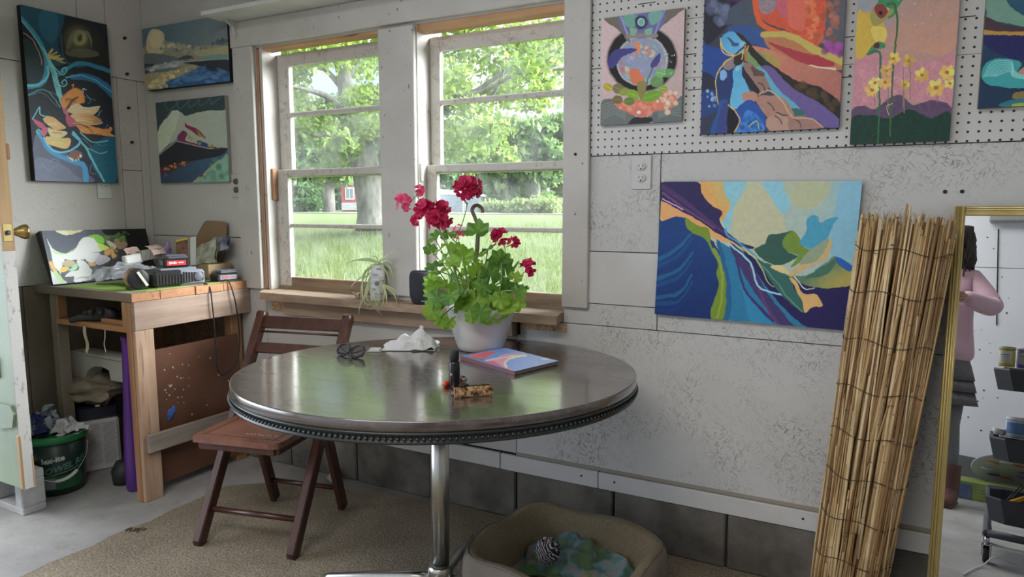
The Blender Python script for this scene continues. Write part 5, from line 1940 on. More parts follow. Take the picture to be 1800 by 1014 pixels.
# packets on the bag
b = MB(); b.box((.285, -.315, .995), (.030, .095, .045), frame((1, .1, .1), (-.1, 1, .10)), .006)
tag(b.build('soap_bar', plain('white_block', (.68, .67, .64), .5)), 'white wrapped block atop the plastic bag on the bench', 'block')
b = MB(); b.box((.27, -.23, 1.010), (.05, .10, .05), frame((1, 0, .15), (0, 1, .12)), .003)
o_ = MB()
t_ = empty('corrugated_packet', (.27, -.23, .985), 'grey ribbed packet with pink wrapper beside the white block', 'packet')
part('packet_body', b, plain('packet_grey', (.30, .285, .26), .6), t_)
for k in range(15):
    o_.box((.30, -.275 + .0068 * k, 1.008 + .0008 * k), (.012, .0032, .048), None, .001)
part('ribs', o_, plain('packet_rib', (.36, .345, .31), .5), t_)
b = MB(); b.grid(crumple(lambda u, v: V((.262 + .062 * v, -.235 + .066 * u, 1.052 - .02 * v + .006 * u - .05 * max(0, v - .55))), 8, 8, .006, 5, 6), 10, 10); part('pink_wrapper', b, plain('pink_paper', (.70, .52, .46), .6), t_)
b = MB(); b.grid(crumple(lambda u, v: V((.22 + .05 * v, -.325 + .07 * u, 1.035 + .012 * u - .02 * v)), 8, 8, .012, 4, 9), 8, 8); tag(b.build('paper_scrap', plain('pink_scrap', (.60, .44, .38), .7)), 'small pink paper scrap against the lily canvas', 'paper')
# purple wrapped sweet bag
b = MB()
b.lathe([(0, -.004), (.016, .0), (.022, .018), (.020, .035), (.010, .050), (.013, .066), (.006, .074), (0, .074)], 14, (.235, -.105, 1.0), R=Matrix.Rotation(.25, 3, 'Y'))
b.grid(crumple(lambda u, v: V((.25 + .05 * u, -.16 + .10 * v, .925 + .055 * math.sin(PI * u) + .02 * v)), 12, 12, .03, 5, 8), 14, 14)
b.lathe([(.022, 0), (.018, .11), (.012, .12)], 10, (.245, -.11, ZM))
pv = tag(b.build('purple_packet', plain('violet_film', (.26, .12, .42), .25, c2=(.55, .50, .68), ns=40)), 'shiny violet packet between the lily canvas and cardboard box', 'packet')
b = MB(); b.grid(crumple(lambda u, v: V((.36 + .05 * u, -.18 + .09 * v, ZM + .045 + .03 * math.sin(PI * u) * math.sin(PI * v))), 12, 12, .03, 5, 12), 12, 12)
b.lathe([(.03, 0), (.035, .045), (.02, .05)], 12, (.38, -.14, ZM))
tag(b.build('paper_wad', plain('tan_paper', (.34, .25, .18), .8, c2=(.5, .4, .3), ns=30)), 'crumpled tan paper wad behind the charger', 'paper')

# cardboard mailer box standing at the back
m_card = plain('cardboard', (.24, .155, .085), .8, c2=(.29, .19, .11), ns=8)
cb = empty('cardboard_box', (.50, -.06, ZM), 'opened brown cardboard mailer box at the back of the bench', 'box')
b = MB(); b.span((.47, -.155, ZM), (.60, -.022, ZM + .078), .002); part('box_body', b, plain('cardboard_light', (.34, .24, .13), .8), cb)
b = MB()
b.prism(crom([(.36, 0), (.36, .10), (.42, .195), (.47, .205), (.565, .20), (.58, .185), (.58, .10), (.56, .10), (.58, .085), (.545, .02), (.50, 0)], 3, True), .004, (0, -.040, ZM + .075), (1, 0, 0), (0, .10, .99)); part('box_lid', b, m_card, cb)
b = MB()
b.box((.4, -.12, ZM + .12), (.105, .006, .15), frame((.80, .1, .55), (.1, 1, .1)) @ Matrix.Identity(3), .001)
ph = empty('photo_card', (.4, -.12, ZM), 'dark brown photo card with yellow top leaning on the box', 'card')
Rp = frame((.88, .35, .20), (-.3, .3, .9))
b = MB(); b.box((.435, -.165, ZM + .125), (.062, .150, .004), Rp, .001); part('card_face', b, plain('brown_print', (.12, .055, .035), .3, c2=(.26, .13, .09), ns=45), ph)
b = MB(); b.box(V((.435, -.165, ZM + .125)) + Rp @ V((.0, .070, .003)), (.060, .010, .002), Rp, .0005); part('yellow_band', b, plain('yellow_print', (.62, .50, .06), .4), ph)
b = MB(); b.box(V((.440, -.16, ZM + .125)) + Rp @ V((.046, .005, -.004)), (.03, .145, .003), Rp, .001); part('white_backing', b, plain('white_card', (.6, .6, .58), .6), ph)
b = MB(); b.box((.435, -.155, ZM + .035), (.05, .03, .07), None, .004); part('stand_block', b, m_card, ph)
Rp = frame((.95, .2, .25), (-.2, .35, .8))
for k, (lab, off, c, c2) in enumerate([('olive bag of flat parts propped in the cardboard box', (0, 0, 0), (.22, .22, .14), (.42, .43, .34)), ('dark blue topped clear packet behind the olive bag', (.035, .045, .04), (.06, .07, .14), (.34, .34, .34))]):
    b = MB()
    c0 = V((.535, -.125, ZM + .122)) + V(off)
    b.grid(crumple(lambda u, v: c0 + Rp @ V(((u - .5) * .14, (v - .5) * (.11 - .04 * k), .006 * math.sin(PI * u))), 10, 10, .012, 5, 20 + k), 14, 14)
    b.grid(crumple(lambda u, v: c0 + Rp @ V(((u - .5) * .14, (v - .5) * (.11 - .04 * k), -.012)), 10, 10, .008, 5, 20 + k), 14, 14)
    tag(b.build('parts_packet', plain('packet_print_%d' % k, c, .2, c2=c2, ns=26, sc=(1, 1, .6))), lab, 'packet', 'packets in the cardboard box')

# glove on the bench shelf
b = MB()
g0 = V((.35, BY + .05, .752))
vs = [(0, 0, .01), (.05, .02, .02), (.10, .05, .02), (-.03, -.05, .012), (-.065, -.072, -.006), (-.02, -.02, .03), (.01, -.045, .035), (.05, -.05, .038), (.09, -.03, .034), (.02, -.01, .045), (.06, .0, .045)]
ed = [(0, 1), (1, 2), (0, 3), (3, 4), (0, 5), (5, 6), (1, 9), (9, 7), (1, 10), (10, 8)]
skin_mesh('work_glove', [g0 + V(v) for v in vs], ed, [.028, .03, .034, .014, .012, .012, .011, .012, .011, .012, .011], plain('black_glove', (.03, .03, .035), .6), None, 2)
tag(bpy.data.objects['work_glove'], 'black work glove hanging over the bench shelf rail', 'glove')
b = MB(); b.span((.42, BY + .035, .7425), (BX - .06, BY + .052, .762), .002)
tag(b.build('wood_strip', m_top), 'short orange wood strip lying on the bench shelf', 'wood strip')

# ---------------------------------------------------------------- things under the workbench
# bucket with lettering
bc = V((.205, -.675, 0))
bk = empty('bucket', bc, 'green lidded black bucket beneath the bench by the door', 'bucket')
b = MB(); b.lathe([(0, 0), (.100, 0), (.103, .004), (.117, .235), (.114, .236), (0, .2361)], 40, bc); part('pail', b, plain('dark_green_pail', (.012, .03, .022), .35), bk)
b = MB(); b.lathe([(.1165, .232), (.124, .233), (.125, .262), (.119, .266), (.112, .262), (.10, .258), (0, .258)], 40, bc); part('lid', b, plain('green_lid', (.02, .20, .06), .35), bk)


def wrapb(z0, a0, rr=.001, sl=.0):
    def f(x, y, d):
        z = z0 + y + sl * x
        r = .103 + (z / .235) * .014 + rr
        a = a0 + x / r
        return bc + V((r * math.cos(a), r * math.sin(a), z))
    return f


face = math.atan2(CAM.y - bc.y, CAM.x - bc.x)
b = MB(); b.grid(lambda u, v: wrapb(.03 + .06 * v, face, .0006)((u - .5) * .25 - .02, 0, 0), 24, 2); part('green_band', b, plain('band_green', (.02, .13, .05), .4), bk)
b = MB(); b.grid(lambda u, v: wrapb(.035 + .05 * v, face, .0012)((u - .5) * .10 - .06, 0, 0), 12, 2); part('grey_label', b, plain('label_grey', (.22, .25, .25), .5), bk)
text_mesh('lex-ite', .034, wrapb(.165, face - .12, .0014, .12), 'maker_lettering', plain('letter_white', (.62, .64, .62), .5), bk, .0012)
text_mesh('TROWEL REC', .038, wrapb(.125, face + .20, .0014, .18), 'product_lettering', plain('letter_green', (.10, .24, .20), .5), bk, .0012, shear=.15)
b = MB(); b.grid(lambda u, v: wrapb(.098 + .004 * v, face, .0014, .16)((u - .5) * .2, 0, 0), 20, 1); part('rule_line', b, plain('rule_green', (.16, .32, .26), .5), bk)
b = MB()
aL, aR = face + 1.35, face - 1.35
pp = [bc + V((.122 * math.cos(aR), .122 * math.sin(aR), .225))] + [bc + V(((.128 + .012 * math.sin(PI * k / 8)) * math.cos(aR + (aL - aR) * k / 8), (.128 + .012 * math.sin(PI * k / 8)) * math.sin(aR + (aL - aR) * k / 8), .225 - .145 * math.sin(PI * k / 8))) for k in range(1, 8)] + [bc + V((.122 * math.cos(aL), .122 * math.sin(aL), .225))]
b.tube(crom(pp, 5), .0018, 6); hd = part('bail_handle', b, m_steel, bk)
b = MB(); b.tube(crom(pp, 5)[19:29], .0075, 10); part('grip', b, plain('white_grip', (.62, .61, .58), .5), hd)


def rag(name, c, sx, sy, h, seed, mat, label, cat, sag=.5):
    b = MB()
    c = V(c)

    def f(u, v):
        x, y = (u - .5) * 2, (v - .5) * 2
        r = min(1, math.hypot(x, y))
        return c + V((x * sx, y * sy, h * (1 - r ** 2) ** .8 + .006))
    F = crumple(f, 30, 30, h * .9, 7, seed)
    b.grid(lambda u, v: (lambda p: V((p.x, p.y, max(p.z, c.z + .004 + .004 * math.sin(u * 40)))))(F(u, v)), 34, 34)
    # underside closes the bundle so it reads as cloth with body
    b.grid(lambda u, v: (lambda p: V((p.x, p.y, c.z + .001)))(F(u, v)), 16, 16)
    return tag(b.build(name, mat), label, cat)


rag('cloth_rag', bc + V((.055, .03, .262)), .07, .055, .045, 5, plain('white_rag', (.55, .53, .56), .9), 'white rag lying on the green bucket lid', 'rag')
rag('cloth_rag', bc + V((-.045, -.01, .262)), .065, .07, .085, 9, plain('navy_stripe_rag', (.03, .04, .14), .9, c2=(.34, .40, .46), ns=16, lo=.5, hi=.56), 'navy striped rag bundled on the bucket lid', 'rag')

# tall white carton of product with navy top
jr = math.atan2(.06, .26)
jc = V((.140, -.445, 0))
R = rotz(1.107)
jb = empty('white_can', jc, 'white rectangular can with dark navy top under the bench', 'can')
f = lambda p: jc + R @ V(p)
b = MB(); b.box(f((0, 0, .1255)), (.165, .095, .25), R, .012); part('can_body', b, plain('can_white', (.50, .49, .48), .45), jb)
b = MB(); b.box(f((0, 0, .285)), (.168, .098, .068), R, .010); part('can_top', b, plain('can_navy', (.008, .010, .03), .3), jb)
b = MB()
for col in (-1, 1):
    for k in range(26):
        w = .058 * (1 - .25 * ((k * 7 + col) % 5) / 5)
        b.box(f((.012 + col * .032 - (.058 - w) / 2, -.0479, .228 - .0076 * k)), (w, .0006, .0024), R)
part('fine_print', b, plain('print_grey', (.22, .22, .22), .6), jb)
b = MB(); b.lathe([(.010, 0), (.0095, .0008)], 18, f((-.0828, -.015, .232)), R=R @ Matrix.Rotation(-PI / 2, 3, 'Y')); part('round_mark', b, plain('mark_dark', (.05, .05, .07), .5), jb)
b = MB(); b.box(f((.0, -.044, .318)), (.022, .016, .012), R, .002); part('cap_clip', b, m_steel, jb)
# crumpled brown cloth bag on it
b = MB()
c0 = jc + V((.0, -.01, .320))


def bagf(u, v):
    th = u * 2 * PI
    r = .155 * math.sin(PI * min(v, .999)) ** .7
    return c0 + V((r * math.cos(th) * 1.05 - .02, r * math.sin(th) * .75, .012 + .135 * v ** 1.3 - .0))


b.grid(crumple(bagf, 40, 20, .05, 6, 31), 48, 24)
tag(b.build('cloth_bag', plain('tan_bag', (.20, .16, .12), .75, c2=(.30, .25, .19), ns=14, bump=.3)), 'crumpled tan bag slumped on top of the white can', 'bag')

# moulded white foam packing above
b = MB()
fx0 = .27
prof = [(0, 0), (0, .115), (.42, .115), (.42, .02), (.30, .02), (.29, .065), (.24, .075), (.18, .07), (.13, .045), (.10, .0)]
b.prism(prof, -.07, (.045, -.495, .445), (1, 0, 0), (0, 0, 1))
b.span((.045, -.495, .555), (.465, -.40, .571), .003)
b.span((.045, -.424, .40), (.085, -.40, .555), .002)
tag(b.build('foam_packing', plain('grey_foam', (.40, .38, .36), .8)), 'moulded grey white foam packing piece under the bench', 'foam')
b = MB(); b.span((.40, -.455, .0), (.44, -.42, .4645), .003); tag(b.build('scrap_post', m_graywall), 'grey scrap post holding up the foam packing under the bench', 'post')

# purple plastic bat
b = MB()
pc = V((.520, -.530, 0))
b.lathe([(0, 0), (.027, .0), (.032, .012), (.034, .10), (.031, .20), (.024, .36), (.017, .52), (.013, .66), (.016, .67), (.016, .685), (0, .688)], 24, pc)
tag(b.build('plastic_bat', plain('purple_plastic', (.10, .03, .22), .35)), 'purple plastic toy bat standing behind the bench leg', 'bat')
b = MB(); b.lathe([(0, 0), (.045, 0), (.05, .06), (.03, .10), (0, .1)], 16, (.40, -.50, 0)); tag(b.build('paint_pot', m_blkr), 'small black pot on the floor beside purple bat', 'pot')
# ================================================================ CARPET
m_carpet = NT('beige_carpet')
_v = m_carpet.co()
_a = m_carpet.ramp(m_carpet.noise(_v, 120, 3, .7), [(.32, (.25, .20, .135)), (.7, (.60, .52, .40))])
_b = m_carpet.ramp(m_carpet.noise(_v, 2.2, 4, .6), [(.3, (.62, .60, .56)), (.7, (1, 1, 1))])
m_carpet.base(m_carpet.mix(1.0, _a, _b, 'MULTIPLY'))
m_carpet.set(Roughness=.95).bump(m_carpet.noise(_v, 130, 3, .7), 1.0, .012)
m_carpet = m_carpet.m
b = MB()
_e = np.random.default_rng(2)
edge = [(.868 + .010 * math.sin(k * 2.1) + _e.normal(0, .004), -2.6 + 2.28 * k / 30) for k in range(31)] + [(.93, -.27), (1.02, -.20), (1.15, -.155), (1.32, -.12), (1.5, -.09), (1.65, -.06), (1.85, -.03), (2.1, -.018), (3.3, -.015), (3.3, -2.6)]
b.prism(edge, .009, (0, 0, .0005))
tag(b.build('carpet', m_carpet), 'worn beige carpet with ragged edge covering the floor beneath the table', 'carpet')
b = MB()
for k in range(14):
    p = onZ(222 + k * 2.2 + _e.normal(0, 2), 931 + _e.normal(0, 1.5), .0095)
    b.box((p.x, p.y, .011), (.018, .008, .004), rotz(_e.uniform(0, 3)), .001)
tag(b.build('dirt_clump', plain('dark_dirt', (.10, .08, .06), .9)), 'small dark clump of debris on the left edge of the carpet', 'debris')
b = MB()
b.grid(crumple(lambda u, v: V((1.205 + .06 * u, -.085 + .05 * v, .012 + .06 * math.sin(PI * u) * v)), 10, 10, .02, 4, 4), 12, 12)
tag(b.build('paper_crumple', plain('grey_paper', (.5, .48, .46), .8)), 'grey scrap of crumpled paper on carpet against the block wall', 'paper')

# ================================================================ TABLE
TC = V((2.192, -.616, .7546))
TNv = V((-.0126, .0319, 1.0)).normalized()


def tz(x, y):
    return TC.z + .0126 * (x - TC.x) - .0319 * (y - TC.y)


TX = V((1, 0, .0126)).normalized()
RT = frame(TX, TNv.cross(TX))
tb = empty('round_table', (2.20, -.64, 0), 'round brown wood grain table on steel pedestal', 'table')
m_tt = NT('walnut_laminate')
_v = m_tt.co((.10, 1.0, 1.0), (0, 0, .12))
_g = m_tt.noise(_v, 42, 6, .65, .8)
_col = m_tt.ramp(_g, [(.30, (.035, .024, .020)), (.55, (.075, .054, .046)), (.75, (.125, .098, .085))])
_sc = m_tt.ramp(m_tt.noise(m_tt.co((.4, 1.6, 1)), 12, 5, .7), [(.60, 0.0), (.76, .15)])
m_tt.base(m_tt.mix(_sc, _col, (.34, .32, .33)))
m_tt.b.inputs['Specular IOR Level'].default_value = .6
m_tt.set(Coat_Weight=1.0, Coat_Roughness=.13, Coat_IOR=1.9)
_rr = m_tt.ramp(m_tt.noise(m_tt.co((.5, 1.5, 1)), 9, 4), [(.3, .20), (.7, .34)])
m_tt.l(_rr, m_tt.b.inputs['Roughness'])
m_tt.bump(_g, .05, .001)
m_tt = m_tt.m
TR = .592
b = MB(); b.lathe([(0, -.026), (TR - .012, -.026), (TR - .002, -.0255), (TR, -.022), (TR, -.003), (TR - .0008, -.0008), (TR - .003, 0), (TR - .0045, 0), (TR - .007, 0), (TR - .02, 0), (0, 0)], 160, TC, R=RT); part('table_top', b, m_tt, tb)
m_mold = plain('black_moulding', (.018, .022, .022), .3)
b = MB(); b.lathe([(TR - .014, -.0262), (TR + .001, -.0262), (TR + .003, -.030), (TR - .002, -.034), (TR - .001, -.046), (TR + .003, -.049), (TR + .001, -.053), (TR - .02, -.054), (TR - .03, -.050)], 128, TC, R=RT); mo = part('edge_moulding', b, m_mold, tb)
b = MB()
for k in range(260):
    a = 2 * PI * k / 260
    p = RT @ V(((TR + .0015) * math.cos(a), (TR + .0015) * math.sin(a), -.0402))
    b.sphere(TC + p, .0042, 6, 4)
part('bead_row', b, plain('bead_black', (.03, .036, .036), .25), mo)
m_chrome = plain('dull_chrome', (.60, .60, .57), .28, 1.0, c2=(.46, .46, .43), ns=14, sc=(1, 1, .25))
b = MB(); b.lathe([(0, -.055), (.12, -.055), (.12, -.06), (.03, -.075), (0, -.075)], 32, TC, R=RT); part('top_plate', b, m_dark, tb)
PB = V((2.203, -.640, 0))
b = MB(); b.tube([PB + V((0, 0, .10)), TC - TNv * .07], .0285, 32); part('pole', b, m_chrome, tb)
b = MB(); b.lathe([(0, .04), (.030, .04), (.036, .055), (.038, .105), (.041, .118), (.039, .131), (.032, .138), (.0285, .138)], 32, PB); hub = part('hub', b, m_chrome, tb)
b = MB(); bd = (CAM - PB); bd.z = 0; bd.normalize(); b.lathe([(0, .004), (.008, .004), (.010, 0)][::-1], 14, PB + bd * .0375 + V((0, 0, .085)), R=frame(V((-bd.y, bd.x, 0)), V((0, 0, 1)))); part('bolt', b, m_steel, hub)
for (dx, dy, L) in ((-.975, -.222, .405), (.975, .222, .405), (-.26, .966, .39), (.26, -.966, .39)):
    b = MB()
    dv = V((dx, dy, 0))
    pts = [PB + dv * q + V((0, 0, z)) for q, z in ((.02, .088), (.10, .080), (.25, .058), (L - .02, .036), (L, .033))]
    b.tube(pts, [.019, .019, .0165, .014, .010], 16)
    lg = part('leg', b, m_chrome, tb)
    b = MB(); b.lathe([(.012, 0.0095), (.013, .014), (.007, .03)], 14, PB + dv * (L - .025)); part('glide', b, m_blkr, lg)

# ---------------------------------------------------------------- on the table


def onT(u, v, h=0.0):
    d_ = ray(u, v)
    P0 = TC + V((0, 0, h))
    return CAM + d_ * (TNv.dot(P0 - CAM) / TNv.dot(d_))


# geranium in white pot
pc = V((2.146, -.285, 0)); pc.z = tz(pc.x, pc.y) + .001
gp = empty('potted_geranium', pc, 'red flowering geranium in white pot on table', 'potted plant')
m_pot = NT('ribbed_white_pot')
m_pot.set(Base_Color=(.60, .585, .56, 1), Roughness=.45)
m_pot = m_pot.m
b = MB()
prof = [(0, .001), (.070, .001), (.078, .004), (.084, .02), (.100, .075), (.113, .125), (.1175, .148), (.1165, .153), (.1125, .152), (.108, .140), (.09, .11), (0, .11)]
seg = 144
vs, fs = [], []
for i, (r, z) in enumerate(prof):
    for k in range(seg):
        a = 2 * PI * k / seg
        q = r + (.0009 if (k % 2 == 0 and 3 <= i <= 6) else 0)
        vs.append(pc + V((q * math.cos(a), q * math.sin(a), z)))
for i in range(len(prof) - 1):
    for k in range(seg):
        k2 = (k + 1) % seg
        fs.append((i * seg + k, i * seg + k2, (i + 1) * seg + k2, (i + 1) * seg + k))
b.add(vs, fs, 0, True)
part('pot', b, m_pot, gp)
b = MB(); b.grid(crumple(lambda u, v: pc + V(((.107 * v) * math.cos(2 * PI * u), (.107 * v) * math.sin(2 * PI * u), .137 + .01 * math.sin(u * 30))), 10, 10, .012, 6, 3), 40, 8); part('soil', b, plain('potting_soil', (.09, .055, .04), .9, c2=(.22, .14, .10), ns=70), gp)
hk = [onD(838, 480, 2.42), onD(840, 430, 2.42), onD(840, 400, 2.42), onD(834, 380, 2.42), onD(830, 370, 2.42), onD(833, 363, 2.42), onD(840, 361, 2.42), onD(847, 366, 2.42), onD(848.5, 374, 2.42)]
b = MB(); b.tube(crom([pc + V((.01, .07, .14))] + hk, 6), .0068, 10, flat=.7); part('hanger_hook', b, plain('olive_brown_plastic', (.20, .15, .11), .4), gp)

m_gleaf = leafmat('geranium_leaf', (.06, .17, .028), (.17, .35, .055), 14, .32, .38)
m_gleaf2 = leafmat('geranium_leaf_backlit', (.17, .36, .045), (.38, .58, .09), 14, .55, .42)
m_gstem = leafmat('geranium_stem', (.22, .36, .10), (.34, .46, .16), 30, .15)
rg = np.random.default_rng(17)


def gleaf(mb, c, R, nrm, up, cup=.25):
    """round geranium leaf: lobed rim, fan folds, notch at the stalk"""
    c, z = V(c), V(nrm).normalized()
    x = V(up) - z * V(up).dot(z)
    x = x.normalized() if x.length > 1e-4 else V((1, 0, 0))
    y = z.cross(x)
    n = 42
    vs = [c - z * R * .05]
    rings = (.35, .7, 1.0)
    for q in rings:
        for k in range(n + 1):
            a = (-1 + 2 * k / n) * (PI * .94)
            lob = 1 - .16 * abs(math.sin(a * 3.5)) ** 2 * q - .05 * abs(math.sin(a * 10.5)) * q
            lob *= (1 - .38 * (abs(a) / PI) ** 6)
            r = R * q * lob
            zz = cup * R * (q ** 2) * .5 + R * .10 * q * math.cos(a * 7) + R * .07 * q * math.sin(a * 2 + R * 900)
            vs.append(c + x * (r * math.cos(a)) + y * (r * math.sin(a)) + z * zz)
    fs = []
    for k in range(n):
        fs.append((0, 1 + k, 2 + k))
        for g2 in range(2):
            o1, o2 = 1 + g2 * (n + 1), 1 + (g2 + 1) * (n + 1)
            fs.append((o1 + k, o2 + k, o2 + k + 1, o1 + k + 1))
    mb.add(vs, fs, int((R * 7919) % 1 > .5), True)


leaf_px = [(764, 418, 18), (788, 412, 18), (838, 408, 27), (812, 455, 29), (772, 440, 20), (858, 438, 20), (880, 455, 22), (888, 470, 24), (835, 450, 20), (800, 432, 18), (764, 468, 20), (757, 492, 18), (775, 478, 22), (806, 492, 22), (838, 476, 19), (862, 482, 22), (850, 505, 22), (768, 505, 24), (768, 524, 26), (790, 520, 22), (836, 528, 32), (812, 520, 22), (868, 512, 20), (890, 508, 20), (905, 488, 16), (912, 512, 16), (905, 530, 22), (872, 545, 26), (893, 540, 24), (845, 548, 22), (760, 548, 20), (775, 560, 20), (788, 568, 16), (830, 556, 16), (860, 558, 18), (815, 540, 20), (800, 505, 18), (826, 500, 20), (880, 525, 20), (757, 440, 15), (866, 465, 16), (782, 455, 20), (822, 480, 18), (795, 462, 16), (848, 462, 16), (900, 505, 16), (920, 505, 12), (878, 492, 16), (770, 535, 18), (757, 512, 16)]
lb, sb = MB(), MB()
fwd = _f
for (u, v, rp) in leaf_px:
    d_ = 2.36 + rg.normal(0, .055)
    if v > 515:
        d_ = 2.28 + rg.normal(0, .025)
    c = onD(u, v, d_)
    R_ = rp * d_ / FPX * .98
    out = (c - (pc + V((0, 0, .13))))
    nrm = (-fwd * rg.uniform(.35, 1.0) + V((0, 0, 1)) * rg.uniform(.15, 1.0) + V(rg.normal(0, .45, 3)) + out.normalized() * .4)
    if v > 540:
        nrm = -fwd + V((0, 0, .25)) + V(rg.normal(0, .2, 3))
    gleaf(lb, c, R_, nrm, out + V((0, 0, .25 if v < 520 else -.4)), rg.uniform(-.2, .5))
    base = pc + V((rg.normal(0, .03), rg.normal(0, .03), .135))
    mid = base.lerp(c, .5) + V((rg.normal(0, .012), rg.normal(0, .012), .03))
    sb.tube(crom([base, mid, c], 6), [.0022] * 12 + [.0016], 6)
for k in range(16):
    base = pc + V((rg.normal(0, .035), rg.normal(0, .035), .13))
    top = base + V((rg.normal(0, .05), rg.normal(0, .05), rg.uniform(.10, .24)))
    sb.tube(crom([base, base.lerp(top, .5) + V((rg.normal(0, .01), rg.normal(0, .01), .01)), top], 5), [.004] * 10 + [.003], 7)
part('leaves', lb, [m_gleaf, m_gleaf2], gp)
part('stems', sb, m_gstem, gp)
m_petal = leafmat('crimson_petal', (.48, .010, .065), (.70, .030, .15), 40, .32, .5)
m_petalp = leafmat('pink_petal', (.68, .05, .17), (.85, .12, .26), 40, .35, .5)


def petal(mb, c, dirn, up, L, W):
    d1 = V(dirn).normalized()
    n = V(up) - d1 * V(up).dot(d1)
    n = n.normalized() if n.length > 1e-4 else V((0, 0, 1))
    s_ = d1.cross(n)
    vs = []
    for i, (t_, w) in enumerate(((0, .12), (.3, .55), (.62, 1.0), (.88, .85), (1.0, .35))):
        for q in (-1, -.4, .4, 1):
            vs.append(V(c) + d1 * (L * t_ + (.0 if abs(q) > .5 else L * .04 * t_)) + s_ * (q * W * w * .5) + n * (L * (.22 * t_ * t_ - .10 * q * q * t_)))
    fs = []
    for i in range(4):
        for k in range(3):
            a = i * 4 + k
            fs.append((a, a + 1, a + 5, a + 4))
    mb.add(vs, fs, 0, True)


def flower(mb, c, nrm, R_):
    z = V(nrm).normalized()
    x = V(rg.normal(0, 1, 3)); x = (x - z * x.dot(z)).normalized()
    y = z.cross(x)
    for k in range(5):
        a = 2 * PI * k / 5 + rg.normal(0, .12)
        petal(mb, c, x * math.cos(a) + y * math.sin(a) + z * .25, z, R_ * rg.uniform(.9, 1.1), R_ * .95)


heads = [((821, 333), 2.36, .048, 40, m_petal, .0195), ((772, 384), 2.34, .042, 24, m_petal, .021), ((746, 366), 2.35, .028, 11, m_petal, .021), ((780, 364), 2.37, .022, 7, m_petal, .020), ((710, 356), 2.38, .030, 9, m_petalp, .017), ((736, 334), 2.39, .014, 4, m_petalp, .016), ((735, 386), 2.36, .016, 5, m_petal, .017), ((879, 416), 2.36, .024, 10, m_petal, .020), ((904, 425), 2.35, .012, 4, m_petal, .018), ((928, 471), 2.35, .026, 10, m_petal, .019), ((806, 408), 2.50, .030, 6, m_petalp, .013)]
stalks = {0: [(822, 356), (815, 385), (803, 420), (798, 470), (805, 530)], 1: [(770, 395), (785, 430), (800, 470), (808, 530)], 2: [(752, 372), (775, 410), (795, 460)], 4: [(716, 362), (735, 344), (755, 370), (778, 405), (800, 470)], 5: [(736, 336), (732, 344), (748, 360)], 6: [(736, 384), (732, 360), (742, 356)], 7: [(882, 424), (888, 440), (882, 475), (878, 520), (850, 545)], 8: [(903, 428), (890, 434)], 9: [(922, 478), (910, 490), (880, 515), (850, 545)], 10: [(806, 415), (808, 470)]}
for i, ((u, v), d_, R_, n, mm, fr) in enumerate(heads):
    b = MB()
    c = onD(u, v, d_)
    for k in range(n):
        dv = V(rg.normal(0, 1, 3)).normalized()
        dv = (dv - fwd * .55 + V((0, 0, .25))).normalized()
        flower(b, c + V((dv.x, dv.y, dv.z * .85)) * R_ * rg.uniform(.55, 1.0), dv + V(rg.normal(0, .3, 3)), fr)
    part('flower_head', b, mm, gp)
    if i in stalks:
        b = MB()
        b.tube(crom([onD(q, w, d_ + .0) for q, w in stalks[i]], 6), .0018, 6)
        part('flower_stalk', b, m_gstem, gp)

# towel
tw = onT(722, 612)
rgc = V((tw.x, tw.y, tz(tw.x, tw.y)))
b = MB()


def twf(u, v):
    x, y = (u - .5) * 2, (v - .5) * 2
    r = min(1, (abs(x) ** 2.5 + abs(y) ** 2.5) ** .4)
    h = .026 * (1 - r ** 4)
    h += .040 * math.exp(-((x - .38) ** 2) / .10 - (y - .1) ** 2 / .4) + .022 * math.exp(-((x + .28) ** 2) / .03 - (y - .2) ** 2 / .25) * (1 - .5 * y)
    h += .012 * math.exp(-((x - .85) ** 2) / .02)
    return rgc + _r * (x * .094) + V((_f.x, _f.y, 0)).normalized() * (y * .062) + V((0, 0, .004 + h))


F = crumple(twf, 60, 40, .010, 7, 77)
b.grid(lambda u, v: (lambda p: V((p.x, p.y, max(p.z, tz(p.x, p.y) + .0025))))(F(u, v)), 60, 40)
b.grid(lambda u, v: (lambda p: V((p.x, p.y, tz(p.x, p.y) + .001)))(F(u, v)), 20, 16)
b.grid(crumple(lambda u, v: rgc + _r * (.030 + .012 * u) + V((0, 0, .058 + .020 * v)) + V((_f.x, _f.y, 0)) * .02, 6, 6, .004, 3, 2), 4, 4)
tag(b.build('hand_towel', plain('white_terry', (.68, .67, .67), .95, bump=.9, bs=260)), 'crumpled white terry towel on the table left of pot', 'towel')
# sunglasses
sg = onT(617, 626)
so = empty('sunglasses', (sg.x, sg.y, tz(sg.x, sg.y)), 'black sunglasses lying open on the table near chair', 'sunglasses')
m_lens = plain('dark_lens', (.05, .045, .055), .08, Alpha=.55)
fx_ = (onT(640, 628.5) - onT(592, 622.5)); fx_.z = 0; fx_.normalize()
fy_ = V((-fx_.y, fx_.x, 0))
O = V((sg.x, sg.y, tz(sg.x, sg.y)))
b = MB()
up = (V((0, 0, 1)) * .75 + fy_ * .65).normalized()
for q in (-1, 1):
    c = O + fx_ * (q * .030) + V((0, 0, .020))
    ring = [c + fx_ * (.026 * math.cos(a)) + up * (.022 * math.sin(a)) for a in [2 * PI * k / 24 for k in range(25)]]
    b.tube(ring, .0036, 7)
b.tube(crom([O + fx_ * -.006 + V((0, 0, .026)), O + V((0, 0, .029)) + fy_ * .002, O + fx_ * .006 + V((0, 0, .026))], 4), .003, 7)
b.tube([O + fx_ * .055 + V((0, 0, .028)), O + fx_ * .060 + V((0, 0, .026)), O + fx_ * .057 - fy_ * .012 + V((0, 0, .006))], .0032, 7)
part('frame', b, m_blk, so)
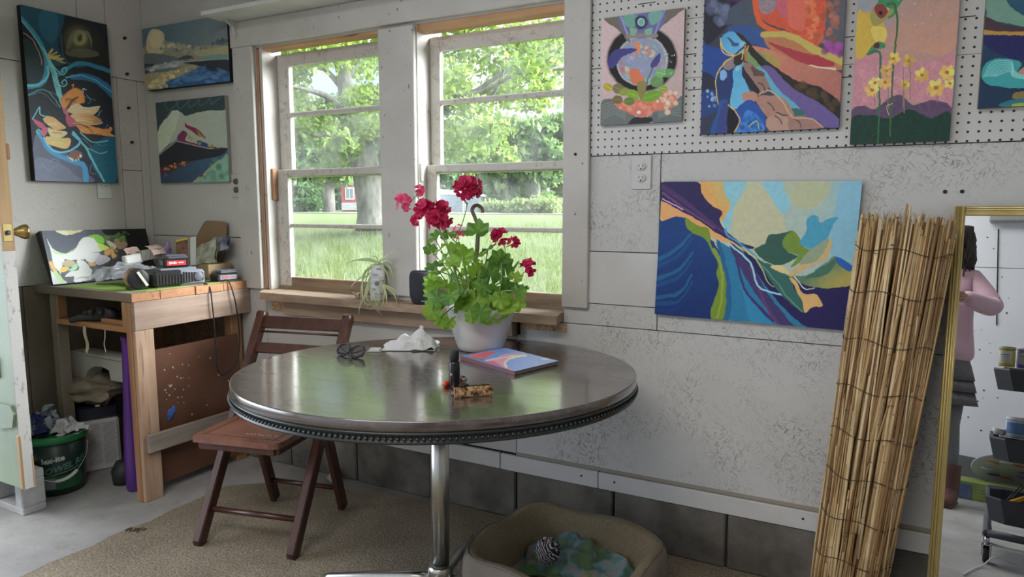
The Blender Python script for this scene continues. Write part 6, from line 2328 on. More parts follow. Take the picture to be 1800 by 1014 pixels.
for q in (-1, 1):
    b = MB()
    c = O + fx_ * (q * .030) + V((0, 0, .020))
    b.add([c] + [c + fx_ * (.0255 * math.cos(a)) + up * (.0215 * math.sin(a)) for a in [2 * PI * k / 24 for k in range(24)]], [(0, 1 + k, 1 + (k + 1) % 24) for k in range(24)]); part('lens', b, m_lens, so)
    b = MB()
    e0 = O + fx_ * (q * .057) + V((0, 0, .028))
    e1 = O + fx_ * (q * .052 - .01) + fy_ * .10; e2 = O + fx_ * (q * .045 - .012) + fy_ * .128
    if q > 0:
        e1 = O + fx_ * (-.01) + fy_ * .018; e2 = O + fx_ * (-.066) + fy_ * .008
    else:
        e1 = O + fx_ * (.0) - fy_ * .012; e2 = O + fx_ * .050 - fy_ * .030
    e1.z = tz(e1.x, e1.y) + .006; e2.z = tz(e2.x, e2.y) + .004
    b.tube(crom([e0, e1, e2], 6), .0026, 7); part('temple', b, m_blk, so)
# blister card
bl = onT(659, 616)
b = MB()
o = empty('blister_pack', (bl.x, bl.y, tz(bl.x, bl.y)), 'small clear blister pack lying between sunglasses and towel', 'blister pack')
Rb = RT @ rotz(.55)
b.box(V((bl.x, bl.y, tz(bl.x, bl.y) + .0012)), (.050, .085, .0015), Rb, .0005); part('backing', b, plain('foil_back', (.42, .44, .42), .25, .6), o)
for k in range(3):
    b = MB(); b.box(V((bl.x, bl.y, tz(bl.x, bl.y) + .0035)) + Rb @ V((0, -.026 + .026 * k, 0)), (.036, .015, .004), Rb, .002); part('bubble', b, plain('clear_bubble', (.62, .64, .60), .12), o)
# book
BL_, BF_, BR_ = V((2.185, -.480, 0)), V((2.449, -.611, 0)), V((2.496, -.405, 0))
for q in (BL_, BF_, BR_):
    q.z = tz(q.x, q.y)
bk = empty('paperback_book', BF_, 'paperback with abstract red and blue cover lying on table', 'book')
ex, ey = (BL_ - BF_), (BR_ - BF_)
ezn = TNv
b = MB()
b.prism([(0.003, .003), (ex.length - .003, .003), (ex.length - .003, ey.length - .004), (.003, ey.length - .004)], -.0105, BF_ + ezn * .0015, ex.normalized(), ey.normalized()); part('pages', b, plain('page_edges', (.24, .20, .17), .8, c2=(.34, .29, .25), ns=200, sc=(1, 1, 8)), bk)
P = Paint([(75, 275), (780, 90), (1640, 340), (935, 500)], 130, 100, (120, 130, 170), .5, 31)
P.all((96, 118, 170), (130, 146, 196), ((500, 200), (1300, 400)))
P.fill([(210, 265), (440, 200), (640, 190), (560, 260), (420, 320), (260, 290)], (190, 84, 92))
P.fill([(120, 280), (280, 300), (520, 330), (520, 360), (300, 330)], (90, 110, 130))
P.fill([(470, 340), (640, 300), (800, 230), (1000, 215), (1150, 240), (960, 290), (820, 360), (830, 440), (930, 500), (700, 420)], (190, 130, 150))
P.stroke([(500, 345), (740, 300), (960, 260), (1140, 245)], 14, (220, 200, 190))
P.stroke([(820, 440), (800, 380), (880, 310), (1040, 265), (1150, 250)], 30, (206, 190, 160))
P.fill([(500, 370), (620, 360), (720, 410), (780, 450), (640, 410)], (196, 90, 110))
P.fill([(480, 340), (560, 260), (680, 180), (800, 170), (900, 200), (760, 230), (600, 310)], (92, 130, 190))
P.fill([(1380, 300), (1500, 305), (1500, 325), (1400, 325)], (190, 170, 190))
cvz = .0122
face_mesh('cover', P, BL_ + ezn * cvz, (BL_ + ey) - BL_, BF_ - BL_, bk)
b = MB(); b.prism([(0, 0), (ex.length, 0), (ex.length, .002), (0, .002)], -.012, BF_ - ey.normalized() * .0012 + ezn * .0004, ex.normalized(), ey.normalized()); sp = part('spine', b, plain('spine_grad', (.10, .10, .12), .4, c2=(.36, .05, .05), ns=3), bk)
b = MB(); b.prism([(0, 0), (ex.length, 0), (ex.length, ey.length), (0, ey.length)], -.0014, BF_, ex.normalized(), ey.normalized()); part('back_cover', b, m_blk, bk)
# bottle
bt = onT(799, 681)
o = empty('dark_bottle', (bt.x, bt.y, tz(bt.x, bt.y)), 'small black bottle with ridged cap standing on the table', 'bottle')
b = MB(); b.lathe([(0, .0005), (.0135, .0005), (.0148, .003), (.0148, .066), (.0135, .071), (.008, .074), (0, .074)], 28, V((bt.x, bt.y, tz(bt.x, bt.y)))); part('body', b, plain('black_gloss', (.012, .012, .014), .12), o)
b = MB(); b.lathe([(.011, .074), (.0122, .075), (.0124, .098), (.0115, .101), (0, .1015)], 36, V((bt.x, bt.y, tz(bt.x, bt.y)))); part('cap', b, m_blkr, o)
vd = (CAM - bt); vd.z = 0; vd.normalize()
b = MB(); b.sphere(V((bt.x, bt.y, tz(bt.x, bt.y) + .038)) + vd * .0125 - _r * .008, .0038, 10, 6); part('gold_mark', b, plain('gold_mark', (.5, .36, .18), .4), o)
# lighter
l0, l1 = onT(780, 676, .008), onT(818, 666, .008)
o = empty('lighter', l0, 'orange red lighter lying behind the black bottle', 'lighter')
l0 = V((l0.x, l0.y, tz(l0.x, l0.y) + .0085)); l1 = V((l1.x, l1.y, tz(l1.x, l1.y) + .0085))
b = MB(); b.tube([l0, l0.lerp(l1, .05), l0.lerp(l1, .78)], [.006, .0082, .0082], 16, flat=.8); part('body', b, plain('orange_plastic', (.62, .07, .03), .3), o)
b = MB(); b.tube([l0.lerp(l1, .785), l1], [.0075, .0075], 14); part('hood', b, m_steel, o)
b = MB(); q = l0.lerp(l1, .88) + V((0, 0, .006)); b.tube([q + (l1 - l0).cross(V((0, 0, 1))).normalized() * .005, q - (l1 - l0).cross(V((0, 0, 1))).normalized() * .005], .0042, 10); part('wheel', b, m_dark, o)
# tortoiseshell hair clip
k0, k1 = onT(796, 698), onT(864, 693)
ax_ = (k1 - k0); Lk = ax_.length; ax_.normalize()
sd = V((ax_.y, -ax_.x, 0)).normalized()
o = empty('hair_clip', k0, 'amber tortoiseshell hair clip lying on table before black bottle', 'hair clip')
m_tort = NT('tortoiseshell')
_v = m_tort.co()
m_tort.base(m_tort.ramp(m_tort.noise(_v, 95, 3, .6), [(.38, (.05, .02, .01)), (.5, (.46, .22, .07)), (.6, (.66, .50, .32))]))
m_tort.set(Roughness=.08)
m_tort.b.inputs['Transmission Weight'].default_value = .35
m_tort = m_tort.m
for q in (-1, 1):
    b = MB()

    def jawf(u, v, q=q, inn=0.0):
        a = (v - .08) * 1.25
        e = min(1, min(u, 1 - u) * 9)
        wq = .0135 - inn
        return k0 + ax_ * (Lk * (u - .02 * (1 - e) * (1 if u > .5 else -1))) + V((0, 0, .0015 + (.0245 - inn * .4) * math.sin(max(a, 0) * 1.22 + .06))) - sd * (q * (.002 + wq * math.cos(a * 1.1)))
    b.grid(jawf, 40, 12)
    b.grid(lambda u, v: jawf(u, v, q, .0028), 40, 12)
    for i in range(7):
        a0 = k0 + ax_ * (Lk * (.06 + .88 * i / 6)) - sd * (q * .0135)
        b.tube([a0 + V((0, 0, .010)), a0 + sd * (q * .002) + V((0, 0, .0022))], [.0026, .0014], 6)
    b.tube([jawf(0, v / 8) for v in range(9)], .0022, 6)
    b.tube([jawf(1, v / 8) for v in range(9)], .0022, 6)
    part('jaw', b, m_tort, o)
b = MB(); cc = k0.lerp(k1, .28) + V((0, 0, .0275)); b.tube([cc - ax_ * .012, cc + ax_ * .012], .0042, 10); b.box(cc + V((0, 0, .001)), (.010, .016, .004), None, .001); part('spring', b, m_dark, o)

# ================================================================ ON THE SILL
# black smart speaker
sp0 = onZ(746, 524, .8495)
spx, spy = sp0.x, max(sp0.y, -.048)
spx, spy = 1.742, -.049
b = MB(); b.lathe([(0, .0005), (.040, .0005), (.049, .008), (.0565, .035), (.0580, .070), (.0575, .110), (.054, .126), (.047, .133), (0, .1335)], 44, (spx, spy, .849))
o = empty('smart_speaker', (spx, spy, .849), 'black rounded fabric speaker on the sill behind the geranium', 'speaker')
part('fabric_body', b, plain('charcoal_fabric', (.022, .023, .030), .8, c2=(.035, .037, .047), ns=300, bump=.3, bs=500), o)
b = MB(); b.lathe([(0, 0), (.042, 0), (.043, .0006), (0, .001)], 40, (spx, spy, .9826)); part('touch_top', b, m_blk, o)
b = MB(); vv = (CAM - V((spx, spy, 0))); vv.z = 0; vv.normalize(); b.beam(V((spx, spy, .866)) + vv * .0533 - V((vv.y, -vv.x, 0)) * .010, V((spx, spy, .866)) + vv * .0533 + V((vv.y, -vv.x, 0)) * .010, .0015, .003); part('status_mark', b, plain('mark_grey', (.4, .4, .42), .5), o)
# spider plant in birch bark tube
o = empty('spider_plant', (1.515, -.06, .849), 'trailing spider plant in white bark tube on the window sill', 'potted plant')
m_birch = plain('birch_bark', (.66, .66, .68), .7, c2=(.50, .50, .52), ns=18, sc=(1, 1, 4))
tc = V((1.518, -.058, .849))
b = MB(); b.lathe([(0, .001), (.030, .001), (.031, .004), (.032, .075), (.030, .148), (.026, .150), (.025, .12), (0, .12)], 24, tc); part('bark_tube', b, m_birch, o)
b = MB()
vv = (CAM - tc); vv.z = 0; vv.normalize(); sd_ = V((-vv.y, vv.x, 0))
b.lathe([(0, 0), (.0085, 0), (.0095, .002), (.007, .003), (0, .002)], 16, tc + vv * .0315 + sd_ * -.006 + V((0, 0, .075)), R=frame(sd_, V((0, 0, 1)))); part('knot_hole', b, plain('bark_knot', (.22, .20, .18), .8), o)
b = MB()
for (z, a0, a1) in [(.03, -.4, .6), (.085, .1, .9), (.11, -.8, .0), (.05, -.9, -.3), (.135, -.2, .5)]:
    pts = []
    for k in range(7):
        a = math.atan2(vv.y, vv.x) + a0 + (a1 - a0) * k / 6
        pts.append(tc + V((.0322 * math.cos(a), .0322 * math.sin(a), z + .004 * math.sin(k * 2))))
    b.tube(pts, .0012, 5)
part('bark_scars', b, plain('scar_dark', (.14, .13, .12), .9), o)
m_sp = leafmat('spider_leaf', (.34, .46, .16), (.62, .70, .42), 14, .4)
b = MB()


def blade(mb, pts, w):
    P_ = [V(p) for p in crom(pts, 6)]
    n = len(P_)
    vs, fs = [], []
    for i, p in enumerate(P_):
        t_ = i / (n - 1)
        d1 = (P_[min(i + 1, n - 1)] - P_[max(i - 1, 0)]).normalized()
        s_ = d1.cross(_f)
        s_ = s_.normalized() if s_.length > 1e-4 else _r
        s_ = (s_ + _f * .35).normalized()
        ww = w * (1 - t_ ** 2.2) * (.55 + .45 * min(1, t_ * 6)) + .0004
        nn = d1.cross(s_)
        vs += [p - s_ * ww, p + nn * (ww * .4), p + s_ * ww]
    for i in range(n - 1):
        for k in range(2):
            a = i * 3 + k
            fs.append((a, a + 1, a + 4, a + 3))
    mb.add(vs, fs, 0, True)


blades = [[(664, 462), (650, 455), (622, 458), (601, 468)], [(664, 462), (678, 450), (692, 442)], [(666, 460), (680, 458), (690, 464)], [(664, 462), (648, 458), (630, 458)], [(664, 462), (662, 452), (652, 450)], [(665, 462), (683, 468), (692, 490), (694, 497)],
          [(662, 463), (645, 475), (636, 500), (634, 530)], [(662, 463), (640, 480), (637, 520), (638, 527)], [(660, 470), (652, 500), (654, 530), (662, 545), (672, 553)], [(660, 470), (646, 500), (641, 520), (632, 540), (631, 554)], [(668, 470), (676, 500), (674, 530), (669, 546)],
          [(670, 500), (688, 512), (696, 525), (698, 535)], [(672, 500), (690, 508), (700, 522)], [(655, 490), (645, 510), (640, 528), (646, 535), (655, 533)], [(664, 500), (667, 525), (660, 537), (650, 545)], [(656, 480), (648, 495), (650, 515)], [(668, 466), (680, 480), (684, 500)], [(660, 466), (650, 472), (644, 490), (640, 505)], [(665, 464), (672, 456), (684, 455)],
          [(662, 480), (658, 505), (660, 528), (668, 548)], [(656, 474), (644, 486), (634, 488), (620, 500), (617, 505)], [(668, 490), (678, 515), (680, 535)], [(650, 500), (644, 520), (648, 530)], [(662, 510), (654, 528), (644, 540)]]
for i, pl in enumerate(blades):
    yy0 = -.062 - .03 * ((i * 7) % 5) / 5
    pts = []
    for k, (u, v) in enumerate(pl):
        t_ = k / (len(pl) - 1)
        pts.append(onY(u, v, yy0 - (.022 + .035 * ((i * 3) % 4) / 4 if v > 505 else .0) * t_ - (.012 if v > 520 else 0)))
    blade(b, pts, .0032 if i % 3 else .0042)
part('leaves', b, m_sp, o)
# sea shell
sh0 = V((1.408, -.052, .849))
b = MB()
b.sphere(sh0 + V((0, 0, .014)), .016, 16, 10, sc=(1.35, .8, .8))
for k in range(9):
    a = k * .75
    p = sh0 + V((.018 * math.cos(a), .011 * math.sin(a), .018 + .006 * math.sin(k * 1.7)))
    b.tube([p, p + V((.014 * math.cos(a), .008 * math.sin(a), .010 + .006 * math.sin(k)))], [.005, .0006], 7)
b.tube([sh0 + V((-.018, 0, .016)), sh0 + V((-.034, 0, .021))], [.008, .001], 8)
tag(b.build('sea_shell', plain('brown_shell', (.33, .21, .14), .45, c2=(.62, .52, .44), ns=60)), 'small spiky brown sea shell on the window sill', 'shell')

# ================================================================ FOLDING CHAIR
m_ch = wood('cherry_stain', (.050, .016, .010), (.095, .033, .020), 2, 26, .32, bump=.1, coat=.2)
m_chs = wood('cherry_seat', (.17, .065, .042), (.27, .115, .08), 1, 22, .30, bump=.1, coat=.3)
FL, FR = V((1.222, -.755, .0095)), V((1.597, -.668, .0095))
TL, TRr = V((1.105, -.300, .800)), V((1.490, -.215, .800))
RL, RR = V((1.170, -.335, .0095)), V((1.480, -.268, .0095))
rv = (FR - FL).normalized()
fv = V((rv.y, -rv.x, 0))          # towards the front of the chair
fc = empty('folding_chair', (FL + RR) / 2, 'dark red brown wooden folding chair pulled up left of table', 'chair')
for (A, B_) in ((FL, TL), (FR, TRr)):
    b = MB()
    d1 = (B_ - A).normalized()
    b.beam(A + d1 * .012, B_ - d1 * .012, .032, .046, rv.cross(d1), .004)
    b.tube([B_ - d1 * .014 - rv * .0155, B_ - d1 * .014 + rv * .0155], .0225, 16)
    b.tube([A + d1 * .021 - rv * .014, A + d1 * .021 + rv * .014], .0205, 16)
    part('back_post', b, m_ch, fc)


def postpt(A, B_, z):
    return A.lerp(B_, (z - A.z) / (B_.z - A.z))


# seat
S0 = FL + fv * .015 + rv * -.0
b = MB()
zs = .436
sw = (FR - FL).length
A_ = FL + rv * .018 + fv * .026; A_.z = zs - .022
yb = -fv
outl = [(.0, .012), (.004, .004), (.012, 0)] + crom([(sw - .075, 0), (sw - .055, .004), (sw - .042, .014), (sw - .036, .034)], 4) + [(sw - .036, .36), (.0, .36)]
b.prism(outl, -.022, A_ + V((0, 0, 0)), rv, yb)
b2 = MB()
if True:
    # prism extrudes along X x Y ; make sure the seat top is at zs
    zmin = min(p[2] for p in b.v); zmax = max(p[2] for p in b.v)
    b.v = [(p[0], p[1], p[2] + (zs - zmax)) for p in b.v]
st = part('seat', b, m_chs, fc)
b = MB()
for q in (.035, sw - .075):
    p0 = A_ + rv * q + yb * .03; p1 = A_ + rv * q + yb * .34
    p0.z = p1.z = zs + .0004
    b.beam(p0, p1, .004, .0008)
for q in (.035,):
    p0 = A_ + rv * .02 + yb * q; p1 = A_ + rv * (sw - .05) + yb * q
    p0.z = p1.z = zs + .0004
    b.beam(p0, p1, .002, .0006)
part('seat_groove', b, m_ch, st)
b = MB()
for k in range(9):
    p = A_ + rv * (.18 + .016 * k) + yb * (.07 + .004 * math.sin(k * 3)); p.z = zs + .0005
    b.box(p, (.010, .004, .0006), rotz(k))
part('worn_marks', b, plain('worn_pink', (.55, .40, .36), .5), st)
b = MB()
p0 = A_ + rv * .02 + yb * .02; p1 = A_ + rv * (sw - .06) + yb * .02
p0.z = p1.z = zs - .036
b.beam(p0, p1, .018, .026, bev=.003)
for q in (.020, sw - .056):
    p0 = A_ + rv * q + yb * .02; p1 = A_ + rv * q + yb * .34
    p0.z = p1.z = zs - .036
    b.beam(p0, p1, .018, .026, bev=.003)
part('seat_frame', b, m_ch, fc)
# rear legs
for (Rf, q) in ((RL, .062), (RR, sw - .035)):
    top = Rf + fv * .125; top.z = zs - .024
    d1 = (top - Rf).normalized()
    b = MB()
    b.beam(Rf + d1 * .008, top, .026, .044, rv.cross(d1), .004)
    part('rear_leg', b, m_ch, fc)
b = MB()
a_, c_ = postpt(FL, TL, .125), postpt(FR, TRr, .125)
b.tube([a_, c_], .0105, 12); part('stretcher', b, m_ch, fc)
tops = []
for (Rf, q) in ((RL, .062), (RR, sw - .035)):
    top = Rf + fv * .125; top.z = zs - .024
    tops.append((Rf, top))
for z in (.105, .345):
    b = MB()
    p0 = tops[0][0].lerp(tops[0][1], z / (zs - .024)); p1 = tops[1][0].lerp(tops[1][1], z / (zs - .024))
    b.tube([p0, p1], .010 if z < .2 else .008, 12); part('stretcher', b, m_ch, fc)
for (z0, z1, nm) in ((.742, .790, 'back_slat'), (.726, .734, 'back_rod'), (.650, .690, 'back_slat')):
    b = MB()
    zc = (z0 + z1) / 2
    p0, p1 = postpt(FL, TL, zc) + rv * .010, postpt(FR, TRr, zc) - rv * .010
    d1 = (TL - FL).normalized()
    if nm == 'back_slat':
        b.beam(p0, p1, (z1 - z0) * 1.1, .014, d1.cross(rv), .003)
    else:
        b.tube([p0, p1], .0045, 8)
    part(nm, b, m_ch, fc)

# ================================================================ DOG BED
zr = .195
BLp, FLp, BRp = onZ(939, 877, zr), onZ(849, 945, zr), onZ(1184, 945, zr)
ux = (BRp - BLp); ux.z = 0
uy = (FLp - BLp); uy.z = 0
Wd = ux.length; ux.normalize()
uy = V((ux.y, -ux.x, 0)) if V((ux.y, -ux.x, 0)).dot(uy) > 0 else V((-ux.y, ux.x, 0))
Hd = .47
cen = BLp + ux * (Wd / 2) + uy * (Hd / 2); cen.z = .0095
db = empty('dog_bed', cen, 'taupe bolster dog bed with fleece lining on floor', 'dog bed')
m_fleece = NT('beige_fleece')
m_fleece.base(m_fleece.ramp(m_fleece.noise(m_fleece.co(), 130, 4, .7), [(.3, (.20, .155, .095)), (.7, (.31, .25, .155))]))
m_fleece.set(Roughness=.95).bump(m_fleece.noise(m_fleece.co(), 120, 4, .7), .9, .008)
m_fleece = m_fleece.m
m_micro = plain('taupe_microfibre', (.15, .125, .10), .8, c2=(.19, .16, .13), ns=9)


def sup(a, hw, hh, n=4.2):
    c_, s_ = math.cos(a), math.sin(a)
    r = (abs(c_) ** n + abs(s_) ** n) ** (-1 / n)
    return ux * (r * c_ * hw) - uy * (r * s_ * hh)


def ringpt(a, off, z):
    bumpz = 1 + .06 * math.cos(4 * a + .2) * 0 + .04 * math.sin(a * 6)
    p = cen + sup(a, Wd / 2 + off, Hd / 2 + off)
    return V((p.x, p.y, cen.z + z * bumpz))


b = MB()
b.grid(lambda u, v: ringpt(2 * PI * u, [(.0, 0), (.008, .01), (.018, .06), (.020, .12), (.016, .17), (.006, .187)][int(round(v * 5))][0], [(.0, 0), (.008, .01), (.018, .06), (.020, .12), (.016, .17), (.006, .187)][int(round(v * 5))][1]), 96, 5, closeu=True)
part('outer_wall', b, m_micro, db)
b = MB()
pr = [(.008, .187), (-.004, .193), (-.022, .186), (-.045, .15), (-.062, .10), (-.070, .06), (-.075, .045)]
b.grid(lambda u, v: ringpt(2 * PI * u, pr[int(round(v * 6))][0], pr[int(round(v * 6))][1]), 96, 6, closeu=True)
part('fleece_lining', b, m_fleece, db)
b = MB()


def cush(u, v):
    r = v
    p = cen + sup(2 * PI * u, (Wd / 2 - .06) * r, (Hd / 2 - .06) * r, 5)
    return V((p.x, p.y, cen.z + .030 + .028 * (1 - r ** 3)))


b.grid(cush, 64, 12, closeu=True)
part('cushion', b, m_fleece, db)
b = MB(); b.tube([ringpt(2 * PI * k / 96, .004, .190) for k in range(97)], .0035, 6); part('piping', b, m_micro, db)
# blanket and rope toy
bq = onZ(1022, 972, .11)
b = MB()


def blk(u, v):
    x, y = (u - .5) * 2, (v - .5) * 2
    r = min(1, (x * x + y * y) ** .5)
    h = .075 * (1 - r ** 3) + .075 * math.exp(-((x + .38) ** 2) / .05 - (y + .38) ** 2 / .08)
    return V((bq.x, bq.y, cen.z + .056)) + ux * (x * .205) + uy * (y * .145) + V((0, 0, h * .72))


F = crumple(blk, 40, 40, .055, 6, 41)
m_bl = NT('green_blue_towel')
_n1 = m_bl.noise(m_bl.co(), 11, 2)
_n2 = m_bl.noise(m_bl.co(), 17, 2, .5, .8)
_c1 = m_bl.ramp(_n1, [(.34, (.19, .28, .13)), (.46, (.10, .20, .15)), (.54, (.21, .33, .38)), (.64, (.40, .28, .20))])
m_bl.base(m_bl.mix(m_bl.ramp(_n2, [(.62, 0.0), (.65, .8)]), _c1, (.14, .34, .10)))
m_bl.set(Roughness=.95).bump(m_bl.noise(m_bl.co(), 260, 3), .6, .004)
b.grid(lambda u, v: (lambda p: V((p.x, p.y, max(p.z, cen.z + .062))))(F(u, v)), 64, 64)
tag(b.build('dog_blanket', m_bl.m), 'crumpled green and pale blue towel blanket inside the dog bed', 'blanket')
rb = onZ(963, 968, .165)
m_rope = NT('rope_toy')
_w = m_rope.n('ShaderNodeTexWave')
_w.inputs['Scale'].default_value = 42
_w.inputs['Distortion'].default_value = 6
_w.inputs['Detail'].default_value = 1
m_rope.l(m_rope.co(rot=(.4, .6, .2)), _w.inputs['Vector'])
m_rope.base(m_rope.ramp(_w.outputs['Fac'], [(.45, (.010, .014, .045)), (.62, (.55, .50, .48))], 'CONSTANT'))
m_rope.set(Roughness=.9).bump(_w.outputs['Fac'], .6, .004)
b = MB()
for k in range(9):
    ax1 = V(rg.normal(0, 1, 3)).normalized(); ax2 = ax1.cross(V(rg.normal(0, 1, 3))).normalized()
    rr_ = .034 - .0015 * (k % 3)
    b.tube([V((rb.x, rb.y, .165)) + (ax1 * math.cos(2 * PI * q / 20) + ax2 * math.sin(2 * PI * q / 20)) * rr_ for q in range(21)], .0085, 8)
b.sphere(V((rb.x, rb.y, .165)), .034, 14, 10)
tag(b.build('rope_ball', m_rope.m), 'navy and cream knotted rope ball toy in the dog bed', 'toy')

# ================================================================ REED ROLL
rr0 = V((3.322, -.150, .0)); rr1 = V((3.424, -.112, 1.20))
rs = empty('reed_screen', rr0, 'rolled natural reed fence leaning on the wall beside the mirror', 'reed roll')
m_reed = NT('reed_cane')
_ra = m_reed.n('ShaderNodeAttribute', attribute_name='tone')
_nn = m_reed.noise(m_reed.co((1, 1, .25)), 40, 3)
m_reed.base(m_reed.mix(m_reed.ramp(_nn, [(.4, 0.0), (.7, .45)]), _ra.outputs['Color'], (.20, .115, .05)))
m_reed.set(Roughness=.42)
m_reed = m_reed.m
rq = np.random.default_rng(23)
b = MB()
tones = []
axis = (rr1 - rr0).normalized()
sx_ = V((1, 0, 0)) - axis * axis.x; sx_.normalize()
sy_ = axis.cross(sx_)
N = 430
for k in range(N):
    lay = rq.random()
    if k < 260:
        a, rad = rq.uniform(0, 2 * PI), .093 + rq.normal(0, .0028)
    else:
        a, rad = rq.uniform(0, 2 * PI), .093 * math.sqrt(rq.random())
    def P3(t_, da):
        w = (.86 + .22 * t_)
        c = rr0.lerp(rr1, t_)
        return c + sx_ * (math.cos(a + da) * rad * w * 1.13) + sy_ * (math.sin(a + da) * rad * w * .80)
    da = rq.normal(0, .17)
    t0, t1 = 0.0 if rq.random() < .8 else rq.uniform(0, .4), 1.0 + rq.normal(-.012, .016)
    if rq.random() < .40:
        t1 = rq.uniform(.30, .98)
    if rq.random() < .25:
        t0 = rq.uniform(.1, .7)
        t1 = max(t1, t0 + .25)
    r0 = rq.uniform(.0020, .0058)
    pts = [P3(t0 + (t1 - t0) * q / 5, da * q / 5) + V((rq.normal(0, .0012), rq.normal(0, .0012), 0)) for q in range(6)]
    pts[0].z = max(pts[0].z, .002)
    n0 = len(b.v)
    b.tube(pts, np.linspace(r0, r0 * .72, 6), 6)
    col = [(.62, .44, .22), (.54, .36, .16), (.74, .57, .33), (.42, .26, .11), (.24, .13, .055)][rq.integers(5)]
    tones += [col] * (len(b.v) - n0)
    for q in range(rq.integers(1, 4)):
        t_ = rq.random()
        p = pts[0].lerp(pts[5], t_)
        n0 = len(b.v)
        i_ = min(4, int(t_ * 5)); p = pts[i_].lerp(pts[i_ + 1], t_ * 5 - i_)
        b.tube([p - axis * .002, p + axis * .002], r0 * 1.12, 6, cap=False)
        tones += [tuple(c_ * .5 for c_ in col)] * (len(b.v) - n0)
ob = part('reeds', b, m_reed, rs)
at = ob.data.color_attributes.new('tone', 'FLOAT_COLOR', 'POINT')
arr = np.ones((len(tones), 4), np.float32); arr[:, :3] = tones
at.data.foreach_set('color', arr.ravel())
b = MB()
for k in range(120):
    a = rq.uniform(0, 2 * PI); rad = .095 * math.sqrt(rq.random())
    p = rr1 + sx_ * (math.cos(a) * rad * 1.2) + sy_ * (math.sin(a) * rad * .85) + axis * rq.uniform(-.03, .01)
    b.tube([p, p + axis * rq.uniform(.01, .03) + V((rq.normal(0, .006), rq.normal(0, .006), 0))], [.0008, .0003], 4)
tag(part('frayed_tips', b, plain('reed_fray', (.42, .28, .13), .7), rs), kind='stuff')
for i, t_ in enumerate((.93, .83, .715, .60, .49, .385, .28, .175, .07)):
    b = MB()
    c = rr0.lerp(rr1, t_); w = .86 + .22 * t_
    b.tube([c + sx_ * (math.cos(2 * PI * q / 40) * .1015 * w * 1.13) + sy_ * (math.sin(2 * PI * q / 40) * .1015 * w * .80) + axis * (.012 * math.sin(q * .7 + i) * .6) for q in range(41)], .0011, 5)
    part('binding_wire', b, plain('dark_wire', (.06, .05, .04), .5, .6) if i == 0 else bpy.data.materials['dark_wire'], rs)

# ================================================================ MIRROR
thm, ywm = math.radians(6.0), math.radians(-4.0)
mn = V((math.sin(ywm) * math.cos(thm), -math.cos(ywm) * math.cos(thm), math.sin(thm)))
mr = V((-mn.y, mn.x, 0)).normalized()       # to the right
if mr.x < 0:
    mr = -mr
md = mr.cross(mn)
if md.z > 0:
    md = -md
MO = V((3.538, -.035, 1.242))
MW, MH = .42, 1.244
mi_ = empty('leaning_mirror', MO + md * MH, 'gold framed tall mirror leaning against the wall at right', 'mirror')
Rm = frame(mr, -md)
fw = .027
m_gold = plain('gold_leaf', (.70, .57, .26), .36, .6, c2=(.58, .45, .17), ns=20, sc=(1, 1, .1))
for nm, p, s in (('frame_side', MO + md * (MH / 2) + mr * (fw / 2), (fw, MH, .022)), ('frame_side', MO + md * (MH / 2) + mr * (MW - fw / 2), (fw, MH, .022)), ('frame_rail', MO + mr * (MW / 2) + md * (fw / 2), (MW - 2 * fw, fw, .022)), ('frame_rail', MO + mr * (MW / 2) + md * (MH - fw / 2), (MW - 2 * fw, fw, .022))):
    b = MB()
    vert = s[1] > s[0]
    b.box(p - mn * .009, s, Rm, .002)
    for q in range(4):
        off = (-.0095 + .0063 * q)
        hgt = (.0040, .0052, .0040, .0028)[q] if p.dot(mr) < (MO + mr * .2).dot(mr) or not vert else (.0028, .0040, .0052, .0040)[q]
        if vert:
            c = p + mr * off
            b.tube([c - md * (s[1] / 2 - .002) + mn * .0015, c + md * (s[1] / 2 - .002) + mn * .0015], hgt * .72, 8, flat=1.0)
        else:
            c = p + md * off
            b.tube([c - mr * (s[0] / 2) + mn * .0015, c + mr * (s[0] / 2) + mn * .0015], hgt * .72, 8)
    part(nm, b, m_gold, mi_)
t = NT('mirror_silver')
t.set(Base_Color=(.84, .86, .88, 1), Roughness=0.0, Metallic=1.0)
b = MB()
c4 = [MO + mr * fw + md * fw, MO + mr * (MW - fw) + md * fw, MO + mr * (MW - fw) + md * (MH - fw), MO + mr * fw + md * (MH - fw)]
b.add([p for p in c4], [(0, 3, 2, 1)])
b.add([p - mn * .004 for p in c4], [(0, 1, 2, 3)])
part('mirror_glass', b, t.m, mi_)
b = MB()
for (u, v) in [(1757, 524), (1725, 580), (1713, 582), (1773, 524), (1740, 604), (1728, 700), (1741, 620), (1690, 735)]:
    d_ = ray(u, v); p = CAM + d_ * (mn.dot(MO - CAM) / mn.dot(d_))
    b.lathe([(.0012, 0), (.0008, .0004)], 7, p + mn * .0002, R=Rm)
part('specks', b, m_dark, mi_)
# ================================================================ PERSON (photographer, seen in the mirror)
m_skin = plain('skin', (.52, .32, .235), .5, c2=(.56, .35, .26), ns=20)
m_hair = plain('dark_hair', (.030, .022, .018), .5, c2=(.075, .055, .045), ns=60, sc=(1, 1, .2), bump=.4, bs=90)
m_shirt = plain('pink_linen', (.62, .42, .50), .85, c2=(.68, .48, .56), ns=7, bump=.25, bs=22)
m_skirt = plain('grey_skirt', (.16, .155, .17), .9, c2=(.21, .205, .225), ns=10, bump=.3, bs=40)
m_boot = plain('brown_boot', (.14, .06, .05), .6)
pr_ = empty('person', (3.37, -2.84, 0), 'person in pink shirt and grey tiered skirt holding a phone, seen in mirror', 'person')
px_, py_ = 3.37, -2.84
fd = V((-.10, 1.0, 0)).normalized()
sd2 = V((fd.y, -fd.x, 0))        # to the person's right


def Bp(s, f, z):
    return V((px_, py_, 0)) + sd2 * s + fd * f + V((0, 0, z))


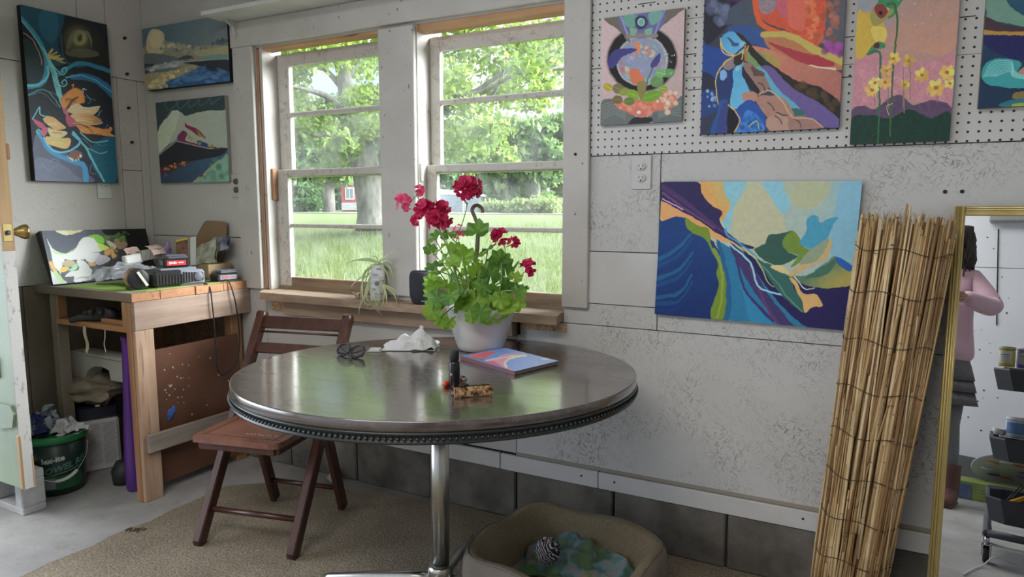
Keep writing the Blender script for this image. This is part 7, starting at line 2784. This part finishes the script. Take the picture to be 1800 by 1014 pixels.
hR, hL = CAM - _f * .030 + _r * .112 - _u * .022, CAM - _f * .030 - _r * .052 - _u * .022
eR, eL = V((3.635, -2.735, 1.195)), Bp(-.27, .12, 1.17)
vs = [Bp(0, 0, .88), Bp(0, .01, 1.02), Bp(0, .005, 1.20), Bp(0, -.01, 1.36), Bp(0, -.01, 1.44), Bp(0, .015, 1.49),
      Bp(.155, -.01, 1.385), eR, eR.lerp(hR, .55), hR.lerp(eR, .10),
      Bp(-.155, -.01, 1.385), eL, eL.lerp(hL, .55), hL.lerp(eL, .10),
      Bp(.085, 0, .82), Bp(.090, .01, .48), Bp(.095, -.02, .10), Bp(.098, .03, .055), Bp(.102, .15, .03),
      Bp(-.085, 0, .82), Bp(-.090, .01, .48), Bp(-.095, -.02, .10), Bp(-.098, .03, .055), Bp(-.102, .15, .03)]
ed = [(0, 1), (1, 2), (2, 3), (3, 4), (4, 5), (3, 6), (6, 7), (7, 8), (8, 9), (3, 10), (10, 11), (11, 12), (12, 13), (0, 14), (14, 15), (15, 16), (16, 17), (17, 18), (0, 19), (19, 20), (20, 21), (21, 22), (22, 23)]
rd = [(.15, .105), (.125, .09), (.14, .095), (.12, .085), (.05, .05), (.048, .05), .052, .038, .033, .024, .052, .038, .033, .024, .062, .042, .030, .034, .028, .062, .042, .030, .034, .028]
body = skin_mesh('body', vs, ed, rd, m_skin, pr_, 2)
body.matrix_parent_inverse = pr_.matrix_basis.inverted()


def pkid(o):
    o.parent = pr_
    o.matrix_parent_inverse = pr_.matrix_basis.inverted()
    return o


# head looking along the camera direction
hc = Bp(.025, .03, 1.605)
hf = V((_f.x, _f.y, -.12)).normalized()
hr_ = V((hf.y, -hf.x, 0)).normalized()
hu = hr_.cross(hf)
b = MB()


def headf(u, v):
    a = 2 * PI * u
    t_ = -PI / 2 + PI * v
    ca, sa = math.cos(a), math.sin(a)       # a = 0 -> face forward
    c_, s_ = math.cos(t_), math.sin(t_)
    w = .073 * c_ * (1 - .22 * max(0, -s_))
    dpt = .092 * c_ * (1 - .10 * max(0, -s_))
    p = hr_ * (w * sa) + hf * (dpt * ca) + hu * (.115 * s_)
    if ca > .0:
        z = s_ * .115
        front = max(0, ca) ** 8
        nose = math.exp(-((z + .012) / .020) ** 2) * math.exp(-(sa / .16) ** 2)
        p += hf * (.022 * nose)
        for q in (-1, 1):
            eye = math.exp(-((z - .012) / .011) ** 2) * math.exp(-((sa - q * .42) / .18) ** 2)
            p -= hf * (.008 * eye)
        mouth = math.exp(-((z + .052) / .009) ** 2) * math.exp(-(sa / .3) ** 2)
        p += hf * (.005 * mouth)
        chin = math.exp(-((z + .095) / .02) ** 2) * max(0, ca) ** 3
        p += hf * (.012 * chin)
    return hc + p


b.grid(headf, 64, 48, closeu=True)
for q in (-1, 1):
    b.sphere(hc + hr_ * (q * .074) - hf * .005 + hu * -.002, .028, 12, 8, sc=(.35, .6, 1))
hd_ = pkid(b.build('head', m_skin))
b = MB()
for q in (-1, 1):
    b.sphere(hc + hr_ * (q * .031) + hf * .076 + hu * .012, .0115, 14, 10)
e_ = b.build('eyes', plain('eye_white', (.7, .68, .66), .2), hd_)
b = MB()
for q in (-1, 1):
    b.sphere(hc + hr_ * (q * .031) + hf * .0835 + hu * .012, .0055, 10, 8)
b.build('irises', plain('iris_brown', (.06, .035, .02), .2), hd_)
b = MB()
b.tube(crom([hc + hr_ * q * .024 + hf * (.090 - abs(q) * .010) + hu * -.052 for q in (-1, -.4, .4, 1)], 4), [.002, .003, .0045, .005, .0055, .005, .005, .005, .0055, .005, .0045, .003, .002][:13], 8)
b.build('lips', plain('lip_red', (.42, .17, .15), .4), hd_)
b = MB()
for q in (-1, 1):
    b.tube([hc + hr_ * (q * w) + hf * (.086 - w * .25) + hu * (.032 - abs(w - .03) * .2) for w in (.014, .028, .046)], [.002, .003, .0015], 6)
b.build('eyebrows', m_hair, hd_)
# hair: cap plus wavy locks to the shoulders
b = MB()


def hairf(u, v):
    a = 2 * PI * u
    t_ = PI / 2 - (PI * .60) * v
    ca, sa = math.cos(a), math.sin(a)
    c_, s_ = math.cos(t_), math.sin(t_)
    lift = 0 if ca < .35 else .045 * v * (ca - .35) * 2
    return hc + hr_ * (.093 * c_ * sa) + hf * (.105 * c_ * ca - .012) + hu * (.130 * s_ + lift)


b.grid(hairf, 40, 14, closeu=True)
hq = np.random.default_rng(9)
for k in range(150):
    a = hq.uniform(.75, 2 * PI - .75)
    ca, sa = math.cos(a), math.sin(a)
    L = hq.uniform(.14, .23)
    pts = []
    for q in range(7):
        t_ = q / 6
        rad = 1 + .22 * math.sin(t_ * 2.6) + hq.normal(0, .03)
        z = .09 - (.09 + L) * t_
        pts.append(hc + hr_ * (.086 * sa * rad + .010 * math.sin(t_ * 9 + k)) + hf * (.096 * ca * rad - .012) + hu * z)
    b.tube(pts, np.linspace(.013, .004, 7), 6, flat=.6)
pkid(b.build('hair', m_hair))
# hands with five fingers round the phone
for (h, side, el) in ((hR, 1, eR), (hL, -1, eL)):
    out = _r * side
    wrist = h.lerp(el, .10)
    palm = h + out * .012 - _u * .012 - _f * .030
    vs = [wrist, palm.lerp(wrist, .4), palm]
    ed = [(0, 1), (1, 2)]
    rd = [(.024, .018), (.030, .017), (.034, .015)]
    for k in range(4):
        ky = .026 - .017 * k
        Lf = (.9, 1.0, .95, .75)[k]
        k0_ = palm + _u * ky + out * .010 - _f * .004
        k1_ = k0_ + out * .006 * Lf + _f * .016
        k2_ = k0_ + out * .0 - out * .006 + _f * .026
        k3_ = k0_ - out * .024 * Lf + _f * .0245
        i0 = len(vs)
        vs += [k0_, k1_, k2_, k3_]
        ed += [(2, i0), (i0, i0 + 1), (i0 + 1, i0 + 2), (i0 + 2, i0 + 3)]
        rd += [.0095, .0085, .0078, .0068]
    i0 = len(vs)
    t0_ = palm + _u * .012 - out * .012 - _f * .006
    vs += [t0_, t0_ - out * .022 + _u * .018 + _f * .004, t0_ - out * .040 + _u * .026 + _f * .010]
    ed += [(1, i0), (i0, i0 + 1), (i0 + 1, i0 + 2)]
    rd += [.013, .0095, .0080]
    pkid(skin_mesh('hand', vs, ed, rd, m_skin, None, 2))
# shirt: torso shell and sleeves
vs = [Bp(0, .0, .835), Bp(0, .0, .95), Bp(0, .0, 1.08), Bp(0, .0, 1.22), Bp(0, -.01, 1.345), Bp(.150, -.01, 1.375), Bp(.205, .03, 1.30), eR, eR.lerp(hR, .45), eR.lerp(hR, .80), Bp(-.150, -.01, 1.375), Bp(-.205, .03, 1.30), eL, eL.lerp(hL, .45), eL.lerp(hL, .80), Bp(0, -.01, 1.43)]
ed = [(0, 1), (1, 2), (2, 3), (3, 4), (4, 5), (5, 6), (6, 7), (7, 8), (8, 9), (4, 10), (10, 11), (11, 12), (12, 13), (13, 14), (4, 15)]
rd = [(.205, .145), (.195, .14), (.175, .125), (.175, .125), (.135, .10), .070, .064, .060, .056, .046, .070, .064, .060, .056, .046, (.075, .07)]
pkid(skin_mesh('shirt', vs, ed, rd, m_shirt, None, 3))
b = MB()
prf = []
for k, (z0, z1, r0, r1) in enumerate(((.84, .755, .170, .190), (.762, .685, .180, .202), (.692, .605, .190, .215))):
    prf += [(r0, z0), (r1, z1), (r1 - .012, z1 + .004)]
b.lathe([(.15, .90)] + prf + [(.15, .62)], 48, V((px_, py_, 0)), sy=.72)
b.v = [(p[0] + .006 * math.sin(24 * math.atan2(p[1] - py_, p[0] - px_)) * (1 if p[2] < .78 else .4), p[1], p[2]) for p in b.v]
pkid(b.build('skirt', m_skirt))
for q in (-1, 1):
    b = MB()
    b.tube([Bp(q * .080, 0, .66), Bp(q * .080, .012, .48), Bp(q * .082, -.012, .32), Bp(q * .085, -.02, .12)], [.068, .052, .054, .040], 20)
    pkid(b.build('legging', plain('grey_legging', (.20, .21, .22), .85)))
    b = MB()
    b.tube(crom([Bp(q * .095, -.02, .24), Bp(q * .096, -.02, .10), Bp(q * .098, .02, .05), Bp(q * .102, .12, .038), Bp(q * .104, .19, .03)], 4), np.interp(np.linspace(0, 1, 17), [0, .3, .5, .8, 1], [.058, .052, .052, .045, .022]), 18)
    b.box(Bp(q * .100, .06, .010), (.085, .25, .018), frame(sd2, fd), .006)
    pkid(b.build('boot', m_boot))
# phone
ph_c = CAM - _f * .020 + _r * .030 - _u * .018
o = empty('smartphone', ph_c, 'dark smartphone held up in both hands of the person', 'phone')
Rp = frame(_r, _u)
b = MB(); b.box(ph_c, (.155, .074, .0085), Rp, .003); part('phone_body', b, m_blk, o)
b = MB(); b.box(ph_c - _f * .0046, (.148, .068, .0006), Rp, .0005); part('screen', b, plain('screen_glass', (.05, .06, .06), .1), o)
b = MB()
for q in (-1, 0, 1):
    b.lathe([(0, 0), (.006, 0), (.0065, .001), (.005, .0018), (0, .0015)], 18, CAM - _f * .0158 + _r * (-.025 if q == 0 else -.025) - _u * (.018 * q + .018), R=Rp @ Matrix.Rotation(PI, 3, 'X'))
part('lenses', b, m_dark, o)

# ================================================================ UTILITY CART (seen in the mirror)
ct = empty('utility_cart', (3.80, -1.66, 0), 'dark grey three tier utility cart seen in mirror', 'cart')
m_cart = plain('charcoal_metal', (.055, .058, .07), .4)
m_cartc = plain('cart_chrome', (.6, .6, .6), .15, 1.0)
cx0, cx1, cy0, cy1 = 3.655, 3.985, -1.90, -1.44


def tray(z0, z1, nm='tray'):
    b = MB()
    ch_ = .055

    def ring(i, z):
        x0, x1, y0, y1, c_ = cx0 + i, cx1 - i, cy0 + i, cy1 - i, ch_
        return [V((x0 + c_, y0, z)), V((x1 - c_, y0, z)), V((x1, y0 + c_, z)), V((x1, y1 - c_, z)), V((x1 - c_, y1, z)), V((x0 + c_, y1, z)), V((x0, y1 - c_, z)), V((x0, y0 + c_, z))]
    rings = [ring(.012, z1 - .012), ring(.0, z1), ring(-.004, z1 + .001), ring(-.004, z1 - .006), ring(.016, z0)]
    vs = [p for r_ in rings for p in r_]
    fs = []
    for i in range(len(rings) - 1):
        for k in range(8):
            k2 = (k + 1) % 8
            fs.append((i * 8 + k, i * 8 + k2, (i + 1) * 8 + k2, (i + 1) * 8 + k))
    n0 = len(vs)
    vs += ring(.020, z0 + .004)
    for k in range(8):
        fs.append((k, (k + 1) % 8, n0 + (k + 1) % 8, n0 + k))
    fs.append(tuple(n0 + k for k in range(8)))
    fs.append(tuple(32 + k for k in range(8)))
    b.add(vs, fs)
    return part(nm, b, m_cart, ct)


tray(.735, .828); tray(.435, .530); tray(.170, .275)
for y in (cy0 + .02, cy1 - .02):
    b = MB(); b.span((3.805, y - .012, .13), (3.835, y + .012, .84), .004); part('post', b, m_cart, ct)
b = MB()
for x in (cx0 + .01, cx1 - .01):
    b.tube(crom([(x, cy0 + .02, .125), (x, cy1 - .03, .125), (x, cy1 + .02, .125)], 3), .016, 10)
b.tube([(cx0 + .01, cy1 + .01, .125), (cx1 - .01, cy1 + .01, .125)], .016, 10)
b.tube([(cx0 + .01, cy0 + .01, .125), (cx1 - .01, cy0 + .01, .125)], .016, 10)
part('base_frame', b, m_cart, ct)
for x in (cx0 + .012, cx1 - .012):
    for y in (cy0 + .02, cy1 + .005):
        b = MB(); b.tube([(x, y, .115), (x, y, .072)], .009, 10); b.box((x - .016, y, .055), (.004, .03, .05), None, .001); b.box((x + .016, y, .055), (.004, .03, .05), None, .001); b.box((x, y, .076), (.036, .03, .006), None, .001)
        c_ = part('caster', b, m_cartc, ct)
        b = MB(); b.lathe([(0, -.012), (.03, -.012), (.036, -.008), (.036, .008), (.03, .012), (0, .012)], 22, (x, y - .008, .036), R=Matrix.Rotation(PI / 2, 3, 'Y')); part('wheel', b, m_blkr, c_)
for (z, lab) in ((.829, 'white flat board on the top tray of the cart'), (.531, 'white flat board on the middle tray of the cart')):
    b = MB(); b.span((cx0 + .03, cy0 + .06, z + .0015), (cx1 - .03, cy1 - .03, z + .007), .002); tag(b.build('tray_board', plain('board_white', (.7, .7, .68), .5)), lab, 'board', 'boards on the cart trays')


def jar(c, r, h, col, lid, lab, dirn, txt=None, lblc=(.62, .62, .58)):
    o = empty('paint_jar', c, lab, 'jar', 'paint jars on the cart')
    c = V(c)
    b = MB(); b.lathe([(0, .0005), (r - .003, .0005), (r, .004), (r, h * .80), (r - .004, h * .84), (0, h * .84)], 28, c); part('jar_body', b, plain('jar_tint', col, .25), o)
    b = MB(); b.lathe([(0, h * .845), (r, h * .845), (r + .001, h * .86), (r + .001, h * .985), (r - .002, h), (0, h)], 28, c); part('jar_lid', b, plain('jar_lid', lid, .4), o)
    a0 = math.atan2(dirn[1], dirn[0])
    b = MB(); b.grid(lambda u, v: c + V(((r + .0006) * math.cos(a0 + (u - .5) * 1.7), (r + .0006) * math.sin(a0 + (u - .5) * 1.7), h * (.18 + .56 * v))), 14, 1); l_ = part('jar_label', b, plain('label_paper', lblc, .6), o)
    if txt:
        b = MB()
        for k in range(5):
            b.grid(lambda u, v, k=k: c + V(((r + .0012) * math.cos(a0 + (u - .5) * (1.1 - .15 * (k % 2))), (r + .0012) * math.sin(a0 + (u - .5) * (1.1 - .15 * (k % 2))), h * (.26 + .075 * k + (.045 if k == 4 else .018) * v))), 8, 1)
        part('label_print', b, plain('print_dark', (.2, .2, .22), .6), l_)
    return o


ztop = .837
jar((3.675 + .02, -1.50, ztop), .030, .088, (.60, .50, .08), (.40, .46, .36), 'yellow paint jar at the front corner of the cart', (-.3, 1), 'x')
jar((3.755 + .02, -1.53, ztop), .046, .090, (.14, .12, .48), (.55, .56, .56), 'big violet paint jar on the cart top', (-.2, 1), 'x')
zm = .539
jar((3.745, -1.505, zm), .040, .085, (.45, .55, .60), (.62, .63, .64), 'pale blue jar with white lid on the middle tray', (-.2, 1), None, (.10, .20, .42))
b = MB(); b.lathe([(0, 0), (.020, 0), (.026, .026), (.022, .028), (.018, .004), (0, .004)], 8, (3.685, -1.51, zm)); tag(b.build('plastic_cup', plain('cup_clear', (.6, .6, .58), .3)), 'little clear cup beside the pale blue jar', 'cup')
b = MB(); b.beam((3.70, -1.50, .235), (3.80, -1.58, .285), .022, .016, bev=.005); b.beam((3.79, -1.572, .282), (3.86, -1.62, .312), .012, .004)
tag(b.build('utility_knife', plain('orange_handle', (.72, .36, .03), .4)), 'orange yellow utility knife in the bottom tray of the cart', 'knife')
b = MB(); b.tube([(3.69, -1.54, .20), (3.78, -1.62, .33)], .003, 6); b.tube([(3.69, -1.56, .20), (3.80, -1.60, .34)], .0025, 6)
tag(b.build('paint_brush', m_blk), 'thin dark paint brushes leaning in the bottom tray', 'brush')
b = MB(); b.sphere((3.745, -1.52, .20), .008, 10, 6, sc=(1.4, 1, .8)); b.span((3.70, -1.56, .176), (3.80, -1.50, .192), .003)
tag(b.build('scraper', plain('scraper_white', (.6, .6, .6), .5)), 'small white scraper lying in the bottom cart tray', 'scraper')

# ---------------------------------------------------------------- along the rear wall
gb = empty('game_box', (3.75, -3.26, 0), 'low green and blue printed box on floor by the rear wall', 'box')
b = MB(); b.span((3.44, -3.42, .001), (4.05, -3.18, .115), .004); part('box_body', b, plain('green_print', (.16, .22, .05), .6, c2=(.22, .28, .08), ns=12), gb)
b = MB(); b.span((3.475, -3.1805, .006), (3.575, -3.178, .095)); part('blue_panel', b, plain('blue_print', (.06, .09, .20), .6, c2=(.13, .16, .24), ns=60), gb)
b = MB()
for k in range(4):
    b.span((3.60, -3.1805, .020 + .020 * k), (3.67, -3.1785, .024 + .020 * k))
part('print_lines', b, plain('green_light', (.28, .34, .12), .6), gb)
b = MB(); b.span((3.385, -3.30, .001), (3.435, -3.16, .14), .004)
tag(b.build('red_tin', plain('dark_red_print', (.16, .045, .04), .5, c2=(.10, .06, .07), ns=30)), 'dark red tin at the left end of green printed box', 'tin')
pa = empty('palette_disc', (3.75, -3.33, .116), 'round white palette covered in paint blobs on green printed box', 'palette')
Rpa = frame((1, 0, .03), (0, .6, .45))
b = MB(); b.lathe([(0, 0), (.185, 0), (.19, .006), (.182, .012), (.165, .006), (0, .006)], 40, (3.75, -3.37, .198), R=Rpa); part('disc', b, plain('palette_grey', (.36, .36, .34), .5), pa)
for k, c in enumerate([(.10, .07, .22), (.34, .08, .04), (.50, .50, .36), (.55, .32, .08), (.5, .5, .54), (.05, .06, .05), (.30, .10, .06), (.15, .10, .3)]):
    b = MB(); a = k * .8
    b.sphere(V((3.75, -3.37, .198)) + Rpa @ V((.10 * math.cos(a), .10 * math.sin(a), .008)), .042, 14, 8, sc=(1, 1, .22)); part('paint_blob', b, plain('blob_%d' % k, c, .35), pa)
b = MB(); b.box((3.60, -3.59, .115), (.62, .02, .23), frame((1, 0, -.05), (0, 1, .12)), .004)
tag(b.build('grey_board', plain('dark_grey_board', (.11, .11, .11), .8)), 'dark grey board leaning low against the rear wall', 'board')
lf = empty('wall_light', (3.8, -3.6, 1.93), 'long grey boxy light fitting high on the rear wall', 'light fitting')
b = MB(); b.span((3.565, -3.65, 1.885), (4.6, -3.57, 1.940), .006); part('housing', b, plain('fitting_grey', (.32, .33, .32), .5), lf)
b = MB(); b.span((3.60, -3.645, 1.9405), (4.55, -3.58, 1.958), .003); part('cover_strip', b, plain('fitting_dark', (.05, .05, .05), .4), lf)
b = MB(); b.tube(crom([(3.60, -1.10, .006), (3.625, -1.22, .006), (3.66, -1.34, .008), (3.70, -1.385, .04), (3.78, -1.40, .03), (3.95, -1.385, .006), (4.3, -1.2, .006)], 6), .0032, 6)
tag(b.build('white_cable', plain('white_cord', (.65, .65, .63), .5)), 'thin white cable on floor around the cart wheel', 'cable')

# ================================================================ LIGHT
w = bpy.data.worlds.new('World')
SC.world = w
w.use_nodes = True
nt = w.node_tree
bg = nt.nodes['Background']
tcw = nt.nodes.new('ShaderNodeTexCoord')
nz = nt.nodes.new('ShaderNodeTexNoise')
nz.inputs['Scale'].default_value = 3.0
nz.inputs['Detail'].default_value = 5
rp = nt.nodes.new('ShaderNodeValToRGB')
rp.color_ramp.elements[0].position = .42
rp.color_ramp.elements[0].color = (.62, .78, 1.0, 1)
rp.color_ramp.elements[1].position = .62
rp.color_ramp.elements[1].color = (.95, .97, 1.0, 1)
nt.links.new(tcw.outputs['Generated'], nz.inputs['Vector'])
nt.links.new(nz.outputs['Fac'], rp.inputs['Fac'])
nt.links.new(rp.outputs['Color'], bg.inputs['Color'])
bg.inputs['Strength'].default_value = SKY


def light(name, kind, loc, rot, energy, color=(1, 1, 1), **kw):
    l = bpy.data.lights.new(name, kind)
    l.energy = energy
    l.color = color
    for k, val in kw.items():
        setattr(l, k, val)
    o = bpy.data.objects.new(name, l)
    COL.objects.link(o)
    o.location = loc
    o.rotation_euler = rot
    return o


light('sun', 'SUN', (0, -20, 30), (math.radians(42), 0, math.radians(-25)), SUN, (1.0, .97, .90), angle=math.radians(6))
light('sky_glow', 'SUN', (10, 20, 20), (math.radians(-63), 0, math.radians(-64)), GLOW, (.95, .98, 1.0), angle=math.radians(60))
# daylight through the wide open doorway on the left
light('doorway_daylight', 'AREA', (-1.3, (DY0 + DY1) / 2 - .1, 1.5), (0, math.radians(-84), 0), DOOR, (.86, .94, 1.08), shape='RECTANGLE', size=2.6, size_y=3.4)
# sky seen through each window
for (xa, xb) in ((.84, 1.53), (1.69, 2.42)):
    light('window_portal', 'AREA', ((xa + xb) / 2, .13, 1.4), (math.radians(-90), 0, 0), 1.0, shape='RECTANGLE', size=xb - xa, size_y=1.08).data.cycles.is_portal = True
# unseen fill under the ceiling, added to brighten the whole room
light('ceiling_fill', 'AREA', (2.4, -2.6, RZ - .03), (0, 0, 0), FILL, (1.0, .965, .91), shape='RECTANGLE', size=1.8, size_y=.8)

# ================================================================ CAMERA
cam = bpy.data.cameras.new('camera')
co_ = bpy.data.objects.new('camera', cam)
COL.objects.link(co_)
cam.sensor_width = 36.0
cam.lens = FPX / 1800 * 36.0
cam.clip_start = .005
cam.clip_end = 400
R4 = Matrix((_r, _u, -_f)).transposed().to_4x4()
R4.translation = CAM
co_.matrix_world = R4
SC.camera = co_
SC.view_settings.view_transform = 'Standard'
SC.view_settings.look = 'None'
SC.view_settings.exposure = EXPO
SC.view_settings.gamma = 1.0
SC.view_settings.use_curve_mapping = False
SC.cycles.use_denoising = True
SC.cycles.max_bounces = 10
SC.cycles.diffuse_bounces = 5
SC.cycles.glossy_bounces = 5
SC.cycles.transmission_bounces = 6
SC.cycles.transparent_max_bounces = 12
SC.cycles.caustics_reflective = False
SC.cycles.caustics_refractive = False
SC.cycles.sample_clamp_indirect = 6.0
